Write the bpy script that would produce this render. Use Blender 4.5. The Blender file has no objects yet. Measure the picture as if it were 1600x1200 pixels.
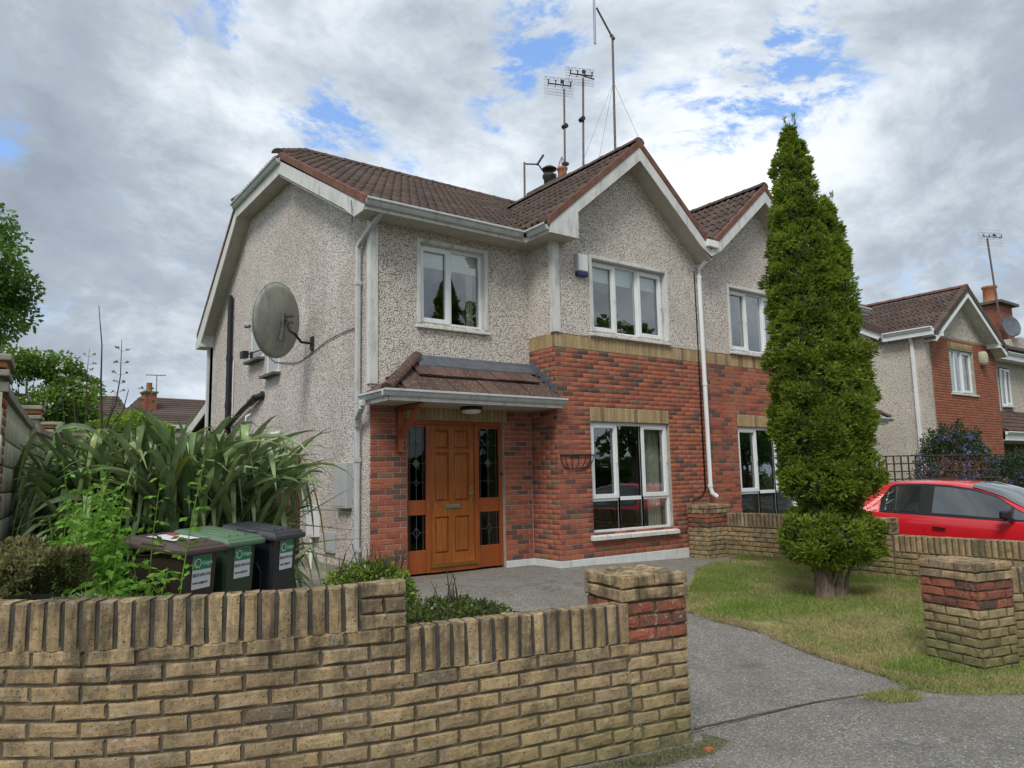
import bpy, bmesh, math, random
import numpy as np
from mathutils import Vector, Matrix
PI = math.pi
random.seed(7); RNG = np.random.default_rng(7)
S = bpy.context.scene
COL = S.collection

# ------------------------------------------------------------------ camera
CAM = Vector((-7.126, -8.575, 1.355)); YAW, PIT, ROL, F = .633, .125, -.021, 1151.7
fw = Vector((math.sin(YAW)*math.cos(PIT), math.cos(YAW)*math.cos(PIT), math.sin(PIT)))
rt = Vector((math.cos(YAW), -math.sin(YAW), 0)); up = rt.cross(fw)
rt, up = math.cos(ROL)*rt+math.sin(ROL)*up, -math.sin(ROL)*rt+math.cos(ROL)*up
cd = bpy.data.cameras.new('camera'); cam = bpy.data.objects.new('camera', cd); COL.objects.link(cam)
cam.matrix_world = Matrix(((rt.x, up.x, -fw.x, CAM.x), (rt.y, up.y, -fw.y, CAM.y), (rt.z, up.z, -fw.z, CAM.z), (0, 0, 0, 1)))
cd.sensor_width = 36; cd.lens = F/1600*36; cd.clip_end = 2000; cd.clip_start = .05
S.camera = cam

# ------------------------------------------------------------------ world, sun, exposure
SUN_AZ, SUN_EL = math.radians(232), math.radians(50)      # direction the light comes from, azimuth clockwise from +y
W = bpy.data.worlds.new('World'); S.world = W; W.use_nodes = True
nt = W.node_tree; nt.nodes.clear()
class NB:
    """tiny node-graph builder"""
    def __init__(s, nt): s.nt = nt
    def n(s, t, ins=None, **kw):
        nd = s.nt.nodes.new(t)
        for k, v in kw.items(): setattr(nd, k, v)
        for k, v in (ins or {}).items():
            sock = nd.inputs[k]
            if isinstance(v, bpy.types.NodeSocket): s.nt.links.new(v, sock)
            else: sock.default_value = v
        return nd
    def math(s, op, a, b=0.0, c=None, clamp=False):
        d = {0: a, 1: b}
        if c is not None: d[2] = c
        return s.n('ShaderNodeMath', d, operation=op, use_clamp=clamp).outputs[0]
    def noise(s, vec, scale, detail=4, rough=.55, dist=0., dim='3D'):
        return s.n('ShaderNodeTexNoise', {'Vector': vec, 'Scale': scale, 'Detail': detail, 'Roughness': rough, 'Distortion': dist}, noise_dimensions=dim).outputs[0]
    def ramp(s, fac, pts, interp='LINEAR'):
        nd = s.nt.nodes.new('ShaderNodeValToRGB'); s.nt.links.new(fac, nd.inputs[0]); r = nd.color_ramp; r.interpolation = interp
        while len(r.elements) > 1: r.elements.remove(r.elements[-1])
        for i, (p, c) in enumerate(pts):
            e = r.elements[0] if i == 0 else r.elements.new(p)
            e.position = p; c = c if isinstance(c, (tuple, list)) else (c, c, c); e.color = (*c[:3], 1)
        return nd.outputs[0]
    def mix(s, fac, a, b, blend='MIX'):
        nd = s.nt.nodes.new('ShaderNodeMix'); nd.data_type = 'RGBA'; nd.blend_type = blend
        for k, v in ((0, fac), (6, a), (7, b)):
            if isinstance(v, bpy.types.NodeSocket): s.nt.links.new(v, nd.inputs[k])
            else: nd.inputs[k].default_value = v if k == 0 else (*v[:3], 1) if isinstance(v, (tuple, list)) else (v, v, v, 1)
        return nd.outputs[2]
    def sep(s, v): return s.n('ShaderNodeSeparateXYZ', {0: v}).outputs
    def comb(s, x, y, z): return s.n('ShaderNodeCombineXYZ', {0: x, 1: y, 2: z}).outputs[0]
    def link(s, a, b): s.nt.links.new(a, b)

b = NB(nt)
tc = b.n('ShaderNodeTexCoord').outputs['Generated']
sky = b.n('ShaderNodeTexSky', sky_type='NISHITA', sun_disc=False, sun_elevation=SUN_EL, sun_rotation=SUN_AZ, air_density=1.3, dust_density=.4, ozone_density=1.6).outputs[0]
nrm = b.n('ShaderNodeVectorMath', {0: tc}, operation='NORMALIZE').outputs[0]
sx, sy, sz = b.sep(nrm)[:3]
zz = b.math('ADD', b.math('MAXIMUM', sz, 0.0), .42)
P = b.comb(b.math('DIVIDE', sx, zz), b.math('DIVIDE', sy, zz), b.math('MULTIPLY', sz, .8))
warp = b.n('ShaderNodeTexNoise', {'Vector': P, 'Scale': 1.3, 'Detail': 3}).outputs[1]
P2 = b.n('ShaderNodeVectorMath', {0: P, 1: b.n('ShaderNodeVectorMath', {0: warp, 1: (.35, .35, .35)}, operation='MULTIPLY').outputs[0]}, operation='ADD').outputs[0]
big = b.noise(P2, 1.9, 5, .55)
fine = b.noise(P2, 7.5, 12, .66)
wisp = b.noise(P2, 16., 8, .62)
den = b.math('ADD', b.math('MULTIPLY', big, .62), b.math('MULTIPLY', fine, .38))
def lobe(d, w, amt):
    v = Vector(d).normalized()
    dp = b.n('ShaderNodeVectorMath', {0: nrm, 1: v}, operation='DOT_PRODUCT').outputs['Value']
    return b.math('MULTIPLY', b.n('ShaderNodeMapRange', {0: dp, 1: math.cos(w), 2: 1., 3: 0., 4: 1.}, interpolation_type='SMOOTHSTEP').outputs[0], amt)
# where the cloud deck opens and where it is thick (sky directions)
gaps = None
for d, w, a in (((.524, .659, .539), .080, .13), ((.752, .463, .469), .11, .165), ((.704, .575, .417), .10, .115), ((.343, .826, .447), .085, .125),
                ((.179, .83, .529), .08, .11), ((.523, .706, .477), .06, .09), ((.017, .927, .375), .075, .075), ((.608, .602, .518), .08, .04)):
    g = lobe(d, w, a); gaps = g if gaps is None else b.math('ADD', gaps, g)
rag = b.math('MAXIMUM', b.math('MULTIPLY', b.math('SUBTRACT', b.noise(P2, 10.5, 10, .68), .40), 7.), 0.0)
gaps = b.math('MULTIPLY', gaps, b.math('MINIMUM', rag, 1.25))
cover = b.n('ShaderNodeMapRange', {0: b.math('ADD', b.math('SUBTRACT', den, gaps), b.math('MULTIPLY', wisp, .30)), 1: .41, 2: .56, 3: 0., 4: 1.}, interpolation_type='SMOOTHSTEP').outputs[0]
thick = None
for d, w, a in (((.106, .962, .252), .30, .17), ((.071, .895, .44), .30, .12), ((.877, .337, .342), .32, .14), ((.409, .741, .533), .20, .06),
                ((.743, .555, .373), .22, -.12), ((.194, .903, .385), .16, -.16), ((.468, .764, .443), .25, -.05), ((.25, .96, .12), .3, -.08), ((.80, .45, .30), .22, -.14)):
    g = lobe(d, w, a); thick = g if thick is None else b.math('ADD', thick, g)
shade = b.noise(P2, 2.5, 9, .55)
puff = b.noise(P2, 7.5, 12, .66)
tone = b.math('ADD', b.math('ADD', b.math('MULTIPLY', shade, .62), b.math('MULTIPLY', puff, .45)), thick); tone = b.math('SUBTRACT', tone, .045)
ccol = b.ramp(tone, [(.28, (6.4, 6.6, 6.8)), (.40, (5.3, 5.65, 6.0)), (.49, (3.9, 4.35, 4.8)), (.60, (2.7, 3.1, 3.6)), (.78, (2.0, 2.35, 2.8))])
horiz = b.n('ShaderNodeMapRange', {0: sz, 1: 0., 2: .16, 3: .55, 4: 0.}, interpolation_type='SMOOTHSTEP').outputs[0]
ccol = b.mix(horiz, ccol, (5.3, 6.2, 7.0))
blue = b.mix(.5, b.mix(1., sky, (1.1, 1.1, 1.1), 'MULTIPLY'), (1.55, 3.0, 6.4))
skyc = b.mix(cover, blue, ccol)
below = b.n('ShaderNodeMapRange', {0: sz, 1: -.02, 2: .0, 3: 1., 4: 0.}).outputs[0]
skyc = b.mix(below, skyc, (1.2, 1.2, 1.1))
bg = b.n('ShaderNodeBackground', {'Color': skyc, 'Strength': .130})
out = b.n('ShaderNodeOutputWorld'); b.link(bg.outputs[0], out.inputs[0])
W.cycles.sampling_method = 'MANUAL'; W.cycles.sample_map_resolution = 512

sl = bpy.data.lights.new('sun', 'SUN'); sl.energy = 2.0; sl.angle = math.radians(20); sl.color = (1, .96, .9)
so = bpy.data.objects.new('sun', sl); COL.objects.link(so)
sd = Vector((math.sin(SUN_AZ)*math.cos(SUN_EL), math.cos(SUN_AZ)*math.cos(SUN_EL), math.sin(SUN_EL)))
so.rotation_euler = (-sd).to_track_quat('-Z', 'Y').to_euler(); so.location = sd*60
S.view_settings.view_transform = 'Standard'; S.view_settings.look = 'None'; S.view_settings.gamma = 1
S.view_settings.use_curve_mapping = False; S.view_settings.exposure = 0.38

# ------------------------------------------------------------------ object helpers
def tag(o, label=None, cat=None, group=None, kind=None):
    if label: o['label'] = label
    if cat: o['category'] = cat
    if group: o['group'] = group
    if kind: o['kind'] = kind
    return o
def link(name, me, parent=None, m=None):
    o = bpy.data.objects.new(name, me); COL.objects.link(o)
    if parent is not None: o.parent = parent
    if m is not None and me is not None and len(me.materials) == 0: me.materials.append(m)
    return o
def empty(name, loc, label, cat, group=None, rz=0):
    o = bpy.data.objects.new(name, None); COL.objects.link(o); o.location = loc; o.rotation_euler.z = rz
    o.empty_display_size = .1
    return tag(o, label, cat, group)
def mesh_np(name, V, Fq, smooth=False):
    """V (n,3) float, Fq (m,k) int -> mesh, quick"""
    V = np.asarray(V, np.float32); Fq = np.asarray(Fq, np.int32); k = Fq.shape[1]
    me = bpy.data.meshes.new(name); me.vertices.add(len(V)); me.vertices.foreach_set('co', V.ravel())
    me.loops.add(Fq.size); me.loops.foreach_set('vertex_index', Fq.ravel())
    me.polygons.add(len(Fq)); me.polygons.foreach_set('loop_start', np.arange(len(Fq), dtype=np.int32)*k)
    if smooth: me.polygons.foreach_set('use_smooth', np.ones(len(Fq), bool))
    me.update(calc_edges=True); me.validate(); return me
class MB:
    """collects primitives into one mesh"""
    def __init__(s): s.v = []; s.f = []; s.sm = []
    def add(s, vs, fs, sm=False):
        o = len(s.v); s.v += [tuple(v) for v in vs]; s.f += [tuple(i+o for i in f) for f in fs]; s.sm += [sm]*len(fs); return s
    def box(s, x0, x1, y0, y1, z0, z1):
        if x0 > x1: x0, x1 = x1, x0
        if y0 > y1: y0, y1 = y1, y0
        if z0 > z1: z0, z1 = z1, z0
        v = [(x0, y0, z0), (x1, y0, z0), (x1, y1, z0), (x0, y1, z0), (x0, y0, z1), (x1, y0, z1), (x1, y1, z1), (x0, y1, z1)]
        return s.add(v, [(0, 3, 2, 1), (4, 5, 6, 7), (0, 1, 5, 4), (1, 2, 6, 5), (2, 3, 7, 6), (3, 0, 4, 7)])
    def hexa(s, v): return s.add(v, [(0, 3, 2, 1), (4, 5, 6, 7), (0, 1, 5, 4), (1, 2, 6, 5), (2, 3, 7, 6), (3, 0, 4, 7)])
    def prism(s, pts, d):
        """closed polygon pts (3d) extruded by vector d"""
        n = len(pts); d = Vector(d); v = [Vector(p) for p in pts]; v2 = [p+d for p in v]
        return s.add(v+v2, [tuple(range(n-1, -1, -1)), tuple(range(n, 2*n))]+[(i, (i+1) % n, n+(i+1) % n, n+i) for i in range(n)])
    def beam(s, a, c, w, h, upv=(0, 0, 1)):
        """rectangular bar between two points (centre line)"""
        a, c = Vector(a), Vector(c); d = (c-a).normalized(); u = Vector(upv); sd_ = d.cross(u)
        if sd_.length < 1e-4: sd_ = d.cross(Vector((0, 1, 0)))
        sd_.normalize(); u = sd_.cross(d).normalized()
        q = [(-w/2, -h/2), (w/2, -h/2), (w/2, h/2), (-w/2, h/2)]
        return s.hexa([a+sd_*p+u*r_ for p, r_ in q]+[c+sd_*p+u*r_ for p, r_ in q]) if False else s.add(
            [a+sd_*p+u*r_ for p, r_ in q]+[c+sd_*p+u*r_ for p, r_ in q],
            [(0, 1, 2, 3), (7, 6, 5, 4), (0, 4, 5, 1), (1, 5, 6, 2), (2, 6, 7, 3), (3, 7, 4, 0)])
    def tube(s, pts, r, n=8, sm=True, caps=True):
        pts = [Vector(p) for p in pts]; rr = r if isinstance(r, (list, tuple)) else [r]*len(pts)
        rings = []; ref = Vector((0, 0, 1))
        for i, p in enumerate(pts):
            d = (pts[min(i+1, len(pts)-1)]-pts[max(i-1, 0)]).normalized()
            a = d.cross(ref)
            if a.length < .05: a = d.cross(Vector((1, 0, 0)))
            a.normalize(); c = a.cross(d).normalized()
            rings.append([p+(a*math.cos(2*PI*k/n)+c*math.sin(2*PI*k/n))*rr[i] for k in range(n)])
        vs = [v for r_ in rings for v in r_]; fs = []
        for i in range(len(rings)-1):
            for k in range(n): fs.append((i*n+k, i*n+(k+1) % n, (i+1)*n+(k+1) % n, (i+1)*n+k))
        s.add(vs, fs, sm)
        if caps:
            s.add(rings[0], [tuple(range(n-1, -1, -1))]); s.add(rings[-1], [tuple(range(n))])
        return s
    def lathe(s, prof, c=(0, 0, 0), n=16, sm=True):
        vs = []; c = Vector(c)
        for r_, z in prof:
            for k in range(n): vs.append(c+Vector((r_*math.cos(2*PI*k/n), r_*math.sin(2*PI*k/n), z)))
        fs = [(i*n+k, i*n+(k+1) % n, (i+1)*n+(k+1) % n, (i+1)*n+k) for i in range(len(prof)-1) for k in range(n)]
        return s.add(vs, fs, sm)
    def quad(s, a, b_, c, d): return s.add([a, b_, c, d], [(0, 1, 2, 3)])
    def mesh(s, name):
        me = bpy.data.meshes.new(name); me.from_pydata(s.v, [], s.f)
        me.polygons.foreach_set('use_smooth', s.sm); me.update()
        bm = bmesh.new(); bm.from_mesh(me); bmesh.ops.recalc_face_normals(bm, faces=bm.faces); bm.to_mesh(me); bm.free()
        return me
    def build(s, name, m, parent=None, label=None, bevel=0, **kw):
        o = link(name, s.mesh(name), parent, m)
        if bevel:
            md = o.modifiers.new('bevel', 'BEVEL'); md.width = bevel; md.segments = 2; md.limit_method = 'ANGLE'; md.angle_limit = .6
        if label: o['label'] = label
        for k, v in kw.items(): o[k] = v
        return o
def local(parent, o):
    return o

# ------------------------------------------------------------------ materials
MATS = {}
def newmat(name):
    m = bpy.data.materials.new(name); m.use_nodes = True; m.node_tree.nodes.clear(); MATS[name] = m
    bb = NB(m.node_tree); o = bb.n('ShaderNodeOutputMaterial'); p = bb.n('ShaderNodeBsdfPrincipled'); bb.link(p.outputs[0], o.inputs[0])
    return m, bb, p, o
def setp(bb, p, **kw):
    for k, v in kw.items():
        k = k.replace('_', ' ')
        if isinstance(v, bpy.types.NodeSocket): bb.link(v, p.inputs[k])
        else: p.inputs[k].default_value = v if not isinstance(v, tuple) or len(v) == 4 else (*v, 1)
def bump(bb, p, h, dist=.01, st=1.):
    n = bb.n('ShaderNodeBump', {'Height': h, 'Distance': dist, 'Strength': st}); bb.link(n.outputs[0], p.inputs['Normal'])
def pos(bb): return bb.n('ShaderNodeNewGeometry').outputs['Position']
def rnd(bb):
    a = bb.n('ShaderNodeObjectInfo').outputs['Random']; c = bb.n('ShaderNodeNewGeometry').outputs['Random Per Island']
    return bb.math('FRACT', bb.math('ADD', a, c))
def simple(name, col, rough=.6, metal=0., var=.0, vs=6., bscale=0, bdist=.002, dirt=0., spec=.5, coat=0., dcol=None):
    m, bb, p, o = newmat(name); ps = pos(bb)
    c = (*col, 1)
    setp(bb, p, Roughness=rough, Metallic=metal)
    p.inputs['Specular IOR Level'].default_value = spec; p.inputs['Coat Weight'].default_value = coat
    if var or dirt:
        n1 = bb.noise(ps, vs, 5, .6)
        c = bb.ramp(n1, [(.3, tuple(x*(1-var) for x in col)), (.7, tuple(min(1, x*(1+var)) for x in col))])
        if dirt:
            st = bb.n('ShaderNodeMapping', {'Vector': ps, 'Scale': (1, 1, .22)}).outputs[0]
            n2 = bb.noise(st, 9., 8, .68)
            f_ = bb.ramp(n2, [(.5, 0.), (.72, dirt)])
            c = bb.mix(f_, c, dcol or (.11, .12, .08))
    setp(bb, p, Base_Color=c)
    if bscale: bump(bb, p, bb.noise(ps, bscale, 5, .6), bdist)
    return m

def brickmat(name, ramp, rough=.85, stain=.5, lichen=0., moss=False, bs=130, pits=0.):
    m, bb, p, o = newmat(name); ps = pos(bb); r_ = rnd(bb)
    c = bb.ramp(r_, ramp, 'LINEAR')
    n1 = bb.noise(ps, 38, 6, .65)
    c = bb.mix(1., c, bb.ramp(n1, [(.25, .68), (.5, 1.), (.8, 1.28)]), 'MULTIPLY')
    n2 = bb.noise(ps, 3.2, 7, .7)
    c = bb.mix(bb.ramp(n2, [(.48, 0.), (.72, stain)]), c, (.035, .032, .028))
    if stain:
        n5 = bb.noise(ps, 14., 5, .7)
        c = bb.mix(bb.ramp(n5, [(.55, 0.), (.75, stain*.8)]), c, (.05, .042, .034))
    if lichen:
        n3 = bb.noise(ps, 26, 6, .75); n4 = bb.noise(ps, 2.1, 3, .5)
        f_ = bb.math('MULTIPLY', bb.ramp(n3, [(.57, 0.), (.62, 1.)]), bb.ramp(n4, [(.36, .15), (.56, lichen)]))
        c = bb.mix(f_, c, (.38, .37, .33))
        vo = bb.n('ShaderNodeTexVoronoi', {'Vector': ps, 'Scale': 42.}).outputs['Distance']
        f2 = bb.math('MULTIPLY', bb.ramp(vo, [(.10, 1.), (.16, 0.)]), bb.ramp(bb.noise(ps, 3.3, 3), [(.5, 0.), (.6, lichen)]))
        c = bb.mix(f2, c, (.45, .43, .38))
    if moss:
        z = bb.sep(ps)[2]; x = bb.sep(ps)[0]
        lo = bb.n('ShaderNodeMapRange', {0: bb.math('ADD', z, bb.math('MULTIPLY', bb.noise(ps, 5, 5, .7), .55)), 1: .08, 2: .55, 3: 1., 4: 0.}).outputs[0]
        side = bb.n('ShaderNodeMapRange', {0: x, 1: -5.2, 2: -3.7, 3: .32, 4: 1.}).outputs[0]
        gm = bb.math('MULTIPLY', bb.math('MULTIPLY', lo, side), bb.ramp(bb.noise(ps, 19, 4, .7), [(.3, .35), (.6, 1.)]))
        c = bb.mix(bb.math('MULTIPLY', gm, .8), c, (.10, .125, .035))
        # dark run-off staining under the coping
        st = bb.n('ShaderNodeMapping', {'Vector': ps, 'Scale': (1, 1, .18)}).outputs[0]
        top = bb.n('ShaderNodeMapRange', {0: z, 1: .28, 2: .62, 3: 0., 4: 1.}).outputs[0]
        rs = bb.math('MULTIPLY', bb.ramp(bb.noise(st, 11, 6, .7), [(.42, 0.), (.62, .78)]), top)
        c = bb.mix(rs, c, (.045, .04, .028))
    pm = None
    if pits:
        vp = bb.n('ShaderNodeTexVoronoi', {'Vector': bb.n('ShaderNodeVectorMath', {0: ps, 1: bb.n('ShaderNodeVectorMath', {0: bb.n('ShaderNodeTexNoise', {'Vector': ps, 'Scale': 60., 'Detail': 3}).outputs[1], 1: (.02, .02, .02)}, operation='MULTIPLY').outputs[0]}, operation='ADD').outputs[0], 'Scale': 95.})
        pm = bb.math('MULTIPLY', bb.ramp(vp.outputs['Distance'], [(.16, 1.), (.30, 0.)]), bb.ramp(bb.n('ShaderNodeSeparateColor', {0: vp.outputs['Color']}).outputs[0], [(.72, 0.), (.78, 1.)]))
        c = bb.mix(bb.math('MULTIPLY', pm, pits), c, (.03, .024, .016))
        sm = bb.noise(ps, 7.5, 8, .75); c = bb.mix(bb.ramp(sm, [(.49, 0.), (.64, .66)]), c, (.095, .078, .05))
        c = bb.mix(bb.ramp(bb.noise(ps, 55, 5, .8), [(.56, 0.), (.7, .5)]), c, (.40, .31, .18))
    setp(bb, p, Base_Color=c, Roughness=rough); p.inputs['Specular IOR Level'].default_value = .25
    h = bb.math('ADD', bb.noise(ps, bs, 6, .7), bb.math('MULTIPLY', bb.noise(ps, 28, 4), 1.2))
    if pm is not None: h = bb.math('SUBTRACT', h, bb.math('MULTIPLY', pm, 1.2))
    bump(bb, p, h, .004 if not pits else .007, .9)
    return m
red = (.34, .105, .060); red2 = (.40, .135, .075); drk = (.12, .072, .058); brn = (.21, .125, .075)
M_BR = brickmat('red_facing_brick', [(0, (.29, .090, .055)), (.3, red), (.6, red2), (.72, (.36, .115, .062)), (.77, (.20, .070, .05)), (.88, (.15, .075, .06)), (.915, drk), (.955, (.13, .08, .068)), (.965, brn), (1., (.23, .14, .085))], stain=.22)
M_BRF = brickmat('far_red_brick', [(0, (.29, .095, .055)), (.8, (.35, .125, .07)), (1., (.22, .09, .06))], stain=.12)
M_BUFFH = brickmat('buff_facing_brick', [(0, (.42, .31, .165)), (.6, (.34, .24, .125)), (.85, (.44, .33, .19)), (1., (.20, .13, .075))], stain=.25)
M_BUFF = brickmat('weathered_buff_brick', [(0, (.32, .225, .12)), (.2, (.44, .315, .165)), (.4, (.37, .265, .14)), (.55, (.46, .34, .19)), (.7, (.28, .205, .12)), (.85, (.50, .365, .20)), (.93, (.40, .27, .155)), (1., (.20, .16, .105))], stain=.42, lichen=.95, moss=True, bs=150, pits=.9)
M_REDW = brickmat('weathered_red_brick', [(0, (.29, .085, .05)), (.5, (.36, .115, .065)), (.7, (.23, .075, .05)), (1., (.11, .065, .05))], stain=.6, lichen=.7, bs=150, pits=.8)
M_MORT = simple('mortar', (.36, .33, .28), .95, var=.2, vs=9, bscale=90, bdist=.004, spec=.2)
M_MORTW = brickmat('dark_mortar', [(0, (.15, .125, .085)), (1, (.12, .10, .07))], stain=.5, moss=True)
def pebble(name, base, stone, stone2, sc, pink=0., cov=.55):
    m, bb, p, o = newmat(name); ps = pos(bb)
    v1 = bb.n('ShaderNodeTexVoronoi', {'Vector': ps, 'Scale': sc, 'Randomness': 1.}); dist = v1.outputs['Distance']; colr = v1.outputs['Color']
    cr, cg, cb_ = b2 = bb.n('ShaderNodeSeparateColor', {0: colr}).outputs[:3]
    isst = bb.ramp(cr, [(cov-.02, 1.), (cov+.02, 0.)])
    rim = bb.ramp(dist, [(.28, 1.), (.62, 0.)])
    st = bb.mix(bb.ramp(cg, [(.45, 0.), (.55, 1.)]), stone, stone2)
    bs_ = bb.mix(bb.ramp(bb.noise(ps, 60, 4), [(.3, 0.), (.7, 1.)]), tuple(x*.82 for x in base), tuple(min(1, x*1.12) for x in base))
    c = bb.mix(bb.math('MULTIPLY', isst, rim), bs_, st)
    big_ = bb.noise(ps, .8, 6, .6)
    c = bb.mix(1., c, bb.ramp(big_, [(.3, (.86, .84, .82)), (.65, (1.08, 1.07, 1.06))]), 'MULTIPLY')
    if pink:
        c = bb.mix(bb.math('MULTIPLY', bb.ramp(bb.noise(bb.n('ShaderNodeMapping', {'Vector': ps, 'Scale': (1, 1, .45)}).outputs[0], .9, 5, .6), [(.42, 0.), (.68, 1.)]), pink), c, (.33, .19, .17))
    stn = bb.n('ShaderNodeMapping', {'Vector': ps, 'Scale': (1, 1, .12)}).outputs[0]
    c = bb.mix(bb.ramp(bb.noise(stn, 4.5, 6, .65), [(.56, 0.), (.8, .3)]), c, (.13, .115, .10))
    setp(bb, p, Base_Color=c, Roughness=.92); p.inputs['Specular IOR Level'].default_value = .25
    bump(bb, p, bb.ramp(dist, [(.1, 1.), (.6, 0.)]), .012, .9)
    return m
M_PEB = pebble('pebbledash_front', (.68, .635, .58), (.085, .050, .042), (.22, .16, .13), 52, cov=.58)
M_PEBL = pebble('pebbledash_gable', (.66, .62, .58), (.13, .07, .065), (.22, .16, .15), 50, pink=.24, cov=.54)
M_PEBF = pebble('pebbledash_far', (.60, .55, .48), (.09, .065, .055), (.18, .14, .12), 36, cov=.50)
M_UPVC = simple('white_upvc', (.74, .76, .76), .35, var=.04, vs=3, dirt=.12)
M_TRIM = simple('grimy_white_trim', (.60, .60, .57), .5, var=.10, vs=4, dirt=.55)
M_SOFF = simple('soffit_board', (.46, .43, .37), .6, var=.10, vs=3, dirt=.35)
M_GUT = simple('grey_white_gutter', (.50, .52, .52), .4, var=.10, vs=5, dirt=.42)
M_PLIN = simple('white_plinth_paint', (.62, .63, .62), .75, var=.08, vs=4, dirt=.35, bscale=40, bdist=.002)
M_SILL = simple('painted_sill', (.64, .63, .58), .7, var=.10, vs=6, dirt=.55, bscale=60, bdist=.002)
def tile_mat(name, base, lich):
    m, bb, p, o = newmat(name); ps = pos(bb); r_ = rnd(bb)
    c = bb.ramp(r_, [(0, tuple(x*.78 for x in base)), (.6, base), (1, tuple(x*1.25 for x in base))])
    c = bb.mix(1., c, bb.ramp(bb.noise(ps, 22, 6, .7), [(.3, .65), (.7, 1.3)]), 'MULTIPLY')
    c = bb.mix(bb.math('MULTIPLY', bb.ramp(bb.noise(ps, 30, 6, .75), [(.60, 0.), (.66, 1.)]), lich), c, (.34, .31, .27))
    if lich > .6:
        vo = bb.n('ShaderNodeTexVoronoi', {'Vector': ps, 'Scale': 22.}); dots = bb.math('MULTIPLY', bb.ramp(bb.math('ADD', vo.outputs['Distance'], bb.math('MULTIPLY', bb.noise(ps, 70, 3), .25)), [(.26, 1.), (.36, 0.)]), bb.ramp(bb.n('ShaderNodeSeparateColor', {0: vo.outputs['Color']}).outputs[0], [(.55, 0.), (.62, 1.)]))
        c = bb.mix(dots, c, (.42, .38, .33)); c = bb.mix(bb.ramp(bb.noise(ps, 4, 4, .6), [(.5, 0.), (.75, .55)]), c, (.17, .10, .06))
    c = bb.mix(bb.ramp(bb.noise(ps, 5, 5, .7), [(.55, 0.), (.78, .4)]), c, (.06, .055, .03))
    setp(bb, p, Base_Color=c, Roughness=.9); p.inputs['Specular IOR Level'].default_value = .2
    bump(bb, p, bb.noise(ps, 90, 6, .7), .004, .8); return m
M_TILE = tile_mat('brown_concrete_tile', (.105, .076, .066), .35)
M_TILEP = tile_mat('mossy_porch_tile', (.10, .062, .052), 1.)
M_VERGE = simple('terracotta_verge', (.17, .082, .062), .9, var=.3, vs=7, dirt=.3, bscale=60, bdist=.003, spec=.2)
M_LEAD = simple('lead_flashing', (.12, .135, .155), .5, metal=.3, var=.25, vs=8, bscale=18, bdist=.006)
M_BLK = simple('black_plastic', (.012, .012, .014), .4, var=.2)
M_IRON = simple('black_iron', (.018, .015, .014), .6, bscale=90, bdist=.001)
M_STEEL = simple('dull_steel', (.22, .22, .23), .5, metal=.8, var=.2, vs=12)
M_RUST = simple('rusty_pole', (.17, .13, .115), .7, metal=.3, var=.35, vs=20)
M_TERRA = simple('terracotta_pot', (.42, .16, .07), .8, var=.2, vs=8, bscale=40, bdist=.002)
M_CONC = simple('concrete', (.27, .25, .21), .95, var=.22, vs=5, bscale=70, bdist=.003, dirt=.5, spec=.2)
M_CONCD = simple('dark_concrete_cap', (.12, .115, .10), .95, var=.25, vs=6, bscale=50, bdist=.004, spec=.2)
M_CREAM = simple('cream_painted_block', (.40, .39, .29), .9, var=.15, vs=3, dirt=.5, bscale=50, bdist=.003)
M_DISH = simple('stained_grey_dish', (.27, .28, .24), .55, var=.15, vs=4, dirt=.6, dcol=(.06, .062, .045))
M_BLIND = simple('white_roller_blind', (.74, .76, .74), .8)
M_CURT = simple('pale_curtain', (.52, .50, .40), .85, var=.15, vs=14)
M_ROOM = simple('painted_dark_room', (.045, .045, .042), .9)  # darkness of unlit rooms put into the colour
M_METER = simple('grey_meter_box', (.42, .44, .44), .5, var=.06, vs=4, dirt=.2)
M_BLUE = simple('navy_plastic', (.015, .02, .10), .4)
M_BRASS = simple('brass', (.55, .40, .14), .3, metal=1., var=.1)
M_LETTER = simple('tarnished_letterplate', (.30, .34, .24), .35, metal=.7)
M_BRWN = simple('brown_stained_timber', (.07, .026, .020), .6, var=.3, vs=10, bscale=60, bdist=.002)
M_GREYW = simple('weathered_grey_timber', (.26, .23, .19), .9, var=.25, vs=9, bscale=50, bdist=.003)
def wood(name, c1, c2, rough=.35):
    m, bb, p, o = newmat(name); ps = pos(bb)
    mp = bb.n('ShaderNodeMapping', {'Vector': ps, 'Scale': (26, 26, 1.1)}).outputs[0]
    n = bb.noise(mp, 2.2, 6, .6, .6); n2 = bb.noise(ps, 1.6, 3)
    c = bb.mix(bb.ramp(n, [(.3, 0.), (.7, 1.)]), c1, c2)
    c = bb.mix(1., c, bb.ramp(n2, [(.3, .85), (.7, 1.12)]), 'MULTIPLY')
    setp(bb, p, Base_Color=c, Roughness=rough); p.inputs['Coat Weight'].default_value = .12; bump(bb, p, n, .0015, .4); return m
M_DOOR = wood('golden_oak_varnish', (.20, .050, .009), (.41, .13, .022), .42)
M_DFRM = wood('red_mahogany_varnish', (.22, .048, .010), (.33, .085, .016), .45)
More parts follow.
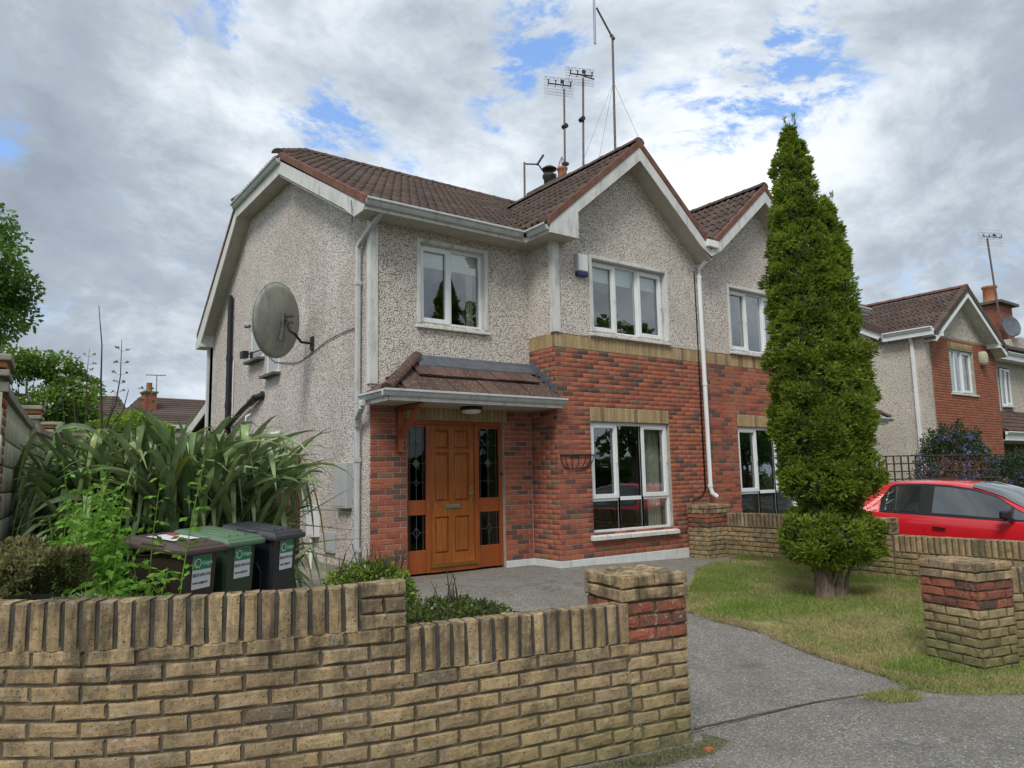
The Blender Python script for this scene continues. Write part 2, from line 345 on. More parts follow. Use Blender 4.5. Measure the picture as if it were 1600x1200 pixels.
def glass(name, tint, refl=1.0):
    m = bpy.data.materials.new(name); m.use_nodes = True; m.node_tree.nodes.clear(); bb = NB(m.node_tree)
    o = bb.n('ShaderNodeOutputMaterial'); t = bb.n('ShaderNodeBsdfTransparent', {0: (*tint, 1)}); g = bb.n('ShaderNodeBsdfGlossy', {'Color': (.95, .98, 1, 1), 'Roughness': .012})
    fc = bb.n('ShaderNodeLayerWeight', {'Blend': .5}).outputs['Facing']
    # two faces of a double-glazed pane (Schlick, same from either side)
    fac = bb.math('MULTIPLY', bb.math('ADD', bb.math('MULTIPLY', bb.math('POWER', fc, 4.), .75), .085), refl, clamp=True)
    ps = pos(bb); n = bb.n('ShaderNodeBump', {'Height': bb.noise(ps, 1.7, 2), 'Distance': .01, 'Strength': .25}); bb.link(n.outputs[0], g.inputs['Normal'])
    mx = bb.n('ShaderNodeMixShader', {0: fac}); bb.link(t.outputs[0], mx.inputs[1]); bb.link(g.outputs[0], mx.inputs[2]); bb.link(mx.outputs[0], o.inputs[0]); return m
M_GLASS = glass('window_glass', (.86, .89, .88), 1.35)
M_GLASSD = glass('dark_leaded_glass', (.40, .42, .36), .35)
M_GLASSC = glass('car_glass', (.10, .12, .11), 1.3)
def leafmat(name, cols, rough=.6, trans=.35, nscale=3.5, nn=(.65, 1.35)):
    m = bpy.data.materials.new(name); m.use_nodes = True; m.node_tree.nodes.clear(); bb = NB(m.node_tree)
    o = bb.n('ShaderNodeOutputMaterial'); p = bb.n('ShaderNodeBsdfPrincipled'); r_ = rnd(bb); ps = pos(bb)
    k = len(cols); c = bb.ramp(r_, [(i/max(1, k-1), cc) for i, cc in enumerate(cols)])
    c = bb.mix(1., c, bb.ramp(bb.noise(ps, nscale, 4), [(.3, nn[0]), (.7, nn[1])]), 'MULTIPLY')
    setp(bb, p, Base_Color=c, Roughness=rough); p.inputs['Specular IOR Level'].default_value = .3
    t = bb.n('ShaderNodeBsdfTranslucent', {0: c}); mx = bb.n('ShaderNodeMixShader', {0: trans})
    bb.link(p.outputs[0], mx.inputs[1]); bb.link(t.outputs[0], mx.inputs[2]); bb.link(mx.outputs[0], o.inputs[0]); return m
M_THUJA = leafmat('thuja_foliage', [(.16, .23, .024), (.21, .29, .032), (.27, .35, .045), (.12, .17, .03)], .6, .38, 2.2)
M_THUJAC = simple('foliage_shade_core', (.02, .022, .01), .95, var=.3, vs=12)  # near-black fill colour standing in for shade inside foliage
M_BARK, bb_, p_, o_ = newmat('grey_brown_bark'); ps_ = pos(bb_); mp_ = bb_.n('ShaderNodeMapping', {'Vector': ps_, 'Scale': (1, 1, .13)}).outputs[0]; nb1 = bb_.noise(mp_, 55, 6, .7)
setp(bb_, p_, Base_Color=bb_.ramp(nb1, [(.35, (.07, .045, .032)), (.5, (.24, .17, .125)), (.7, (.36, .28, .22))]), Roughness=.95); bump(bb_, p_, nb1, .03, 1.)
M_TWIG = simple('dark_twig', (.05, .036, .028), .9, var=.3, vs=20)
M_PHOR = leafmat('flax_leaf', [(.10, .16, .06), (.17, .25, .10), (.26, .36, .16), (.36, .45, .24), (.14, .21, .075), (.32, .38, .14)], .32, .2, 5.)
M_PHORY = leafmat('yellowing_flax_leaf', [(.36, .33, .05), (.27, .28, .05)], .5, .3)
M_WEED = leafmat('fresh_weed_leaf', [(.16, .34, .04), (.21, .42, .05), (.13, .28, .04)], .55, .45)
M_HEDGE = leafmat('browning_hedge_leaf', [(.22, .19, .09), (.28, .21, .13), (.14, .17, .05), (.17, .24, .045), (.25, .16, .10)], .75, .25, 6., (.5, 1.3))
M_BERB = leafmat('yellow_green_shrub_leaf', [(.20, .30, .03), (.28, .38, .04), (.12, .18, .04), (.09, .12, .05)], .6, .35)
M_TREE = leafmat('broad_tree_leaf', [(.07, .15, .025), (.10, .20, .03), (.135, .25, .04), (.08, .16, .035)], .6, .4, 1.3)
M_ELDER = leafmat('light_green_leaf', [(.11, .21, .025), (.15, .27, .03), (.085, .16, .03), (.19, .30, .05)], .6, .45, 1.0, (.5, 1.4))
M_CEAN = leafmat('dark_evergreen_leaf', [(.028, .055, .022), (.045, .075, .028), (.035, .06, .03)], .55, .2)
M_CFLO = leafmat('blue_blossom', [(.14, .16, .36), (.20, .22, .44), (.11, .13, .28)], .8, .3)
M_WFLO = leafmat('white_blossom', [(.72, .72, .66), (.62, .64, .52)], .8, .3)
M_GRASS = leafmat('grass_blade', [(.17, .26, .05), (.30, .31, .10), (.42, .36, .17), (.13, .25, .035), (.36, .32, .14)], .65, .35, 1.1, (.85, 1.15))
M_GREENG = leafmat('green_grass_blade', [(.15, .25, .04), (.21, .31, .06), (.19, .27, .06)], .65, .35, 1.1, (.85, 1.15))
M_STRAW = leafmat('dry_grass_blade', [(.44, .37, .20), (.36, .30, .14), (.50, .42, .24)], .7, .3, 1.1, (.85, 1.15))
def groundmat(name, c1, c2, speck, sp=(.5, .62), sc=260, wet=0.):
    m, bb, p, o = newmat(name); ps = pos(bb)
    c = bb.mix(bb.ramp(bb.noise(ps, 1.3, 7, .62), [(.32, 0.), (.68, 1.)]), c1, c2)
    v = bb.n('ShaderNodeTexVoronoi', {'Vector': ps, 'Scale': sc/2.6}); cr = bb.n('ShaderNodeSeparateColor', {0: v.outputs['Color']}).outputs[0]
    c = bb.mix(1., c, bb.ramp(cr, [(0, .62), (.55, .95), (.85, 1.25), (1., 2.1)]), 'MULTIPLY')
    c = bb.mix(bb.ramp(bb.noise(ps, .55, 6, .7), [(.5, 0.), (.75, speck)]), c, (.16, .145, .11))
    wr = bb.noise(ps, 2.6, 8, .72, 1.2); c = bb.mix(bb.ramp(wr, [(.52, 0.), (.66, .45)]), c, (.055, .052, .048)); c = bb.mix(bb.ramp(bb.noise(ps, .9, 5, .6), [(.55, 0.), (.7, .3)]), c, (.26, .24, .20))
    setp(bb, p, Base_Color=c, Roughness=.88); p.inputs['Specular IOR Level'].default_value = .3
    bump(bb, p, bb.math('ADD', v.outputs['Distance'], bb.noise(ps, 60, 4)), .006, .8); return m
M_ASPH = groundmat('driveway_tarmac', (.165, .155, .138), (.235, .22, .196), .5)
M_PAVE = groundmat('footpath_concrete', (.155, .148, .134), (.225, .212, .19), .5)
M_SOIL = simple('soil', (.075, .06, .04), .95, var=.4, vs=6, bscale=30, bdist=.03, spec=.1)
M_LAWN = simple('lawn_thatch', (.25, .23, .10), .95, var=.4, vs=5, bscale=60, bdist=.02, spec=.1)
M_FAR = simple('far_grass', (.07, .09, .04), .95, var=.3, vs=.1, spec=.1)
M_CAR = None
# ------------------------------------------------------------------ ground
GP = np.array([(0, 0, 0), (-1.2, .3, .0), (-2.8, .6, 0), (2, -1.3, -.02), (3.3, -.4, -.07), (3.3, -3.4, -.20), (-3.63, -5.54, -.19), (-.35, -5.77, -.32), (-1, -3.2, -.13),
               (1.1, -3.6, -.16), (-6, -4.6, -.14), (-5.5, -1.5, -.16), (-3, 3, 0), (-6, 4, .05), (6, -3, -.28), (6, .5, -.1), (10, -2, -.36), (14, 0, -.42), (-7, -8, -.22), (0, -9, -.38), (30, -10, -.6), (-30, -8, 0), (0, 40, 0.), (40, 40, -.2)])
def g(x, y):
    d2 = (GP[:, 0]-x)**2+(GP[:, 1]-y)**2+.25; w = 1/d2**1.5
    return float((w*GP[:, 2]).sum()/w.sum())
def axis(lo, hi, fine0, fine1, st=.4):
    a = list(np.arange(fine0, fine1+1e-6, st)); x = fine0; s_ = st
    while x > lo: s_ *= 1.35; x -= s_; a.insert(0, max(x, lo))
    x = fine1; s_ = st
    while x < hi: s_ *= 1.35; x += s_; a.append(min(x, hi))
    return a
xs, ys = axis(-400, 400, -9, 12), axis(-400, 400, -11, 8)
V = [(x, y, g(x, y)-.012) for y in ys for x in xs]; n = len(xs)
Fq = [(j*n+i, j*n+i+1, (j+1)*n+i+1, (j+1)*n+i) for j in range(len(ys)-1) for i in range(n-1)]
tag(link('ground', mesh_np('ground', V, Fq), m=M_FAR), kind='structure')
def inpoly(x, y, poly):
    c = False; k = len(poly)
    for i in range(k):
        x1, y1 = poly[i]; x2, y2 = poly[(i+1) % k]
        if (y1 > y) != (y2 > y) and x < (x2-x1)*(y-y1)/(y2-y1)+x1: c = not c
    return c
def sheet(name, poly, off, m, st=.3, thick=.0):
    """polygon draped over the ground: grid cut by a boundary ring"""
    bm = bmesh.new(); vs = [bm.verts.new((x, y, 0)) for x, y in poly]; bm.faces.new(vs)
    x0, x1 = min(p[0] for p in poly), max(p[0] for p in poly); y0, y1 = min(p[1] for p in poly), max(p[1] for p in poly)
    for ax, lo, hi in ((0, x0, x1), (1, y0, y1)):
        k = int((hi-lo)/st)
        for i in range(1, k+1):
            co = [0, 0, 0]; co[ax] = lo+i*(hi-lo)/(k+1); no = [0, 0, 0]; no[ax] = 1
            bmesh.ops.bisect_plane(bm, geom=bm.verts[:]+bm.edges[:]+bm.faces[:], plane_co=co, plane_no=no)
    for v in bm.verts: v.co.z = g(v.co.x, v.co.y)+off
    bmesh.ops.recalc_face_normals(bm, faces=bm.faces)
    if sum(f_.normal.z for f_ in bm.faces) < 0: bmesh.ops.reverse_faces(bm, faces=bm.faces)
    me = bpy.data.meshes.new(name); bm.to_mesh(me); bm.free(); return tag(link(name, me, m=m), kind='structure')
LAWN = [(3.2, -.75), (2.4, -1.15), (1.55, -1.3), (.6, -1.9), (-.3, -2.6), (-.84, -3.1), (-.93, -3.5), (-1.0, -4.1), (-1.12, -4.7), (-1.16, -5.2), (-1.1, -5.6), (-.95, -5.85), (-.6, -6.05), (.2, -6.35), (1.6, -6.9), (3.25, -7.4)]
DRIVE = [(-3.55, -5.45), (-1.0, -5.72), (0, -5.6), (3.3, -6), (3.3, .2), (0, .3), (0, .8), (-2.9, .8), (-4.5, 3.2), (-4.6, .5), (-4.25, -1.2), (-4.2, -4.9)]
sheet('driveway', DRIVE, .004, M_ASPH)
ROADP = [(-9, -4.2), (-7.2, -4.3), (-5.6, -5.02), (-3.6, -5.46), (-1.02, -5.75), (.6, -6.3), (4, -7.4), (14, -10), (14, -12.5), (-12, -12.5), (-12, -4.2)]
sheet('footpath', ROADP, .008, M_PAVE, .35)
sheet('side_path', [(-2.7, .66), (-2.7, 9), (-4.2, 9), (-4.3, 3.2), (-4.25, .6)], .012, M_CONC, .5)
sheet('garden_bed', [(-7.4, -4.2), (-6.2, -4.8), (-4.3, -5.15), (-4.3, -.6), (-4.6, 3), (-7.4, 3)], .03, M_SOIL, .4)
sheet('lawn', LAWN, .014, M_LAWN)
sheet('neighbour_drive', [(3.5, -7), (9.2, -7.6), (9.2, .5), (3.5, .3)], .004, M_ASPH, .6)
sheet('road', [(-80, -13), (-80, -19), (80, -24), (80, -15), (14, -12.6), (-12, -12.6)], .004, M_ASPH, 4)
# joint between drive and footpath
jb = MB()
jr = random.Random(8); jp = [(-3.5+.08*k, -5.425-.144*(.08*k)+(.08*k)**2*.004+jr.uniform(-.006, .006)) for k in range(21)]
for a_, c_ in zip(jp, jp[1:]):
    jb.hexa([(a_[0], a_[1]-.008, g(*a_)+.002), (a_[0], a_[1]+.006, g(*a_)+.002), (c_[0], c_[1]+.006, g(*c_)+.002), (c_[0], c_[1]-.008, g(*c_)+.002)]+
            [(a_[0], a_[1]-.008, g(*a_)+.013), (a_[0], a_[1]+.006, g(*a_)+.013), (c_[0], c_[1]+.006, g(*c_)+.013), (c_[0], c_[1]-.008, g(*c_)+.013)])
tag(jb.build('pavement_joint', simple('dark_joint', (.085, .082, .055), .95, var=.5, vs=9)), kind='structure')

# ------------------------------------------------------------------ bricks
def brick_mesh(name, L, H, D, r=.006, jit=.0, seed=0):
    """brick with its front at local -y (y from 0 back to D), chamfered all round; origin at front centre"""
    rr = random.Random(seed); x, z = L/2, H/2
    J = lambda: rr.uniform(-jit, jit)
    ring = lambda ix, iz, y: [(-x+ix+J(), y+J()*.5, -z+iz+J()), (x-ix+J(), y+J()*.5, -z+iz+J()), (x-ix+J(), y+J()*.5, z-iz+J()), (-x+ix+J(), y+J()*.5, z-iz+J())]
    V_ = ring(r*1.2, r*1.2, 0)+ring(0, 0, r)+ring(0, 0, D)
    F_ = [(0, 1, 2, 3)]
    for a_ in (0, 4):
        for k in range(4): F_.append((a_+k, a_+4+k, a_+4+(k+1) % 4, a_+(k+1) % 4))
    F_.append((11, 10, 9, 8))
    me = bpy.data.meshes.new(name); me.from_pydata(V_, [], F_); me.update()
    bm = bmesh.new(); bm.from_mesh(me); bmesh.ops.recalc_face_normals(bm, faces=bm.faces); bm.to_mesh(me); bm.free(); return me
def worn_brick(name, L, H, D, seed, jit=.004):
    """old garden brick: two front rings, rounded worn arrises"""
    rr = random.Random(seed); xs_ = [-L/2, -L/6, L/6, L/2]; V_ = []; F_ = []
    def pt(x, y, z): return (x+rr.uniform(-jit, jit), y+rr.uniform(-jit, jit)*.8, z+rr.uniform(-jit, jit))
    rows = [(-H/2, .0, D), (-H/2, .0, .009), (-H/2+.008, 1, .0), (0, 1, -.001), (H/2-.008, 1, .0), (H/2, 0, .009), (H/2, 0, D)]
    for z, inn, y in rows:
        for i, x in enumerate(xs_):
            xx = x-(math.copysign(.005, x) if inn and i in (0, 3) else 0)
            yy = y+(.006 if inn and i in (0, 3) else 0)
            V_.append(pt(xx, yy, z))
    for r_ in range(len(rows)-1):
        for i in range(3): a_ = r_*4+i; F_.append((a_, a_+1, a_+5, a_+4))
    k = len(rows)
    F_.append(tuple(r_*4 for r_ in range(k-1, -1, -1))); F_.append(tuple(r_*4+3 for r_ in range(k)))
    me = bpy.data.meshes.new(name); me.from_pydata(V_, [], F_); me.update()
    bm = bmesh.new(); bm.from_mesh(me); bmesh.ops.recalc_face_normals(bm, faces=bm.faces); bm.to_mesh(me); bm.free()
    return me
_bm_cache = {}
def cached(fn, *a):
    k = (fn.__name__,)+a
    if k not in _bm_cache: _bm_cache[k] = fn(*a)
    return _bm_cache[k]
def join_meshes(name, items, m):
    """items: [(mesh, Matrix)] -> one mesh"""
    Vs, Ls, st, tot = [], [], [], []; vo = 0; lo = 0
    cache = {}
    for me, mw in items:
        if me.name not in cache:
            v = np.empty(len(me.vertices)*3, np.float32); me.vertices.foreach_get('co', v)
            l = np.empty(len(me.loops), np.int32); me.loops.foreach_get('vertex_index', l)
            s_ = np.empty(len(me.polygons), np.int32); me.polygons.foreach_get('loop_start', s_)
            cache[me.name] = (v.reshape(-1, 3), l, s_)
        v, l, s_ = cache[me.name]; M_ = np.array(mw, np.float32)
        Vs.append(v@M_[:3, :3].T+M_[:3, 3]); Ls.append(l+vo); st.append(s_+lo); vo += len(v); lo += len(l)
    Vs = np.concatenate(Vs); Ls = np.concatenate(Ls); st = np.concatenate(st)
    me = bpy.data.meshes.new(name); me.vertices.add(len(Vs)); me.vertices.foreach_set('co', Vs.ravel())
    me.loops.add(len(Ls)); me.loops.foreach_set('vertex_index', Ls.astype(np.int32)); me.polygons.add(len(st)); me.polygons.foreach_set('loop_start', st.astype(np.int32))
    me.update(calc_edges=True); me.materials.append(m); return me
def size_seen(p, nrm_=None):
    """how large a piece at p shows in the photograph"""
    d = Vector(p)-CAM; z = d.dot(fw)
    if z < .2: return 0
    u, v = F*d.dot(rt)/z/800, F*d.dot(up)/z/600
    s_ = 1/z
    if abs(u) > 1.03 or abs(v) > 1.03: s_ *= .02
    if nrm_ is not None:
        c_ = -Vector(nrm_).dot(d.normalized()); s_ *= max(c_, .01)
    return s_
def place_pieces(parent, name, items, m, cap=290, minsize=.012):
    """items: [(mesh, matrix, normal)]: the largest in view as parts, the rest joined as one stuff part"""
    sc_ = sorted(items, key=lambda t: -size_seen(t[1].translation, t[2]))
    own = [t for t in sc_[:cap] if size_seen(t[1].translation, t[2]) > minsize]; rest = sc_[len(own):]
    for me, mw, _ in own:
        if len(me.materials) == 0: me.materials.append(m)
        o = bpy.data.objects.new(name, me); COL.objects.link(o); o.parent = parent; o.matrix_local = mw
        if me.materials[0] != m:
            o.material_slots[0].link = 'OBJECT'; o.material_slots[0].material = m
    if rest: o = link(name+'_mass', join_meshes(name+'_mass', [(a_, b_) for a_, b_, _ in rest], m), parent); o['kind'] = 'stuff'
def facemat(pos_, ux, uz=(0, 0, 1)):
    """matrix: local x along the wall, local y into the wall, local z up"""
    ux, uz = Vector(ux).normalized(), Vector(uz).normalized(); uy = uz.cross(ux).normalized()
    return Matrix(((ux.x, uy.x, uz.x, pos_[0]), (ux.y, uy.y, uz.y, pos_[1]), (ux.z, uy.z, uz.z, pos_[2]), (0, 0, 0, 1)))
def brickwork(org, ux, L, z0, courses, holes=(), gap=.010, start=0, seed=1, ch=.075, reveal_end=False):
    """stretcher bond; org = start point (x,y) of the face line, ux = direction; holes = (s0,s1,z0,z1)"""
    rr = random.Random(seed); out_ = []; ux = Vector((*ux, 0)).normalized(); nr = Vector((ux.y, -ux.x, 0))
    for c in range(courses):
        z = z0+c*ch+ch/2; off = .1125 if (c+start) % 2 else 0.
        s = -off
        while s < L-1e-3:
            a_, b_ = max(s, 0), min(s+.225, L)
            segs = [(a_, b_)]
            for h in holes:
                if h[2]-.01 < z < h[3]+.01:
                    ns = []
                    for p, q in segs:
                        if q <= h[0] or p >= h[1]: ns.append((p, q)); continue
                        if p < h[0]: ns.append((p, h[0]))
                        if q > h[1]: ns.append((h[1], q))
                    segs = ns
            for p, q in segs:
                w = q-p
                if w < .03: continue
                w = round(w/.0125)*.0125
                me = cached(brick_mesh, 'brick', round(w-gap, 4), ch-gap, .03, .004, .0012, rr.randrange(4))
                c_ = Vector((org[0], org[1], 0))+ux*((p+q)/2); c_.z = z
                out_.append((me, facemat(c_+nr*rr.uniform(-.001, .002), ux), nr))
            s += .225
    return out_
def soldiers(org, ux, L, z0, h=.225, gap=.010, seed=3, pitch=.075):
    rr = random.Random(seed); out_ = []; ux = Vector((*ux, 0)).normalized(); nr = Vector((ux.y, -ux.x, 0)); n_ = max(1, round(L/pitch)); pt = L/n_
    for i in range(n_):
        me = cached(brick_mesh, 'brick', round(pt-gap*.7, 4), round(h-gap, 4), .03, .004, .0012, rr.randrange(4)+10)
        c_ = Vector((org[0], org[1], z0+h/2))+ux*(pt*(i+.5)); out_.append((me, facemat(c_+nr*(rr.uniform(-.001, .002)+.003), ux), nr))
    return out_

def wall_rects(mb, ax, c0, c1, s0, s1, z0, z1, holes):
    """box wall with rectangular holes; ax='x': runs along x between s0..s1, thickness y c0..c1"""
    sx_ = sorted({s0, s1, *[h[0] for h in holes], *[h[1] for h in holes]}); sz_ = sorted({z0, z1, *[h[2] for h in holes], *[h[3] for h in holes]})
    for i in range(len(sx_)-1):
        run = None
        for j in range(len(sz_)-1):
            cx, cz = (sx_[i]+sx_[i+1])/2, (sz_[j]+sz_[j+1])/2
            inside = any(h[0] < cx < h[1] and h[2] < cz < h[3] for h in holes)
            if not inside:
                if run is None: run = sz_[j]
            if (inside or j == len(sz_)-2) and run is not None:
                top = sz_[j] if inside else sz_[j+1]
                if ax == 'x': mb.box(sx_[i], sx_[i+1], c0, c1, run, top)
                else: mb.box(c0, c1, sx_[i], sx_[i+1], run, top)
                run = None

# ------------------------------------------------------------------ windows
def window(house, x0, x1, z0, z1, y, lay, sill=True, blind=0., band=0., curtain=None, sy=-1, sill_drop=.06, room=True, glass_m=None):
    """upvc window in the hole x0..x1, z0..z1 of a wall facing -y whose face is at y.
    lay: list of (u0,u1,v0,v1,opening) panes in 0..1; parts: window > pane, blind, curtain, room"""
    yf = y+.085; w, h = x1-x0, z1-z0; fw_ = .05
    fr = MB(); fr.box(x0, x0+fw_, yf, yf+.07, z0, z1); fr.box(x1-fw_, x1, yf, yf+.07, z0, z1)
    fr.box(x0+fw_, x1-fw_, yf, yf+.07, z0, z0+fw_); fr.box(x0+fw_, x1-fw_, yf, yf+.07, z1-fw_, z1)
    for u0, u1, v0, v1, op in lay:
        a_, b_, c_, d_ = x0+u0*w, x0+u1*w, z0+v0*h, z0+v1*h
        if u0 > 0: fr.box(a_-.028, a_+.028, yf+.001, yf+.069, z0+fw_, z1-fw_)
    for v in sorted({l[2] for l in lay if l[2] > 0}):
        c_ = z0+v*h; fr.box(x0+fw_, x1-fw_, yf+.002, yf+.068, c_-.03, c_+.03)
    W_ = fr.build('window', M_UPVC, house, bevel=.004)
    for u0, u1, v0, v1, op in lay:
        a_, b_, c_, d_ = x0+u0*w, x0+u1*w, z0+v0*h, z0+v1*h
        a_ += fw_ if u0 == 0 else .028; b_ -= fw_ if u1 == 1 else .028; c_ += fw_ if v0 == 0 else .03; d_ -= fw_ if v1 == 1 else .03
        if op:
            s_ = MB(); t = .05; q = yf-.018
            s_.box(a_-.018, a_+t, q, yf+.03, c_-.018, d_+.018); s_.box(b_-t, b_+.018, q, yf+.03, c_-.018, d_+.018)
            s_.box(a_+t, b_-t, q, yf+.03, c_-.018, c_+t); s_.box(a_+t, b_-t, q, yf+.03, d_-t, d_+.018)
            if op > 1: s_.box(a_+t, b_-t, q-.006, q+.002, d_-t*.7, d_-t*.2)
            s_.build('sash', M_UPVC, W_, bevel=.004)
            if op in (1, 2):
                hx = b_-t*.5; hb = MB(); hb.box(hx-.012, hx+.012, q-.004, q, (c_+d_)/2-.1, (c_+d_)/2-.02); hb.beam((hx, q-.02, (c_+d_)/2-.03), (hx, q-.02, (c_+d_)/2+.08), .016, .014, (0, 1, 0)); hb.build('handle', M_UPVC, W_)
            a_ += t; b_ -= t; c_ += t; d_ -= t
        gl = MB(); gl.box(a_, b_, yf+.025, yf+.031, c_, d_); gl.build('pane', glass_m or M_GLASS, W_)
    if blind:
        for u0, u1, v0, v1, op in lay:
            if v1 < 1: continue
            a_, b_ = x0+u0*w+.03, x0+u1*w-.03
            bl = MB(); bl.box(a_, b_, yf+.10, yf+.105, z1-blind*h, z1-.03); bl.build('blind', M_BLIND, W_)
    if curtain:
        for u0, u1 in curtain:
            cb2 = MB(); n_ = 14; pts = []
            for i in range(n_+1): pts.append((x0+(u0+(u1-u0)*i/n_)*w, yf+.17+.02*math.sin(i*2.4)))
            for i in range(n_): cb2.quad((*pts[i], z0+.02), (*pts[i+1], z0+.02), (*pts[i+1], z1-.05), (*pts[i], z1-.05))
            cb2.build('curtain', M_CURT, W_)
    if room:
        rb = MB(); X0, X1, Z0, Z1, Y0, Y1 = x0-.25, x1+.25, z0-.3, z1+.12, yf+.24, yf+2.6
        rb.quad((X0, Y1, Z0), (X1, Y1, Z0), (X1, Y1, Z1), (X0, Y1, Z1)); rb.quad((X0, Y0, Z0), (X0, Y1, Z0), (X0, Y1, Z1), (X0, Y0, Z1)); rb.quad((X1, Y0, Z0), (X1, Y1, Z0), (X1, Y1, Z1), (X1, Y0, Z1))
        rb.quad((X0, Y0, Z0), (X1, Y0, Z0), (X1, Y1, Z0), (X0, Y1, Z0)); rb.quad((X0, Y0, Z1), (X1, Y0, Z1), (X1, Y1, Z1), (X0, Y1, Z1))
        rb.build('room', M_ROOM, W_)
    if sill:
        sb = MB(); sb.prism([(x0-.07, y-.055, z0-sill_drop-.02), (x0-.07, y-.055, z0-.035), (x0-.07, yf+.01, z0-.002), (x0-.07, yf+.01, z0-sill_drop-.02)], (w+.14, 0, 0)); sb.build('sill', M_SILL, W_, bevel=.005)
    return W_
def surround(house, x0, x1, z0, z1, y, wd=.055):
    s_ = MB(); p = .022; d = .084
    e = .004; s_.box(x0-wd, x0+e, y-p, y+d, z0-.01, z1+wd); s_.box(x1-e, x1+wd, y-p, y+d, z0-.01, z1+wd); s_.box(x0+e, x1-e, y-p, y+d, z1-e, z1+wd)
    return s_.build('window_surround', M_TRIM, house, bevel=.006)

# ------------------------------------------------------------------ roof tiles
def tile_mesh(kind=0):
    """double-roman tile 0.30 x 0.37; local x across, y up the slope, z out of the roof; origin at lower edge centre"""
    if kind == 0:
        prof = [(-.150, .0), (-.142, .044), (-.120, .058), (-.096, .044), (-.082, .002), (-.010, .0), (.000, .044), (.024, .058), (.048, .044), (.062, .002), (.152, .0)]
    else:
        prof = [(-.150, .002), (.152, .0)]
    Lt = .37; V_, F_ = [], []; n_ = len(prof)
    for y, zo in ((0, .036), (Lt, .002)):
        for x, z in prof: V_.append((x, y, z+zo))
    for x, z in prof: V_.append((x, 0, z+.006))
    for i in range(n_-1): F_.append((i, i+1, n_+i+1, n_+i)); F_.append((2*n_+i, 2*n_+i+1, i+1, i))
    F_.append((0, n_, 2*n_)); F_.append((n_-1, 3*n_-1, 2*n_-1))
    me = bpy.data.meshes.new('roof_tile'); me.from_pydata(V_, [], F_); me.update(); return me
T_ROMAN, T_FLAT = tile_mesh(0), tile_mesh(1)
def tile_slope(org, ux, uy, W_, Lm, keep, pitch=.30, gauge=.325, me=None, seed=5):
    """org lower-left corner, ux across, uy up-slope (unit). keep(p)->bool on tile centre"""
    rr = random.Random(seed); ux, uy = Vector(ux).normalized(), Vector(uy).normalized(); uz = ux.cross(uy).normalized(); out_ = []
    nx, ny = int(math.ceil(W_/pitch)), int(math.ceil(Lm/gauge))
    for j in range(ny):
        for i in range(nx):
            p = Vector(org)+ux*(pitch*(i+.5))+uy*(gauge*j)
            if not keep(p+uy*.16): continue
            p = p+uz*rr.uniform(-.002, .004)
            M_ = Matrix(((ux.x, uy.x, uz.x, p.x), (ux.y, uy.y, uz.y, p.y), (ux.z, uy.z, uz.z, p.z), (0, 0, 0, 1)))
            M_ = M_ @ Matrix.Rotation(rr.uniform(-.012, .012), 4, 'Z')
            out_.append((me or T_ROMAN, M_, uz))
    return out_
def ridge_line(parent, a_, c_, m, r=.11, step=.42, name='ridge_tile'):
    a_, c_ = Vector(a_), Vector(c_); d = c_-a_; n_ = max(1, round(d.length/step)); key = ('ridge', round(d.length/n_, 3), r)
    if key not in _bm_cache:
        L = d.length/n_; V_, F_ = [], []; k = 7
        for x, s_ in ((0, 1.06), (.05, 1.06), (.052, 1.), (L+.03, .97)):
            for i in range(k):
                t = PI*i/(k-1); V_.append((x, math.cos(t)*r*s_, math.sin(t)*r*s_*.8))
        for j in range(3):
            for i in range(k-1): F_.append((j*k+i, j*k+i+1, (j+1)*k+i+1, (j+1)*k+i))
        F_.append(tuple(range(k))); me = bpy.data.meshes.new(name); me.from_pydata(V_, [], F_); me.update(); _bm_cache[key] = me
    me = _bm_cache[key]; ux = d.normalized(); uy = Vector((0, 0, 1)).cross(ux).normalized(); uz = ux.cross(uy)
    if len(me.materials) == 0: me.materials.append(m)
    for i in range(n_):
        p = a_+ux*(d.length*i/n_); o = bpy.data.objects.new(name, me); COL.objects.link(o); o.parent = parent
        o.matrix_local = Matrix(((ux.x, uy.x, uz.x, p.x), (ux.y, uy.y, uz.y, p.y), (ux.z, uy.z, uz.z, p.z-.02), (0, 0, 0, 1)))
def gutter(name, parent, a_, c_, m, h=.10, w=.11, outn=(0, -1, 0)):
    """ogee-ish gutter: profile swept from a to c; a,c = top back edge line, outn = outward"""
    a_, c_ = Vector(a_), Vector(c_); o_ = Vector(outn)
    pr = [(0, 0), (0, -h), (w*.45, -h), (w*.62, -h*.72), (w*.70, -h*.42), (w, -h*.28), (w, 0), (w-.012, .004), (w-.012, -.03), (.012, -.03), (.012, 0)]
    mb = MB(); pts = [a_+o_*p+Vector((0, 0, q)) for p, q in pr]; mb.prism(pts, c_-a_)
    return mb.build(name, m, parent)
def downpipe(parent, pts, w=.068, m=None, rnd_=False, name='downpipe', collars=()):
    mb = MB()
    if rnd_: mb.tube(pts, w/2, 12)
    else:
        for p, q in zip(pts, pts[1:]): mb.beam(p, q, w, w*.95, (0, 1, 0) if abs(Vector(q).z-Vector(p).z) > abs(Vector(q).x-Vector(p).x)+abs(Vector(q).y-Vector(p).y) else (0, 0, 1))
    o = mb.build(name, m or M_GUT, parent, bevel=0 if rnd_ else .012)
    for c_ in collars:
        cb2 = MB()
        if rnd_: cb2.tube([Vector(c_), Vector(c_)+Vector((0, 0, .05))], w/2+.008, 12)
        else: cb2.box(c_[0]-w/2-.008, c_[0]+w/2+.008, c_[1]-w/2-.008, c_[1]+w/2+.008, c_[2], c_[2]+.05)
        cb2.build('pipe_collar', m or M_GUT, o)
    return o
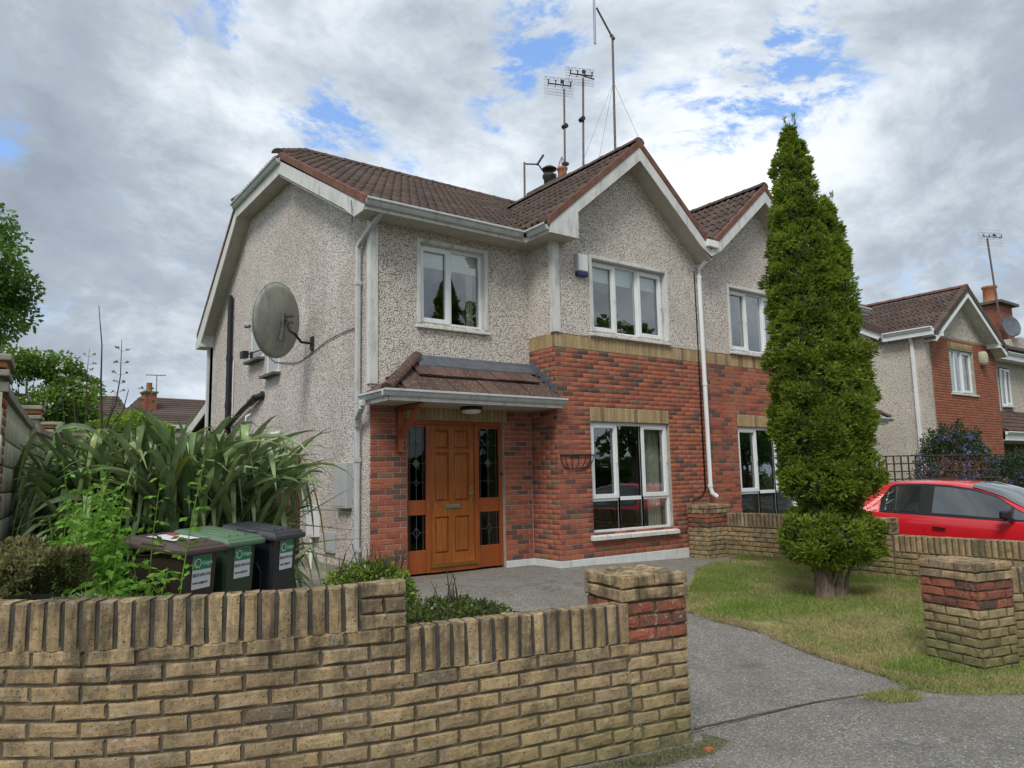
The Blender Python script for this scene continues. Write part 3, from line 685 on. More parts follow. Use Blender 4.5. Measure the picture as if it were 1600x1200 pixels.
# ------------------------------------------------------------------ the two halves of the pair of houses
WORLDBUILT = []
def base(name, loc, label, cat, group=None):
    o = empty(name, loc, label, cat, group); WORLDBUILT.append(o); return o
zf = lambda y: 5.28+.555*(y-.57)            # main front roof plane
zb = lambda x: 6.86-.854*abs(x-1.67)        # roof plane of the gabled bay
RIDGE_Y, RIDGE_Z = 5.28, 5.28+.555*(5.28-.57)
def build_half(mir):
    X = (lambda x: x) if not mir else (lambda x: 6.82-x)
    sgn = 1 if not mir else -1
    H = base('semi_detached_house', (X(0), 0, 0), 'pebbledash and red brick house with half-hipped tiled roof and golden wood front door' if not mir else
             'right half of the semi-detached pair, mostly hidden behind the tall conifer', 'house', 'semi-detached houses')
    bx = lambda mb, a_, c_, *r_: mb.box(X(a_), X(c_), *r_)
    WU = (X(.79) if not mir else X(2.53), X(2.53) if not mir else X(.79))       # upper bay window
    WL = (min(X(.675), X(2.475)), max(X(.675), X(2.475)))
    WS = (min(X(-1.985), X(-.845)), max(X(-1.985), X(-.845)))
    # --- masonry
    w = MB(); wall_rects(w, 'x', .008, .25, min(X(0.008), X(3.41)), max(X(0.008), X(3.41)), -.4, 3.54, [(WL[0], WL[1], .45, 2.19)])
    wb = w.build('bay_wall', M_MORT, H)
    w = MB(); w.box(X(.008), X(.25), .25, .90, -.4, 3.54); wside = w.build('bay_side_wall', M_MORT, H)
    w = MB(); wall_rects(w, 'x', .663, .90, min(X(-2.75), X(.008)), max(X(-2.75), X(.008)), -.4, 2.62, [(min(X(-2.2), X(-.53)), max(X(-2.2), X(-.53)), -.5, 2.19)])
    wp = w.build('porch_wall', M_MORT, H)
    w = MB(); wall_rects(w, 'x', .65, .90, min(X(-2.76), X(0)), max(X(-2.76), X(0)), 2.62, 5.25, [(WS[0]-.0, WS[1]+.0, 3.6, 4.81)])
    w.build('upper_front_wall', M_PEB, H)
    w = MB(); wall_rects(w, 'x', -.008, .22, min(X(0), X(3.41)), max(X(0), X(3.41)), 3.54, 5.12, [(WU[0], WU[1], 3.635, 4.84)])
    w.prism([(X(0), -.008, 5.12), (X(3.41), -.008, 5.12), (X(3.41), -.008, zb(3.41)-.03), (X(1.67), -.008, zb(1.67)-.03), (X(0), -.008, zb(0)-.03)], (0, .228, 0))
    w.build('bay_gable_wall', M_PEB, H)
    w = MB(); w.box(X(-.006), X(.2), .22, .65, 3.54, 5.25); w.build('bay_upper_side_wall', M_PEB, H)
    w = MB(); gy = [(.9, -.4), (.9, 5.2), (3.86, 6.84), (6.42, 6.84), (9.25, 4.72), (9.25, -.4)]
    w.prism([(X(-2.76), y, z) for y, z in gy], (.25*sgn, 0, 0)); w.prism([(X(-2.76), y, z) for y, z in [(.655, 2.62), (.655, 5.1), (.9, 5.2), (.9, 2.62)]], (.006*sgn, 0, 0)) if False else None
    gw = w.build('gable_side_wall', M_PEBL, H)
    w = MB(); w.prism([(X(-2.763), y, z) for y, z in [(.67, -.4), (.67, 5.08), (.9, 5.2), (.9, -.4)]], (.06*sgn, 0, 0)); w.build('gable_corner_wall', M_PEBL, H)
    w = MB(); w.box(X(-2.76), X(3.41), 9.0, 9.25, -.4, 4.9); w.build('rear_wall', M_PEBL, H)
    w = MB(); w.box(X(-2.51), X(3.41), 8.99, 9.0, 0, 1) if False else None
    # --- plinth and concrete base
    w = MB(); w.box(X(-.022), X(3.41), -.022, .006, -.4, .095); w.box(X(-.022), X(.006), .006, .66, -.4, .095); w.box(X(-.53), X(-.022), .633, .66, -.4, .095)
    w.build('plinth', M_PLIN, H, bevel=.006); w = MB(); w.box(X(-2.2), X(-2.76), .633, .66, -.4, .095); w.build('plinth', M_PLIN, H, bevel=.006)
    if not mir:
        w = MB(); w.box(-2.80, -2.755, .66, 9.25, -.4, .145); w.build('concrete_plinth', M_CONC, H, bevel=.01)
    # --- facing bricks
    it = brickwork((min(X(0), X(3.41)), 0), (1, 0), 3.41, .10, 43, [(WL[0]-min(X(0), X(3.41)), WL[1]-min(X(0), X(3.41)), .45, 2.19), (WL[0]-min(X(0), X(3.41)), WL[1]-min(X(0), X(3.41)), 2.19, 2.415)], ch=.0748, seed=11+mir)
    if not mir:
        it += brickwork((0, .655), (0, -1), .655, .10, 43, ch=.0748, seed=12, start=1)
        it += brickwork((-.53, .655), (1, 0), .53, .10, 34, ch=.0748, seed=13, start=1)
    it += brickwork((-2.755 if not mir else X(-2.2), .655), (1, 0), .555, .10, 33, ch=.0748, seed=14)
    if mir: it += brickwork((X(0), .655), (1, 0), .53, .10, 34, ch=.0748, seed=16); it += brickwork((X(0), 0), (0, 1), .655, .10, 43, ch=.0748, seed=15)
    if not mir: it += brickwork((-2.757, .73), (0, -1), .075, .10, 33, ch=.0748, seed=17)
    place_pieces(wb, 'brick', it, M_BR, 290)
    so_ = soldiers((min(X(0), X(3.41)), 0), (1, 0), 3.41, 3.317) + soldiers((WL[0], 0), (1, 0), 1.8, 2.19, pitch=.075)
    if not mir: so_ += soldiers((0, .655), (0, -1), .655, 3.317) + soldiers((-2.36, .655), (1, 0), 1.89, 2.19, pitch=.075)
    place_pieces(wb, 'soldier_brick', so_, M_BUFFH, 200)
    # --- windows
    window(H, *WU, 3.635, 4.84, 0, [(0, .345, 0, 1, 2), (.345, .64, 0, 1, 0), (.64, 1, 0, 1, 2)] if not mir else [(0, .36, 0, 1, 2), (.36, .65, 0, 1, 0), (.65, 1, 0, 1, 1)], blind=.26 if not mir else 0, curtain=None if not mir else [(.38, .5)])
    surround(H, *WU, 3.635, 4.84, -.008)
    window(H, *WL, .45, 2.19, -.02, [(0, .345, .30, 1, 2), (.345, .64, .30, 1, 0), (.64, 1, .30, 1, 2), (0, .345, 0, .30, 0), (.345, .64, 0, .30, 0), (.64, 1, 0, .30, 0)], curtain=[(0, .05), (.80, .99)] if not mir else [(.0, .06)], sill_drop=.075)
    window(H, *WS, 3.6, 4.81, .65, [(0, .49, 0, 1, 2), (.49, 1, 0, 1, 0)], blind=.26, curtain=[(.84, .95)])
    surround(H, *WS, 3.6, 4.81, .65)
    # --- white corner trims
    w = MB(); w.box(X(-2.785), X(-2.66), .628, .66, 2.66, 4.98); w.box(X(-2.785), X(-2.755), .66, .74, 2.66, 5.02); w.build('corner_trim', M_TRIM, H, bevel=.004)
    w = MB(); w.box(X(-.03), X(.10), -.034, 0.0, 3.55, 5.0); w.box(X(-.03), X(0), 0, .075, 3.55, 5.0); w.build('corner_trim', M_TRIM, H, bevel=.004)
    # --- front door
    D = MB(); fy = .735; dz = .03
    for a_, c_ in ((-2.2, -2.15), (-1.86, -1.79), (-1.03, -.955), (-.585, -.53)): bx(D, a_, c_, fy-.02, fy+.09, dz, 2.13)
    bx(D, -2.2, -.53, fy-.02, fy+.09, 2.13, 2.19)
    for a_, c_ in ((-2.15, -1.86), (-.955, -.585)):
        bx(D, a_, c_, fy, fy+.06, .03, .35); bx(D, a_, c_, fy, fy+.06, .84, 1.05); bx(D, a_, c_, fy, fy+.06, 2.085, 2.13)
    fr = D.build('front_door', M_DFRM, H, bevel=.006)
    w = MB(); bx(w, -1.79, -1.03, fy-.03, fy+.02, dz, .10); w.build('threshold', M_DFRM, fr, bevel=.004)
    w = MB(); bx(w, -1.80, -1.02, fy-.055, fy+.01, .115, .135); bx(w, -1.80, -1.02, fy-.035, fy+.01, .10, .115); w.build('weather_bar', M_BRASS, fr)
    w = MB(); y0_, y1_ = fy+.005, fy+.05
    cols = [(-1.79, -1.70), (-1.47, -1.37), (-1.12, -1.03)]; rows_ = [(.135, .28), (.80, 1.02), (1.72, 1.78), (2.06, 2.13)]
    for a_, c_ in cols: bx(w, a_, c_, y0_, y1_, .135, 2.13)
    for z0_, z1_ in rows_: bx(w, -1.70, -1.47, y0_+.0015, y1_, z0_, z1_); bx(w, -1.37, -1.12, y0_+.0015, y1_, z0_, z1_)
    leaf = w.build('door_leaf', M_DOOR, fr, bevel=.006)
    for a_, c_ in ((-1.70, -1.47), (-1.37, -1.12)):
        for z0_, z1_ in ((.28, .80), (1.02, 1.72), (1.78, 2.06)):
            w = MB(); aa, cc = X(a_), X(c_); aa, cc = min(aa, cc), max(aa, cc)
            w.box(aa, cc, y0_+.028, y1_, z0_, z1_); e_ = .035
            o4 = [(aa+.012, z0_+.012), (cc-.012, z0_+.012), (cc-.012, z1_-.012), (aa+.012, z1_-.012)]; i4 = [(aa+e_, z0_+e_), (cc-e_, z0_+e_), (cc-e_, z1_-e_), (aa+e_, z1_-e_)]
            w.add([(x, y0_+.028, z) for x, z in o4]+[(x, y0_+.008, z) for x, z in i4], [(0, 1, 5, 4), (1, 2, 6, 5), (2, 3, 7, 6), (3, 0, 4, 7), (4, 5, 6, 7)])
            w.build('door_panel', M_DOOR, fr)
    for a_, c_ in ((-2.15, -1.86), (-.955, -.585)):
        for z0_, z1_ in ((.35, .84), (1.05, 2.085)):
            w = MB(); bx(w, a_, c_, fy+.02, fy+.028, z0_, z1_); w.build('pane', M_GLASSD, fr)
            w = MB(); xm = (a_+c_)/2; lw = .005
            def came(p, q): w.beam((X(p[0]), fy+.016, p[1]), (X(q[0]), fy+.016, q[1]), lw*.8, lw, (0, 1, 0))
            hs = [z0_+(z1_-z0_)*.5] if z1_-z0_ < .7 else [z0_+(z1_-z0_)*t for t in (.24, .5, .76)]
            came((xm, z0_), (xm, z1_)); came((a_+.04, z0_), (a_+.04, z1_)); came((c_-.04, z0_), (c_-.04, z1_))
            for hz in hs:
                s_ = .05 if hz != hs[len(hs)//2] else .075
                came((a_, hz), (xm-s_*.7, hz)); came((xm+s_*.7, hz), (c_, hz))
                for (p, q) in (((xm-s_*.7, hz), (xm, hz+s_)), ((xm, hz+s_), (xm+s_*.7, hz)), ((xm+s_*.7, hz), (xm, hz-s_)), ((xm, hz-s_), (xm-s_*.7, hz))): came(p, q)
            w.build('lead_came', M_LEAD, fr)
            if len(hs) > 1:
                w = MB(); hz = hs[1]; w.prism([(X(xm-.045), fy+.0185, hz), (X(xm), fy+.0185, hz+.065), (X(xm+.045), fy+.0185, hz), (X(xm), fy+.0185, hz-.065)], (0, .001, 0)); w.build('coloured_glass', simple('stained_glass', (.10, .13, .03), .2) if 'stained_glass' not in MATS else MATS['stained_glass'], fr)
    if not mir:
        w = MB(); w.box(-.77, -.60, fy+.05, fy+.055, .35, 2.08); w.build('curtain', M_CURT, fr)
        w = MB(); w.quad((-.96, fy+.2, .3), (-.76, fy+.2, .3), (-.76, fy+.2, 2.1), (-.96, fy+.2, 2.1)); w.build('coat', simple('maroon_cloth', (.11, .03, .04), .9), fr)
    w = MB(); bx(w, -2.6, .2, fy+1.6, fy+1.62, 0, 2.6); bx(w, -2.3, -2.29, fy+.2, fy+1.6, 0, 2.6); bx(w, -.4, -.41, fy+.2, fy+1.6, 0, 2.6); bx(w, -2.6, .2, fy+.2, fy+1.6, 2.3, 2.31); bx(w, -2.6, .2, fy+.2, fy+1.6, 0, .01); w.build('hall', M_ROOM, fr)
    w = MB(); bx(w, -1.54, -1.28, fy-.008, fy+.006, .915, .975); bx(w, -1.525, -1.295, fy-.013, fy-.007, .925, .962); w.build('letterbox', M_LETTER, fr, bevel=.003)
    w = MB(); bx(w, -1.095, -1.055, fy-.004, fy+.006, 1.0, 1.22); w.beam((X(-1.075), fy-.045, 1.13), (X(-1.17), fy-.045, 1.125), .018, .018); w.tube([(X(-1.075), fy, 1.13), (X(-1.075), fy-.05, 1.13)], .009, 8); w.build('door_handle', M_BRASS, fr, bevel=.003)
    if not mir:
        w = MB(); w.tube([(-.555, fy-.024, 1.40), (-.555, fy-.034, 1.40)], .022, 12); w.build('bell_push', M_BLK, fr)
        w = MB(); w.box(-1.43, -1.40, fy-.001, fy+.004, 1.72, 1.775); w.build('door_number', M_BRASS, fr)
    # --- roof boards and verges
    r_ = MB(); rb = lambda pts, t=-.05: r_.prism(pts, (0, 0, t))
    rb([(X(-3.05), .25, zf(.25)), (X(3.41), .25, zf(.25)), (X(3.41), RIDGE_Y, RIDGE_Z), (X(-2.05), RIDGE_Y, RIDGE_Z), (X(-3.05), 3.74, zf(3.74))])
    rb([(X(-3.05), 3.74, zf(3.74)), (X(-2.05), RIDGE_Y, RIDGE_Z), (X(-3.05), 6.4, 7.01)])
    rb([(X(-3.05), 6.4, 7.01), (X(-2.05), RIDGE_Y, RIDGE_Z), (X(3.41), RIDGE_Y, RIDGE_Z), (X(3.41), 9.28, 4.76), (X(-3.05), 9.28, 4.76)])
    rb([(X(-.34), -.35, zb(-.34)), (X(1.67), -.35, zb(1.67)), (X(1.67), 3.5, zb(1.67)), (X(-.34), .5, zb(-.34))])
    rb([(X(3.41), -.35, zb(3.41)), (X(1.67), -.35, zb(1.67)), (X(1.67), 3.5, zb(1.67)), (X(3.41), 1.0, zb(3.41))])
    roof = r_.build('roof', M_TILE, H)
    tl = []
    L1 = math.hypot(1, .555); L2 = math.hypot(1, .854)
    def keep_main(p):
        x = X(p.x) if mir else p.x
        if x < -3.05+max(0, (p.y-3.74))*1.0/1.54+.02: return False
        if p.y > RIDGE_Y-.05: return False
        zz_ = zb(x)
        return not (x > -.34 and zz_ > p.z+.02)
    if not mir: tl += tile_slope((-3.02, .225, zf(.225)+.004), (1, 0, 0), (0, 1/L1, .555/L1), 6.0, 5.9, keep_main)
    def keep_bay(p):
        return p.y > -.33 and (p.z > zf(p.y)+.03) and abs(X(p.x)-1.67) > .10
    tl_l = tile_slope((X(-.38) if not mir else X(3.41)+.0, 3.6, zb(-.38)+.004 if not mir else zb(3.41)+.004), (0, -1, 0), (1/L2, 0, .854/L2), 3.95, 2.68 if not mir else 2.25, keep_bay, seed=9)
    tl += tl_l
    place_pieces(roof, 'roof_tile', tl, M_TILE, 295)
    if not mir:
        nb_ = tile_slope((3.45, -.33, zb(3.41)+.004), (0, 1, 0), (-1/L2, 0, .854/L2), 3.0, 2.2, keep_bay)
        o_ = link('roof_tile_mass', join_meshes('roof_tile_mass', [(a_, b_) for a_, b_, _ in nb_], M_TILE), roof); o_['kind'] = 'stuff'
        hh = math.hypot(1, .85); hp = tile_slope((-3.0, 6.4, 7.075), (0, -1, 0), (1/hh, 0, .85/hh), 2.66, 1.3, lambda p: 3.74+(p.x+3.05)*1.54 < p.y < 6.4-(p.x+3.05)*1.12)
        o_ = link('roof_tile_mass', join_meshes('roof_tile_mass', [(a_, b_) for a_, b_, _ in hp], M_TILE), roof); o_['kind'] = 'stuff'
        ridge_line(roof, (-2.05, RIDGE_Y, RIDGE_Z+.06), (3.41, RIDGE_Y, RIDGE_Z+.06), M_TILE)
        ridge_line(roof, (-3.08, 3.74, zf(3.74)+.05), (-2.05, RIDGE_Y, RIDGE_Z+.06), M_TILE)
        ridge_line(roof, (-3.08, 6.4, 7.04), (-2.05, RIDGE_Y, RIDGE_Z+.06), M_TILE)
    ridge_line(roof, (X(1.67), -.37, zb(1.67)+.055), (X(1.67), 3.5, zb(1.67)+.055), M_TILE)
    # verges
    e_ = .012
    def strip(mb, pts, th, dz0, dz1):   # vertical board along a polyline, thickness vector th
        for p, q in zip(pts, pts[1:]):
            p, q = Vector(p), Vector(q); mb.prism([p+Vector((0, 0, dz0)), q+Vector((0, 0, dz0)), q+Vector((0, 0, dz1)), p+Vector((0, 0, dz1))], th)
    gx = X(-3.06)
    for pts_, th_, d0_, d1_ in (([(gx, .2, zf(.2)), (gx, 3.74, zf(3.74))], (.05*sgn, 0, 0), -.06, .07), ([(gx, 6.4, 7.01), (gx, 9.3, 4.745)], (.05*sgn, 0, 0), -.06, .05),
                                ([(X(-.36), -.375, zb(-.36)), (X(1.665), -.375, zb(1.67))], (0, .05, 0), -.045, .085), ([(X(3.39), -.375, zb(3.39)), (X(1.675), -.375, zb(1.67))], (0, .05, 0), -.045, .085)):
        v = MB(); strip(v, pts_, th_, d0_, d1_); v.build('verge', M_VERGE, roof, bevel=.006)
    # bargeboards, fascias, soffits
    w = MB(); w.prism([(gx-.0+.014*sgn, .24, zf(.24)-.06), (gx+.014*sgn, 3.82, zf(3.74)-.06), (gx+.014*sgn, 3.82, zf(3.74)-.30), (gx+.014*sgn, .95, zf(.95)-.30), (gx+.014*sgn, .60, 4.965), (gx+.014*sgn, .30, 4.965)], (.02*sgn, 0, 0)); w.build('bargeboard', M_TRIM, H)
    w = MB(); w.prism([(gx+.014*sgn, 6.34, 6.95), (gx+.014*sgn, 9.28, 4.70), (gx+.014*sgn, 9.28, 4.45), (gx+.014*sgn, 9.0, 4.5), (gx+.014*sgn, 6.34, 6.70)], (.02*sgn, 0, 0)); w.build('bargeboard', M_TRIM, H)
    w = MB(); w.box(X(-3.05), X(-3.03), 3.74, 6.4, 6.70, 6.94); w.build('fascia', M_TRIM, H)
    w = MB(); w.box(X(-3.03), X(-2.755), 3.82, 6.36, 6.71, 6.73)
    for p, q in (((.30, 4.97), (.62, 4.97)), ((.62, 4.975), (3.84, 6.71)), ((6.34, 6.71), (9.28, 4.46))):
        w.prism([(X(-3.03), p[0], p[1]), (X(-3.03), q[0], q[1]), (X(-3.03), q[0], q[1]+.02), (X(-3.03), p[0], p[1]+.02)], (.275*sgn, 0, 0))
    w.build('soffit', M_SOFF, H)
    w = MB(); w.box(X(-3.03), X(-.30), .252, .272, 4.97, 5.10); w.box(X(-.32), X(-.30), -.33, .30, 4.98, 5.10); w.build('fascia', M_TRIM, H)
    w = MB(); w.box(X(-3.03), X(-.30), .272, .66, 4.975, 4.99); w.box(X(-.30), X(0), -.31, .66, 4.987, 5.002); w.build('soffit', M_SOFF, H)
    # bay bargeboards with the boxed foot
    bzb = lambda x: zb(x)-.045
    w = MB(); w.prism([(X(-.33), -.36, 4.97), (X(.24), -.36, 4.97), (X(.24), -.36, bzb(.24)-.20), (X(1.67), -.36, bzb(1.67)-.235), (X(1.67), -.36, bzb(1.67)), (X(-.33), -.36, bzb(-.33))], (0, .02, 0)); w.build('bargeboard', M_TRIM, H)
    w = MB(); w.prism([(X(1.67), -.36, bzb(1.67)-.235), (X(3.13), -.36, bzb(3.13)-.215), (X(3.41), -.36, bzb(3.3)-.22), (X(3.41), -.36, bzb(3.41)), (X(1.67), -.36, bzb(1.67))], (0, .0201, 0)); w.build('bargeboard', M_TRIM, H)
    w = MB()
    for p, q in ((.24, 1.67), (3.40, 1.67)):
        zp, zq = bzb(p)-.19, bzb(q)-.19
        w.prism([(X(p), -.34, zp), (X(q), -.34, zq), (X(q), -.34, zq+.018), (X(p), -.34, zp+.018)], (0, .335, 0))
    w.box(X(-.30), X(.24), -.34, 0, 4.975, 4.985); w.build('soffit', M_SOFF, H)
    w = MB(); w.box(X(.225), X(.24), -.34, -.008, 4.985, bzb(.24)-.19); w.build('box_end', M_TRIM, H)
    # gutters
    gutter('gutter', H, (X(-3.05), .25, 5.12), (X(-.42), .25, 5.12), M_GUT)
    gutter('gutter', H, (X(-.32), .14, 5.12), (X(-.32), -.33, 5.12), M_GUT, outn=(-sgn, 0, 0))
    gutter('gutter', H, (X(-3.05), 3.70, 6.99), (X(-3.05), 6.42, 6.99), M_GUT, outn=(-sgn, 0, 0))
    # porch roof
    pe, pt, yE, yT = 2.475, 3.045, -.10, .65; ps_ = (pt-pe)/(yT-yE); Lp = math.hypot(1, ps_)
    q = MB(); q.prism([(X(-2.86), yE, pe), (X(.02), yE, pe), (X(.02), 0.0, pe+ps_*.1), (X(0), 0.0, pe+ps_*.1), (X(0), yT, pt), (X(-2.06), yT, pt)], (0, 0, -.04))
    q.prism([(X(-2.86), yE, pe), (X(-2.06), yT, pt), (X(-2.86), yT, pe)], (0, 0, -.04)); pr = q.build('porch_roof', M_TILEP, H)
    pit = []
    for row, (yy, stag) in enumerate(((-.115, 0), (.255, .13))):
        pitch = .262; n_ = 12
        for i in range(-1, n_):
            x0_ = -2.88+i*pitch+stag; cx = x0_+pitch/2; lim = -2.86+(yy-yE+.17)*(.80/.75)
            if cx < lim or cx > .02 or (row and cx > -.02): continue
            p = Vector((X(cx), yy, pe+ps_*(yy-yE)+.004)); ux = Vector((1, 0, 0)); uy = Vector((0, 1/Lp, ps_/Lp)); uz = ux.cross(uy)
            sc_ = pitch/.302*.965
            M_ = Matrix(((ux.x*sc_, uy.x*1.18, uz.x, p.x), (ux.y*sc_, uy.y*1.18, uz.y, p.y), (ux.z*sc_, uy.z*1.18, uz.z, p.z), (0, 0, 0, 1))) @ Matrix.Rotation(random.uniform(-.02, .02), 4, 'Z')
            M_.translation += Vector((0, random.uniform(-.008, .008), random.uniform(0, .012))); pit.append((T_FLAT, M_, uz))
    hs_ = math.hypot(.80, .57)
    for row, xx in enumerate((-2.88, -2.52)):
        for i in range(3):
            yy = .60-.26*i-.05
            if yy-.13 < yE+(xx+2.86+.15)*(.75/.80): continue
            ux = Vector((0, -1, 0)); uy = Vector((.80/hs_*sgn, 0, .57/hs_)); uz = Vector((-.57/hs_*sgn, 0, .80/hs_)); p = Vector((X(xx), yy, pe+(xx+2.86)*.7125+.006))
            pit.append((T_FLAT, Matrix(((ux.x*.86, uy.x*1.1, uz.x, p.x), (ux.y*.86, uy.y*1.1, uz.y, p.y), (ux.z*.86, uy.z*1.1, uz.z, p.z), (0, 0, 0, 1))), uz))
    for me, mw, _ in pit:
        if len(me.materials) == 0: me.materials.append(M_TILEP)
        o_ = bpy.data.objects.new('porch_tile', me); COL.objects.link(o_); o_.parent = pr; o_.matrix_local = mw
        o_.material_slots[0].link = 'OBJECT'; o_.material_slots[0].material = M_TILEP
    ridge_line(pr, (X(-2.90), -.13, pe+.05), (X(-2.06), .63, pt+.07), M_TILEP, r=.085, step=.38, name='hip_tile')
    w = MB(); w.prism([(X(-2.10), .628, pt+.03), (X(-2.10), .652, pt+.085), (X(-2.10), .652, pt-.02), (X(-2.10), .46, pt-.115), (X(-2.10), .46, pt-.09)], (2.12*sgn, 0, 0))
    w.build('lead_flashing', M_LEAD, pr)
    for i in range(5):
        w = MB(); yy = .62-.13*i; zz_ = pe+ps_*(yy-yE); w.box(X(-.022+.002*i), X(-.0), yy-.12, yy+.012, zz_-.02, zz_+.15-.006*i); w.box(X(-.024+.002*i), X(-.08), yy-.12, yy+.01, zz_+.005, zz_+.035) if False else None; w.build('stepped_flashing', M_LEAD, pr, bevel=.004)
    w = MB(); w.box(X(-2.86), X(.03), yE-.01, yE+.015, 2.36, 2.455); w.box(X(-2.86), X(-2.84), yE, .63, 2.36, 2.455); w.build('fascia', M_TRIM, pr)
    w = MB(); w.box(X(-2.84), X(0), yE+.01, .655, 2.365, 2.385); w.build('soffit', M_SOFF, pr)
    gutter('gutter', pr, (X(-2.97), yE-.01, 2.50), (X(.06), yE-.01, 2.50), M_GUT, h=.085, w=.095)
    gutter('gutter', pr, (X(-2.86), yE-.06, 2.50), (X(-2.86), .66, 2.50), M_GUT, h=.085, w=.095, outn=(-sgn, 0, 0))
    if not mir:
        # timber bracket under the porch roof
        w = MB(); w.box(-2.37, -2.29, .575, .65, 1.72, 2.36); w.box(-2.365, -2.295, .0, .575, 2.29, 2.36); w.prism([(-2.36, .57, 1.90), (-2.36, .57, 2.0), (-2.36, .18, 2.29), (-2.36, .10, 2.29)], (.06, 0, 0)); w.build('timber_bracket', M_DFRM, pr, bevel=.006)
        w = MB(); w.lathe([(0, 2.36), (.16, 2.36), (.165, 2.32), (.14, 2.31), (0, 2.31)], (-1.35, .30, 0)); l_ = w.build('porch_lamp', M_BLK, pr)
        w = MB(); w.lathe([(.145, 2.315), (.13, 2.28), (.08, 2.265), (0, 2.26)], (-1.35, .30, 0)); w.build('lamp_glass', M_BLIND, l_)
        # downpipes
        downpipe(H, [(-2.76, .24, 5.08), (-2.765, .26, 5.02), (-2.82, .80, 4.74), (-2.83, .93, 4.66), (-2.83, .93, 2.4), (-2.83, .93, .02)], collars=[(-2.83, .93, 4.1), (-2.83, .93, 1.6), (-2.83, .93, .38)])
        downpipe(H, [(-2.93, .55, 2.42), (-2.93, .55, 2.33), (-2.87, .86, 2.20), (-2.85, .90, 2.08)], w=.075)
        downpipe(H, [(-2.83, 9.10, 4.5), (-2.83, 9.10, 0)], m=M_GUT)
        w = MB(); w.prism([(-3.04, 8.95, 4.45), (-3.04, 9.45, 4.45), (-3.04, 9.45, 4.62), (-3.04, 9.1, 4.85), (-3.04, 8.95, 4.85)], (.28, 0, 0)); w.build('eaves_box', M_TRIM, H)
        # party-wall hopper and downpipe
        w = MB(); w.box(3.26, 3.56, -.42, -.12, 5.36, 5.49); w.box(3.34, 3.50, -.34, -.18, 5.28, 5.36); w.build('gutter_box', M_UPVC, H, bevel=.012)
        downpipe(H, [(3.43, -.24, 5.3), (3.43, -.23, 5.18), (3.39, -.08, 5.05), (3.385, -.075, 4.9), (3.385, -.07, 3.0), (3.385, -.07, 1.1), (3.40, -.09, 1.0), (3.47, -.14, .93)], rnd_=True, w=.08, m=M_UPVC, collars=[(3.385, -.07, 4.86), (3.385, -.07, 2.9), (3.385, -.07, 1.1)])
        w = MB(); w.tube([(3.325, -.012, 5.0), (3.325, -.012, 3.4), (3.32, -.012, 1.05), (3.22, -.012, .95), (2.98, -.014, .90), (2.96, -.014, .80), (2.97, -.014, .25)], .013, 6); w.tube([(2.93, -.016, .40), (2.93, -.016, .22)], .01, 6); w.build('black_cable', M_BLK, H)
        # soil pipe on the gable wall
        w = MB(); w.tube([(-2.83, 7.39, 5.28), (-2.83, 7.39, .1)], .057, 12); w.tube([(-2.83, 7.39, 5.28), (-2.83, 7.39, 5.33)], .045, 12)
        for z_ in (3.9, 2.9, 2.3): w.tube([(-2.83, 7.39, z_), (-2.83, 7.39, z_+.12)], .068, 12)
        w.tube([(-2.84, 7.38, 2.50), (-2.86, 6.2, 2.78), (-2.86, 5.55, 2.90)], .052, 12); w.tube([(-2.86, 5.75, 2.86), (-2.86, 5.42, 2.93)], .07, 12); w.tube([(-2.74, 5.30, 2.96), (-2.80, 5.34, 2.95), (-2.86, 5.5, 2.92)], [.068, .07, .06], 12); w.tube([(-2.74, 5.26, 2.96), (-2.82, 5.28, 2.96)], .085, 12)
        w.build('soil_pipe', M_BLK, H)
        w = MB(); w.tube([(-2.76, 5.95, 2.68), (-2.86, 5.97, 2.62), (-2.86, 6.0, 2.48), (-2.86, 6.4, 2.40), (-2.86, 6.9, 2.36)], .024, 8); w.build('waste_pipe', M_UPVC, H)
        w = MB(); w.tube([(-2.785, 7.22, 3.9), (-2.785, 7.22, .2)], .012, 6); w.build('thin_pipe', M_UPVC, H)
        # small side windows
        for y0_, y1_, z0_, z1_, in ((5.30, 6.05, 3.70, 4.30), (4.40, 5.05, 3.30, 4.15)):
            w = MB(); w.box(-2.775, -2.74, y0_, y1_, z0_, z0_+.05); w.box(-2.775, -2.74, y0_, y1_, z1_-.05, z1_); w.box(-2.775, -2.74, y0_, y0_+.05, z0_+.05, z1_-.05); w.box(-2.775, -2.74, y1_-.05, y1_, z0_+.05, z1_-.05)
            W_ = w.build('side_window', M_UPVC, H); w = MB(); w.box(-2.768, -2.755, y0_+.05, y1_-.05, z0_+.05, z1_-.05); w.build('pane', M_METER, W_)
            w = MB(); w.box(-2.90, -2.75, y0_-.07, y1_+.07, z0_-.05, z0_-.0); w.build('sill', M_CONCD, W_, bevel=.006)
        # meter boxes
        for a_, c_, z0_, z1_, d_, mm in ((1.22, 1.66, .96, 1.60, .10, M_METER), (2.43, 2.76, .50, 1.0, .09, M_UPVC), (1.80, 2.18, .30, .60, .04, M_METER)):
            w = MB(); w.box(-2.76-d_, -2.755, a_, c_, z0_, z1_); mb_ = w.build('meter_box', mm, H, bevel=.008)
            w = MB(); w.box(-2.765-d_, -2.76-d_, a_+.03, c_-.03, z0_+.03, z1_-.04); w.build('meter_door', mm, mb_, bevel=.003)
        w = MB(); w.tube([(-2.80, 2.66, .52), (-2.80, 2.66, .0)], .028, 8); w.build('conduit', M_UPVC, H)
        w = MB(); w.tube([(-2.75, 4.42, 2.16), (-2.88, 4.46, 2.17)], .055, 10); w.box(-2.79, -2.755, 4.30, 4.50, 2.08, 2.24); w.build('vent_pipe', M_UPVC, H)
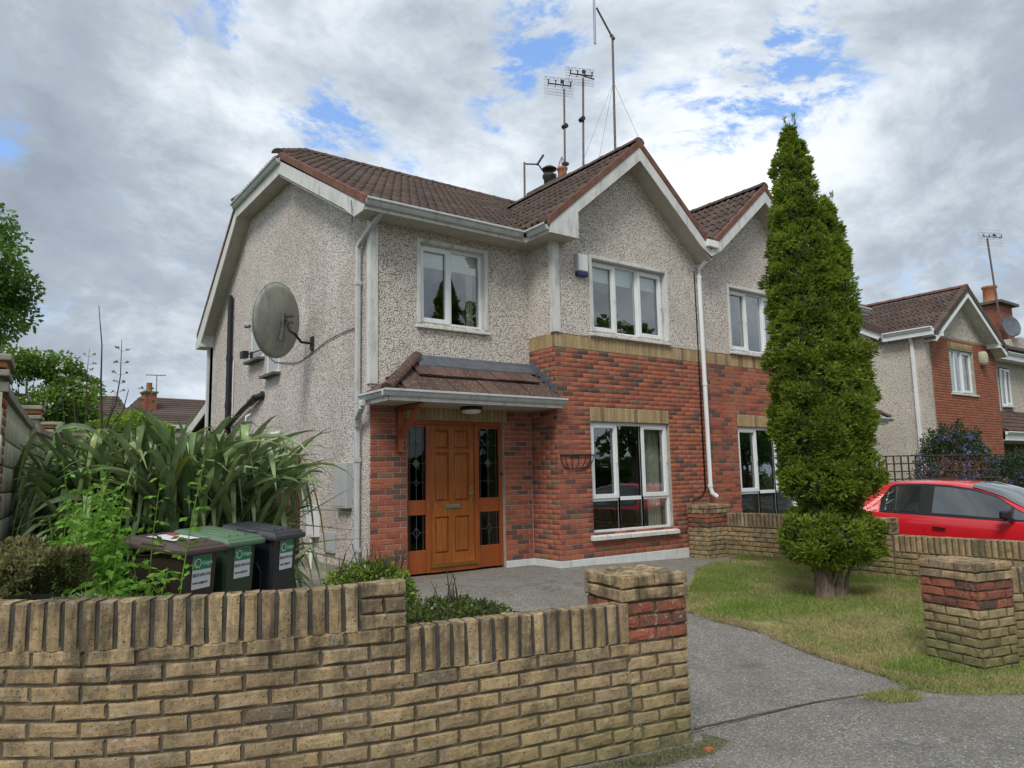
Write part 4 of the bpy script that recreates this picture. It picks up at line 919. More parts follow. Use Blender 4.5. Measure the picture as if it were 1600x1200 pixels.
        w = MB(); w.tube([(-2.75, 5.15, 2.08), (-2.84, 5.17, 2.08)], .07, 10); w.box(-2.785, -2.757, 5.03, 5.15, 2.0, 2.2); w.build('flue', M_CREAM, H)
        # cable draped across the gable wall
        w = MB(); w.tube([(-2.775, 5.3, 3.80), (-2.775, 4.6, 3.50), (-2.775, 3.7, 3.36), (-2.775, 3.3, 3.34), (-2.775, 2.7, 3.42), (-2.775, 2.2, 3.50), (-2.775, 1.6, 3.53), (-2.775, 1.05, 3.52)], .007, 5); w.build('wall_cable', M_BLK, H)
        w = MB(); w.tube([(-3.075, .62, 5.2), (-3.08, .58, 5.05), (-3.07, .60, 4.95), (-3.04, .66, 4.90)], .006, 5); w.build('gutter_cable', M_BLK, H)
        # single-storey extension at the back
        w = MB(); w.prism([(-2.55, 9.25, -.3), (-2.55, 9.25, 3.05), (-2.55, 12.3, 2.25), (-2.55, 12.3, -.3)], (5, 0, 0)); ex = w.build('rear_extension', M_PEBL, H)
        w = MB(); w.prism([(-2.8, 9.25, 3.20), (-2.8, 12.6, 2.28), (-2.8, 12.6, 2.36), (-2.8, 9.25, 3.30)], (5.2, 0, 0)); w.build('extension_roof', M_TILE, ex)
        w = MB(); w.prism([(-2.82, 9.25, 2.98), (-2.82, 12.6, 2.06), (-2.82, 12.6, 2.28), (-2.82, 9.25, 3.20)], (.02, 0, 0)); w.build('bargeboard', M_TRIM, ex)
        # chimney on the party wall
        w = MB(); w.box(3.09, 3.75, 3.25, 4.45, 6.9, 7.86); ch = w.build('chimney', M_MORT, H)
        ci = brickwork((3.08, 4.46), (0, -1), 1.22, 7.02, 11, seed=31)+brickwork((3.08, 3.24), (1, 0), .68, 7.02, 11, seed=32)
        o_ = link('chimney_bricks', join_meshes('chimney_bricks', [(a_, b_) for a_, b_, _ in ci], M_BR), ch); o_['kind'] = 'stuff'
        w = MB(); w.box(3.02, 3.82, 3.17, 4.53, 7.86, 7.93); w.box(3.06, 3.78, 3.21, 4.49, 7.83, 7.86); w.build('chimney_cap', M_CONCD, ch, bevel=.01)
        w = MB(); w.lathe([(.0, 7.93), (.12, 7.93), (.11, 8.02), (.10, 8.26), (.125, 8.28), (.125, 8.32), (.085, 8.33), (.085, 8.20)], (3.4, 3.66, 0)); cp = w.build('chimney_pot', M_TERRA, ch)
        w = MB()
        for k in range(8): t = k*PI/4; w.tube([(3.4+.1*math.cos(t), 3.66+.1*math.sin(t), 8.31), (3.4+.06*math.cos(t), 3.66+.06*math.sin(t), 8.48), (3.4, 3.66, 8.60)], .006, 4)
        w.build('bird_guard', M_STEEL, cp)
        w = MB(); w.lathe([(0, 7.93), (.14, 7.93), (.135, 8.2), (.165, 8.25), (.165, 8.31), (.13, 8.33), (.03, 8.33)], (3.4, 4.12, 0)); w.lathe([(0, 8.43), (.17, 8.44), (.175, 8.47), (.10, 8.52), (0, 8.53)], (3.4, 4.12, 0))
        for k in range(3): t = k*2.1; w.tube([(3.4+.09*math.cos(t), 4.12+.09*math.sin(t), 8.3), (3.4+.09*math.cos(t), 4.12+.09*math.sin(t), 8.46)], .008, 5)
        w.build('stove_cowl', M_IRON, ch)
        # weeds in the valley gutter
        w = MB(); rr = random.Random(4)
        for k in range(26):
            x, y = -.36+rr.uniform(-.09, .12), .24+rr.uniform(-.12, .12); z_ = 5.17
            d = Vector((rr.uniform(-.06, .06), rr.uniform(-.06, .06), rr.uniform(.03, .11))); p = Vector((x, y, z_)); s_ = Vector((rr.uniform(-.02, .02), rr.uniform(-.02, .02), 0)); w.add([p-s_, p+s_, p+d], [(0, 1, 2)])
        w.build('gutter_weeds', M_BERB, H)
    return H
HOUSE = build_half(False); HOUSE2 = build_half(True)
# ------------------------------------------------------------------ garden walls
def spline(pts, n_=200):
    """Catmull-Rom polyline through 2D points, resampled evenly"""
    P_ = [Vector(p) for p in pts]; P_ = [P_[0]*2-P_[1]]+P_+[P_[-1]*2-P_[-2]]; o_ = []
    for i in range(1, len(P_)-2):
        a_, b_, c_, d_ = P_[i-1:i+3]
        for k in range(24):
            t = k/24; o_.append(.5*((2*b_)+(-a_+c_)*t+(2*a_-5*b_+4*c_-d_)*t*t+(-a_+3*b_-3*c_+d_)*t**3))
    o_.append(P_[-2]); return o_
class Path:
    def __init__(s, pts):
        s.p = spline(pts) if len(pts) > 2 else [Vector(p) for p in pts]; s.l = [0]
        for a_, c_ in zip(s.p, s.p[1:]): s.l.append(s.l[-1]+(c_-a_).length)
        s.L = s.l[-1]
    def at(s, t):
        t = max(0, min(s.L, t)); import bisect
        i = min(max(bisect.bisect(s.l, t)-1, 0), len(s.p)-2); u = (t-s.l[i])/(s.l[i+1]-s.l[i]); p = s.p[i].lerp(s.p[i+1], u)
        a_, c_ = s.p[max(0, i-2)], s.p[min(len(s.p)-1, i+3)]; return p, (c_-a_).normalized()
def wall_brick_items(path, s0, s1, z0, courses, thick, ch=.075, seed=1, back=True, gap=.012, start=0, ends=True):
    rr = random.Random(seed); out_ = []
    for c in range(courses):
        z = z0+c*ch+ch/2; s = s0-(.1125 if (c+start) % 2 else 0)
        while s < s1-.02:
            a_, b_ = max(s, s0), min(s+.225, s1); s += .225
            if b_-a_ < .035: continue
            p, t = path.at((a_+b_)/2); w = round((b_-a_)/.0125)*.0125
            nr = Vector((t.y, -t.x, 0)); me = cached(worn_brick, 'brick', round(w-gap, 4), ch-gap, .045, rr.randrange(6), .0026)
            M_ = facemat(Vector((p.x, p.y, z))+nr*rr.uniform(-.001, .004), (t.x, t.y, 0)) @ Matrix.Rotation(rr.uniform(-.008, .008), 4, 'Y')
            out_.append((me, M_, nr))
            if back:
                q = Vector((p.x, p.y, z))-nr*thick; out_.append((cached(worn_brick, 'brick', round(w-gap, 4), ch-gap, .045, 0, .0026), facemat(q, (-t.x, -t.y, 0)), -nr))
    return out_
def path_slab(mb, path, s0, s1, z0, z1, y0, y1, n_=24):
    prev = None; vs = []; fs = []
    for i in range(n_+1):
        p, t = path.at(s0+(s1-s0)*i/n_); nr = Vector((-t.y, t.x)); a_, c_ = p+nr*y0, p+nr*y1
        vs += [(a_.x, a_.y, z0), (c_.x, c_.y, z0), (c_.x, c_.y, z1), (a_.x, a_.y, z1)]
        if i: o_ = (i-1)*4; fs += [(o_+k, o_+(k+1) % 4, o_+4+(k+1) % 4, o_+4+k) for k in range(4)]
    fs += [(0, 3, 2, 1), (n_*4, n_*4+1, n_*4+2, n_*4+3)]; mb.add(vs, fs)
def coping_items(path, s0, s1, zt, depth, h=.225, seed=2, gap=.013, face=.0):
    """bricks on end across the wall top"""
    rr = random.Random(seed); out_ = []; n_ = round((s1-s0)/.0765); pt = (s1-s0)/n_
    for i in range(n_):
        p, t = path.at(s0+pt*(i+.5)); nr = Vector((t.y, -t.x, 0)); hh = h+rr.uniform(-.004, .004)
        me = cached(worn_brick, 'brick', round(pt-gap, 3), round(hh-.008, 3), depth, rr.randrange(8)+20, .0032)
        M_ = facemat(Vector((p.x, p.y, zt-h/2+rr.uniform(-.002, .003)))+nr*(face+rr.uniform(-.002, .004)), (t.x, t.y, 0)) @ Matrix.Rotation(rr.uniform(-.012, .012), 4, 'Y')
        out_.append((me, M_, nr))
    return out_
FW = Path([(-8.6, -3.2), (-7.7, -3.98), (-7.0, -4.53), (-6.62, -4.81), (-6.25, -4.98), (-5.85, -5.12), (-5.42, -5.25), (-5.0, -5.33), (-4.5, -5.42), (-4.08, -5.50)])
gwall = base('garden_wall', (-5.6, -5.2, -.15), 'curved buff brick garden wall with a step in its upright brick coping, nearest the camera', 'garden wall')
def s_of(x):
    lo, hi = 0, FW.L
    for _ in range(40):
        m_ = (lo+hi)/2
        if FW.at(m_)[0].x < x: lo = m_
        else: hi = m_
    return lo
sS = s_of(-5.36)
core = MB(); path_slab(core, FW, 0, sS, -.5, .645, .012, .093, 40); path_slab(core, FW, sS, FW.L, -.5, .42, .012, .093, 30)
cw = core.build('wall_core', M_MORTW, gwall)
Z0W = -.48
items = wall_brick_items(FW, 0, FW.L, Z0W, 12, .105, seed=5)                       # courses up to .42
items += wall_brick_items(FW, 0, sS, Z0W+12*.075, 3, .105, seed=6)                  # up to .645
place_pieces(cw, 'brick', items, M_BUFF, 290)
cop = coping_items(FW, s_of(-7.6), sS-.232, .852, .103, seed=7)+coping_items(FW, sS+.004, FW.L, .636, .103, seed=8)
place_pieces(cw, 'coping_brick', cop, M_BUFF, 200)
core = MB(); path_slab(core, FW, s_of(-7.6), sS-.22, .625, .842, .012, .092, 40); path_slab(core, FW, sS-.235, sS-.012, .64, .85, .012, .092, 3); path_slab(core, FW, sS, FW.L, .41, .622, .012, .092, 30); core.build('coping_mortar', simple('blackish_mortar', (.055, .05, .04), .95, var=.4, vs=14), cw)  # near-black mortar between the coping bricks
stack = []
for c in range(3):
    p, t = FW.at(sS-.116); nr = Vector((t.y, -t.x, 0)); z = .637+.075*c+.0375
    if c == 1:
        for q in (-.057, .057):
            stack.append((cached(worn_brick, 'brick', .103, .066, .103, 40+c, .003), facemat(Vector((p.x, p.y, z))+Vector((t.x, t.y, 0))*q+nr*.003, (t.x, t.y, 0)), nr))
    else: stack.append((cached(worn_brick, 'brick', .222, .067, .103, 41+c, .0035), facemat(Vector((p.x, p.y, z))+nr*.004, (t.x, t.y, 0)), nr))
place_pieces(cw, 'end_brick', stack, M_BUFF, 20)

def pillar(name, cx, cy, ang, w, d, z0, plan, label, group, base_z, cap_proud=.004):
    """brick pillar; plan: list (courses, material) from the bottom; local front is -y"""
    T = base(name, (cx, cy, base_z), label, 'brick pillar', group); ca, sa = math.cos(ang), math.sin(ang)
    W_ = lambda x, y: (cx+x*ca-y*sa, cy+x*sa+y*ca)
    mb = MB(); n_ = sum(p[0] for p in plan); ht = n_*.075
    c4 = [W_(-w/2+.012, -d/2+.012), W_(w/2-.012, -d/2+.012), W_(w/2-.012, d/2-.012), W_(-w/2+.012, d/2-.012)]
    mb.prism([(*p, z0) for p in c4], (0, 0, ht-.012)); core_ = mb.build('pillar_core', M_MORTW, T)
    rr = random.Random(int(abs(cx)*100)+3); z = z0; k = 0; by = {}
    sides = [((-w/2, -d/2), (1, 0), w), ((w/2, -d/2), (0, 1), d), ((w/2, d/2), (-1, 0), w), ((-w/2, d/2), (0, -1), d)]
    for cnt, m_, proud in plan:
        for c in range(cnt):
            for si, (o_, dr, L) in enumerate(sides):
                s = -.1125 if (k+si) % 2 else 0
                while s < L-.02:
                    a_, b_ = max(0, s), min(L, s+.225); s += .225
                    if b_-a_ < .04: continue
                    m2 = (a_+b_)/2; nx, ny = dr[1], -dr[0]
                    px, py = W_(o_[0]+dr[0]*m2+nx*proud, o_[1]+dr[1]*m2+ny*proud); ux = (dr[0]*ca-dr[1]*sa, dr[0]*sa+dr[1]*ca, 0); nr = Vector((ux[1], -ux[0], 0))
                    wd = round((b_-a_)/.0125)*.0125+(proud*1.2)
                    me = cached(worn_brick, 'brick', round(wd-.011, 4), .064, .10, rr.randrange(5), .003)
                    by.setdefault(m_.name, (m_, []))[1].append((me, facemat(Vector((px, py, z+.0375))+nr*rr.uniform(-.001, .003), ux) @ Matrix.Rotation(rr.uniform(-.01, .01), 4, 'Y'), nr))
            z += .075; k += 1
    for mn, (m_, its) in by.items(): place_pieces(core_, 'brick', its, m_, 280)
    # brick paving on the top
    zt = z; n2 = max(2, round(w/.115)); its = []
    for i in range(n2):
        for j in range(max(1, round(d/.23))):
            jj = max(1, round(d/.23)); x_ = -w/2+w*(i+.5)/n2; y_ = -d/2+d*(j+.5)/jj; px, py = W_(x_, y_)
            me = cached(worn_brick, 'brick', round(w/n2-.012, 3), round(d/jj-.012, 3), .04, rr.randrange(4)+30, .003)
            M_ = Matrix(((ca, -sa*0+sa, -sa, px), (sa, -ca, ca, py), (0, 0, 0, 0), (0, 0, 0, 1)))
            ux, uz = Vector((ca, sa, 0)), Vector((-sa, ca, 0)); uy = Vector((0, 0, -1))
            M_ = Matrix(((ux.x, uy.x, uz.x, px), (ux.y, uy.y, uz.y, py), (0, -1, 0, zt+.0+rr.uniform(-.003, .002)), (0, 0, 0, 1)))
            its.append((me, M_, Vector((0, 0, 1))))
    place_pieces(core_, 'cap_brick', its, M_BUFF, 40); return T
pillar('gate_pillar', -3.86, -5.33, -.20, .45, .40, -.49, [(12, M_BUFF, 0), (3, M_REDW, .002), (2, M_BUFF, .012)], 'buff brick gate pillar with a red brick band, at the end of the curved wall', 'gate pillars', -.19)
gp2 = pillar('gate_pillar', -.19, -5.62, -.24, .44, .53, -.405, [(8, M_BUFF, 0), (3, M_REDW, .002), (2, M_BUFF, .010)], 'weathered brick gate pillar with a red band standing on the lawn corner right of the drive', 'gate pillars', -.32)
# short roadside wall right of that pillar
RW = Path([(.0, -5.74), (.5, -5.96), (1.3, -6.3), (2.7, -6.95)])
rwall = base('garden_wall', (.4, -5.7, -.35), 'short buff brick wall running off the right edge of the picture beside the gate pillar', 'garden wall')
core = MB(); path_slab(core, RW, 0, RW.L, -.8, .26, .012, .093, 10); path_slab(core, RW, 0, RW.L, .26, .472, .012, .092, 10); cw2 = core.build('wall_core', M_MORTW, rwall)
place_pieces(cw2, 'brick', wall_brick_items(RW, 0, RW.L, -.79, 14, .105, seed=15), M_BUFF, 150)
place_pieces(cw2, 'coping_brick', coping_items(RW, 0, RW.L, .485, .103, seed=17), M_BUFF, 60)
# dividing wall between the two front gardens: face at x=3.3, runs from the house towards the road
swall = base('garden_wall', (3.3, -2.5, -.15), 'long low buff brick wall dividing the two front gardens, behind the conifer and in front of the red car', 'garden wall')
SW = Path([(3.3, -.42), (3.3, -9.)])
core = MB(); path_slab(core, SW, 0, 2.82, -.6, .66, .012, .20, 6); path_slab(core, SW, 2.82, SW.L, -.6, .425, .012, .20, 6); cw3 = core.build('wall_core', M_MORTW, swall)
# face bricks look towards -x: path direction -y gives outward normal (-1,0)
it = wall_brick_items(SW, 0, 2.82, -.315, 10, .21, seed=21)+wall_brick_items(SW, 2.82, SW.L, -.55, 10, .21, seed=22)
place_pieces(cw3, 'brick', it, M_BUFF, 290)
place_pieces(cw3, 'coping_brick', coping_items(SW, 0, 2.60, .67, .21, seed=23)+coping_items(SW, 2.83, SW.L, .435, .21, seed=24), M_BUFF, 120)
st2 = []
for c in range(3): st2.append((cached(worn_brick, 'brick', .222, .067, .21, 50+c, .0035), facemat(Vector((3.297, -.42-2.71, .445+.075*c+.0375)), (0, -1, 0)), Vector((-1, 0, 0))))
place_pieces(cw3, 'end_brick', st2, M_BUFF, 20)
pillar('gate_pillar', 3.10, -.235, 0, .62, .42, -.08, [(7, M_BUFF, 0), (3, M_REDW, .002), (2, M_BUFF, .008)], 'squat brick pillar with a red band against the house, below the white downpipe', 'gate pillars', -.06)

# boundary wall at the far left, cream-painted blocks with capped piers
BW = Path([(-6.96, -1.75), (-6.94, -1.4), (-6.73, .75), (-6.52, 2.68), (-6.07, 5.32), (-5.9, 6.6)])
bw = base('boundary_wall', (-6.7, 1, 0), 'tall cream-painted block wall with capped piers along the left side of the garden', 'wall')
core = MB(); path_slab(core, BW, .0, BW.L, -.4, 2.08, .0, .20, 20); c_ = core.build('wall_core', M_CREAM, bw)
core = MB(); path_slab(core, BW, .0, BW.L, 2.08, 2.16, -.04, .24, 20); core.build('wall_coping', M_CONC, c_, bevel=.01)
its = []
for c in range(9):
    s = -(.22 if c % 2 else 0)
    while s < BW.L:
        p, t = BW.at(s+.22); me = cached(brick_mesh, 'block', .43, .208, .03, .006, .002, c % 3); its.append((me, facemat((p.x-.012*t.y*-1, p.y, .11+.218*c), (t.x, t.y, 0)), Vector((t.y, -t.x, 0)))); s += .44
for me, M_, n_ in its: M_.translation += n_*.006
place_pieces(c_, 'block', its, M_CREAM, 200)
for (sx_, mt, wd) in ((.22, M_REDW, .42), (4.45, M_CREAM, .40), (7.15, M_CREAM, .36)):
    p, t = BW.at(sx_); an = math.atan2(t.y, t.x); mb = MB(); nr = Vector((t.y, -t.x, 0)); u = Vector((t.x, t.y, 0)); c0 = Vector((p.x, p.y, 0))-nr*(.08 if mt is M_CREAM else .15)
    q = [c0-u*wd/2-nr*.14, c0+u*wd/2-nr*.14, c0+u*wd/2+nr*.16, c0-u*wd/2+nr*.16]; mb.prism([(v.x, v.y, -.4) for v in q], (0, 0, 2.60)); pi_ = mb.build('pier', mt if mt is M_CREAM else M_MORTW, c_)
    for zz, gr in ((2.20, .05), (2.27, .02), (2.32, .06)):
        mb = MB(); q2 = [c0+(v-c0)*(1+gr/.2) for v in q]; mb.prism([(v.x, v.y, zz) for v in q2], (0, 0, .05)); mb.build('pier_cap', M_CONC if zz != 2.27 else M_TERRA, pi_, bevel=.01)
    if mt is M_REDW:
        bi = []
        for c in range(27):
            for (o_, dd, L) in ((q[3]+nr*.008, u, wd), (q[2], -nr, .30), (q[0], nr, .30)):
                s = -.1125 if c % 2 else 0
                while s < L-.03:
                    a_, b_ = max(0, s), min(L, s+.225); s += .225
                    if b_-a_ < .04: continue
                    me = cached(worn_brick, 'brick', round(round((b_-a_)/.0125)*.0125-.011, 4), .064, .03, c % 5, .003)
                    pp = o_+dd*((a_+b_)/2); pp = Vector((pp.x, pp.y, .0375+.075*c+.1)); nn = Vector((dd.y, -dd.x, 0)); bi.append((me, facemat(pp+nn*.006, (dd.x, dd.y, 0)), nn))
        place_pieces(pi_, 'brick', bi, M_REDW, 100)

# grey slatted fence between boundary wall and house, brown gate
fen = base('timber_fence', (-4.5, 5.5, 0), 'weathered grey slatted timber fence behind the flax plant', 'fence')
w = MB(); w.box(-6.15, -2.80, 5.44, 5.56, 2.17, 2.22); w.box(-6.15, -2.80, 5.50, 5.55, 1.8, 1.88); w.box(-6.15, -2.80, 5.50, 5.55, .5, .6); w.build('cap_rail', M_GREYW, fen)
x = -6.12
slat = MB().box(0, .085, 0, .02, 0, 2.10).mesh('slat'); slat.materials.append(M_GREYW)
while x < -2.9:
    o_ = bpy.data.objects.new('slat', slat); COL.objects.link(o_); o_.parent = fen; o_.matrix_local = Matrix.Translation((x, 5.47, .06+random.uniform(-.01, .01))) @ Matrix.Rotation(random.uniform(-.008, .008), 4, 'Y'); x += .118
gate = base('garden_gate', (-3.3, 3.3, 0), 'brown stained board gate with an arched top beside the gable wall', 'gate')
x = -3.78; i = 0
while x < -3.13:
    t = (x+.05+3.40)/.33; zt = 1.78+.12*math.sqrt(max(0, 1-min(1, abs(t+.1))**2)); w = MB(); w.box(x, x+.092, 3.29, 3.31, .05, zt+.01); w.build('board', M_BRWN, gate, bevel=.003); x += .1; i += 1
w = MB(); w.box(-3.80, -3.12, 3.31, 3.35, .4, .5); w.box(-3.80, -3.12, 3.31, 3.35, 1.4, 1.5); w.build('rail', M_BRWN, gate)
panel = base('fence_panel', (-2.95, 3.3, 0), 'low brown board panel and post between the gate and the gable wall', 'fence')
for i in range(3):
    w = MB(); w.box(-3.12+.1*i, -3.03+.1*i, 3.30, 3.32, .05, 1.66); w.build('board', M_BRWN, panel, bevel=.003)
w = MB(); w.prism([(-2.84, 3.26, 0), (-2.765, 3.26, 0), (-2.765, 3.26, 1.79), (-2.84, 3.26, 1.70)], (0, .07, 0)); w.build('post', M_BRWN, panel)
w = MB(); w.box(-3.95, -3.85, 3.6, 3.7, 0, 2.02); pp = w.build('gate_post', M_BRWN, gate)

# ------------------------------------------------------------------ wheelie bins
DARKBIN = simple('brown_bin_plastic', (.036, .022, .018), .42, var=.12, vs=6); GREENBIN = simple('green_bin_plastic', (.026, .055, .026), .42, var=.12, vs=6); BLACKBIN = simple('black_bin_plastic', (.018, .019, .023), .42, var=.12, vs=6)
GREENLID = simple('faded_green_lid', (.11, .19, .115), .5, var=.15, vs=6); BROWNLID = simple('faded_brown_lid', (.085, .058, .050), .5, var=.15, vs=6); BLACKLID = simple('grey_black_lid', (.05, .052, .062), .5, var=.15, vs=6)
STW = simple('sticker_white', (.72, .74, .76), .4); STG = simple('sticker_green', (.01, .25, .10), .4); STK = simple('sticker_ink', (.03, .03, .04), .5); STR_ = simple('sticker_red', (.5, .05, .06), .5)
def text(parent, s, size, M_, m, name='lettering'):
    cu = bpy.data.curves.new(name, 'FONT'); cu.body = s; cu.size = size; cu.align_x = 'LEFT'; cu.extrude = .0004; cu.offset = size*.012
    ob = bpy.data.objects.new(name, cu); COL.objects.link(ob); dg = bpy.context.evaluated_depsgraph_get(); me = bpy.data.meshes.new_from_object(ob.evaluated_get(dg)); COL.objects.unlink(ob); bpy.data.objects.remove(ob)
    me.materials.clear(); me.materials.append(m); o = bpy.data.objects.new(name, me); COL.objects.link(o); o.parent = parent; o.matrix_local = M_; return o
def bin_(x, y, rz, lm, bmat, label, sc=1.0, low=False, back_sticker=False, z=-.16):
    """two-wheeled bin; local: front sticker face is -y, arched side face is -x. Height .98, top .46 x .52"""
    B = empty('wheelie_bin', (x, y, z), label, 'wheelie bin', 'wheelie bins in a row behind the garden wall', rz); B.scale = (sc, sc, sc)
    hw, hd, H_ = .20, .225, .86; bw_, bd_ = .16, .185
    secs = [(0.05, bw_, bd_), (.12, bw_+.004, bd_+.004), (.84, hw-.004, hd-.004), (.845, hw+.006, hd+.006), (H_, hw+.008, hd+.008)]
    mb = MB(); r_ = .035; vs = []; n_ = 16
    for zz, a_, c_ in secs:
        for k in range(n_):
            t = 2*PI*(k+.5)/n_; cx, cy = math.cos(t), math.sin(t); px = math.copysign(min(abs(cx)*1.6, 1), cx); py = math.copysign(min(abs(cy)*1.6, 1), cy); vs.append((px*a_, py*c_, zz))
    fs = [(i*n_+k, i*n_+(k+1) % n_, (i+1)*n_+(k+1) % n_, (i+1)*n_+k) for i in range(len(secs)-1) for k in range(n_)]; fs.append(tuple(range(n_)))
    mb.add(vs, fs); body = mb.build('bin_body', bmat, B, bevel=.004)
    # arched recess rib on the left side
    w = MB(); pts = [(-.19, -.11, .18), (-.196, -.11, .60)]
    pts += [(-.199, -.11+.11*(1-math.cos(PI*k/8)), .60+.09*math.sin(PI*k/8)) for k in range(1, 8)]+[(-.196, .11, .60), (-.19, .11, .18)]
    w.tube([(p[0]-.0, p[1], p[2]) for p in pts], .010, 6); w.build('moulded_rib', bmat, B)
    w = MB(); pts = [(-.08, -.205, .06), (-.08, -.209, .22), (-.04, -.211, .27), (.04, -.211, .27), (.08, -.209, .22), (.08, -.205, .06)]; w.tube(pts, .010, 6); w.build('moulded_rib', bmat, B)
    # lid: slopes up to the hinge (+y)
    L = MB(); zf0, zb0 = .865, .93; o_ = .235; dF, dB = -.27, .255
    def lid_ring(a_, y0_, y1_, za, zb_): return [(-a_, y0_, za), (a_, y0_, za), (a_, y1_, zb_), (-a_, y1_, zb_)]
    R_ = [lid_ring(.232, dF, dB, zf0-.02, zb0-.02), lid_ring(.238, dF-.006, dB+.004, zf0, zb0), lid_ring(.236, dF-.004, dB+.002, zf0+.022, zb0+.022), lid_ring(.222, dF+.014, dB-.012, zf0+.026, zb0+.03), lid_ring(.215, dF+.022, dB-.02, zf0+.045, zb0+.048), lid_ring(.19, dF+.05, dB-.045, zf0+.052, zb0+.058)]
    vs = [p for r2 in R_ for p in r2]; fs = [(i*4+k, i*4+(k+1) % 4, (i+1)*4+(k+1) % 4, (i+1)*4+k) for i in range(len(R_)-1) for k in range(4)]+[(20, 21, 22, 23), (3, 2, 1, 0)]
    L.add(vs, fs); lid = L.build('lid', lm, B, bevel=.006)
    for xx in (-.10, 0, .10):
        w = MB(); w.hexa([(xx-.012, -.18, .925), (xx+.012, -.18, .925), (xx+.012, .18, .975), (xx-.012, .18, .975), (xx-.009, -.18, .934), (xx+.009, -.18, .934), (xx+.009, .18, .984), (xx-.009, .18, .984)]); w.build('lid_rib', lm, lid)
    w = MB(); w.tube([(-.215, -.10, .885), (-.225, -.095, .925), (-.225, .09, .94), (-.215, .10, .90)], .014, 6); w.build('lid_handle', lm, lid)
    w = MB(); w.tube([(-.19, .27, .89), (.19, .27, .89)], .014, 8); w.build('hinge_bar', bmat, B)
    for s_ in (-1, 1):
        w = MB(); w.tube([(s_*.165, .20, .10), (s_*.21, .20, .10)], .10, 16); w.build('wheel', M_BLK, B)
    # sticker on the front face (slightly tapered plane)
    sl_ = Matrix.Rotation(math.atan((hd-bd_)/.66)*1, 4, 'X')
    FM = Matrix.Translation((-.085, -.2125, .600)) @ Matrix.Rotation(math.radians(90), 4, 'X')
    tilt = FM @ Matrix.Rotation(.0445, 4, 'X')
    def sheet_(x0, y0, x1, y1, m, name, dz, par):
        me = bpy.data.meshes.new(name); me.from_pydata([(x0, y0, dz), (x1, y0, dz), (x1, y1, dz), (x0, y1, dz)], [], [(0, 1, 2, 3)]); me.materials.append(m); o = bpy.data.objects.new(name, me); COL.objects.link(o); o.parent = par; o.matrix_local = tilt if par is B else Matrix.Identity(4); return o
    stk = sheet_(0, 0, .20, .235, STW, 'sticker', .002, B)
    sheet_(.004, .135, .196, .231, STG, 'sticker_panel', .0035, stk)
    ring = MB(); 
    for k in range(18):
        t0, t1 = k*2*PI/18, (k+1)*2*PI/18; r0, r1 = .026, .034; cx, cy = .055, .183
        ring.add([(cx+r0*math.cos(t0), cy+r0*math.sin(t0), .0045), (cx+r1*math.cos(t0), cy+r1*math.sin(t0), .0045), (cx+r1*math.cos(t1), cy+r1*math.sin(t1), .0045), (cx+r0*math.cos(t1), cy+r0*math.sin(t1), .0045)], [(0, 1, 2, 3)])
    for k in range(4):
        yy = .163+.012*k; ring.add([(.012, yy, .0045), (.028-.002*abs(k-1.5), yy, .0045), (.028-.002*abs(k-1.5), yy+.005, .0045), (.012, yy+.005, .0045)], [(0, 1, 2, 3)])
    ring.build('logo', STW, stk)
    text(stk, 'Oxigen', .038, Matrix.Translation((.098, .168, .0045)), STW); text(stk, '0818 694 416', .0345, Matrix.Translation((.006, .086, .0035)), STK); text(stk, 'www.oxigen.ie', .027, Matrix.Translation((.008, .036, .0035)), STK)
    if low:
        # second sticker low on the arched side face
        SM = Matrix.Translation((-.198, .12, .16)) @ Matrix.Rotation(-PI/2, 4, 'Z') @ Matrix.Rotation(PI/2, 4, 'X')
        me = bpy.data.meshes.new('sticker'); me.from_pydata([(0, 0, .012), (.18, 0, .012), (.18, .14, .012), (0, .14, .012)], [], [(0, 1, 2, 3)]); me.materials.append(STW); s2 = bpy.data.objects.new('sticker', me); COL.objects.link(s2); s2.parent = B; s2.matrix_local = SM
        me = bpy.data.meshes.new('sticker_panel'); me.from_pydata([(.004, .04, .0135), (.176, .04, .0135), (.176, .136, .0135), (.004, .136, .0135)], [], [(0, 1, 2, 3)]); me.materials.append(STG); s3 = bpy.data.objects.new('sticker_panel', me); COL.objects.link(s3); s3.parent = s2
        text(s2, 'Oxigen', .036, Matrix.Translation((.085, .07, .0145)), STW)
    return B, lid
BR_ = math.radians(38)
b1, lid1 = bin_(-5.73, -1.96, BR_, BROWNLID, DARKBIN, 'brown wheelie bin with a paper label on its lid, left of the green one', sc=1.12, low=True)
me = bpy.data.meshes.new('lid_label'); me.from_pydata([(-.14, -.10, .936), (.14, -.10, .936), (.14, .14, .968), (-.14, .14, .968)], [], [(0, 1, 2, 3)]); me.materials.append(STW); lb = bpy.data.objects.new('lid_label', me); COL.objects.link(lb); lb.parent = lid1; lb.location.z = .012
me = bpy.data.meshes.new('label_stripe'); me.from_pydata([(.04, .06, .959), (.12, .06, .959), (.12, .12, .967), (.04, .12, .967)], [], [(0, 1, 2, 3)]); me.materials.append(STR_); l2 = bpy.data.objects.new('label_stripe', me); COL.objects.link(l2); l2.parent = lb; l2.location.z = .002
b2, lid2 = bin_(-5.29, -1.55, BR_, GREENLID, GREENBIN, 'green wheelie bin with a pale green lid in the middle of the row', sc=1.13)
LM = Matrix.Translation((-.205, .06, .70)) @ Matrix.Rotation(-PI/2, 4, 'Z') @ Matrix.Rotation(PI/2, 4, 'X') @ Matrix.Rotation(-.12, 4, 'Z')
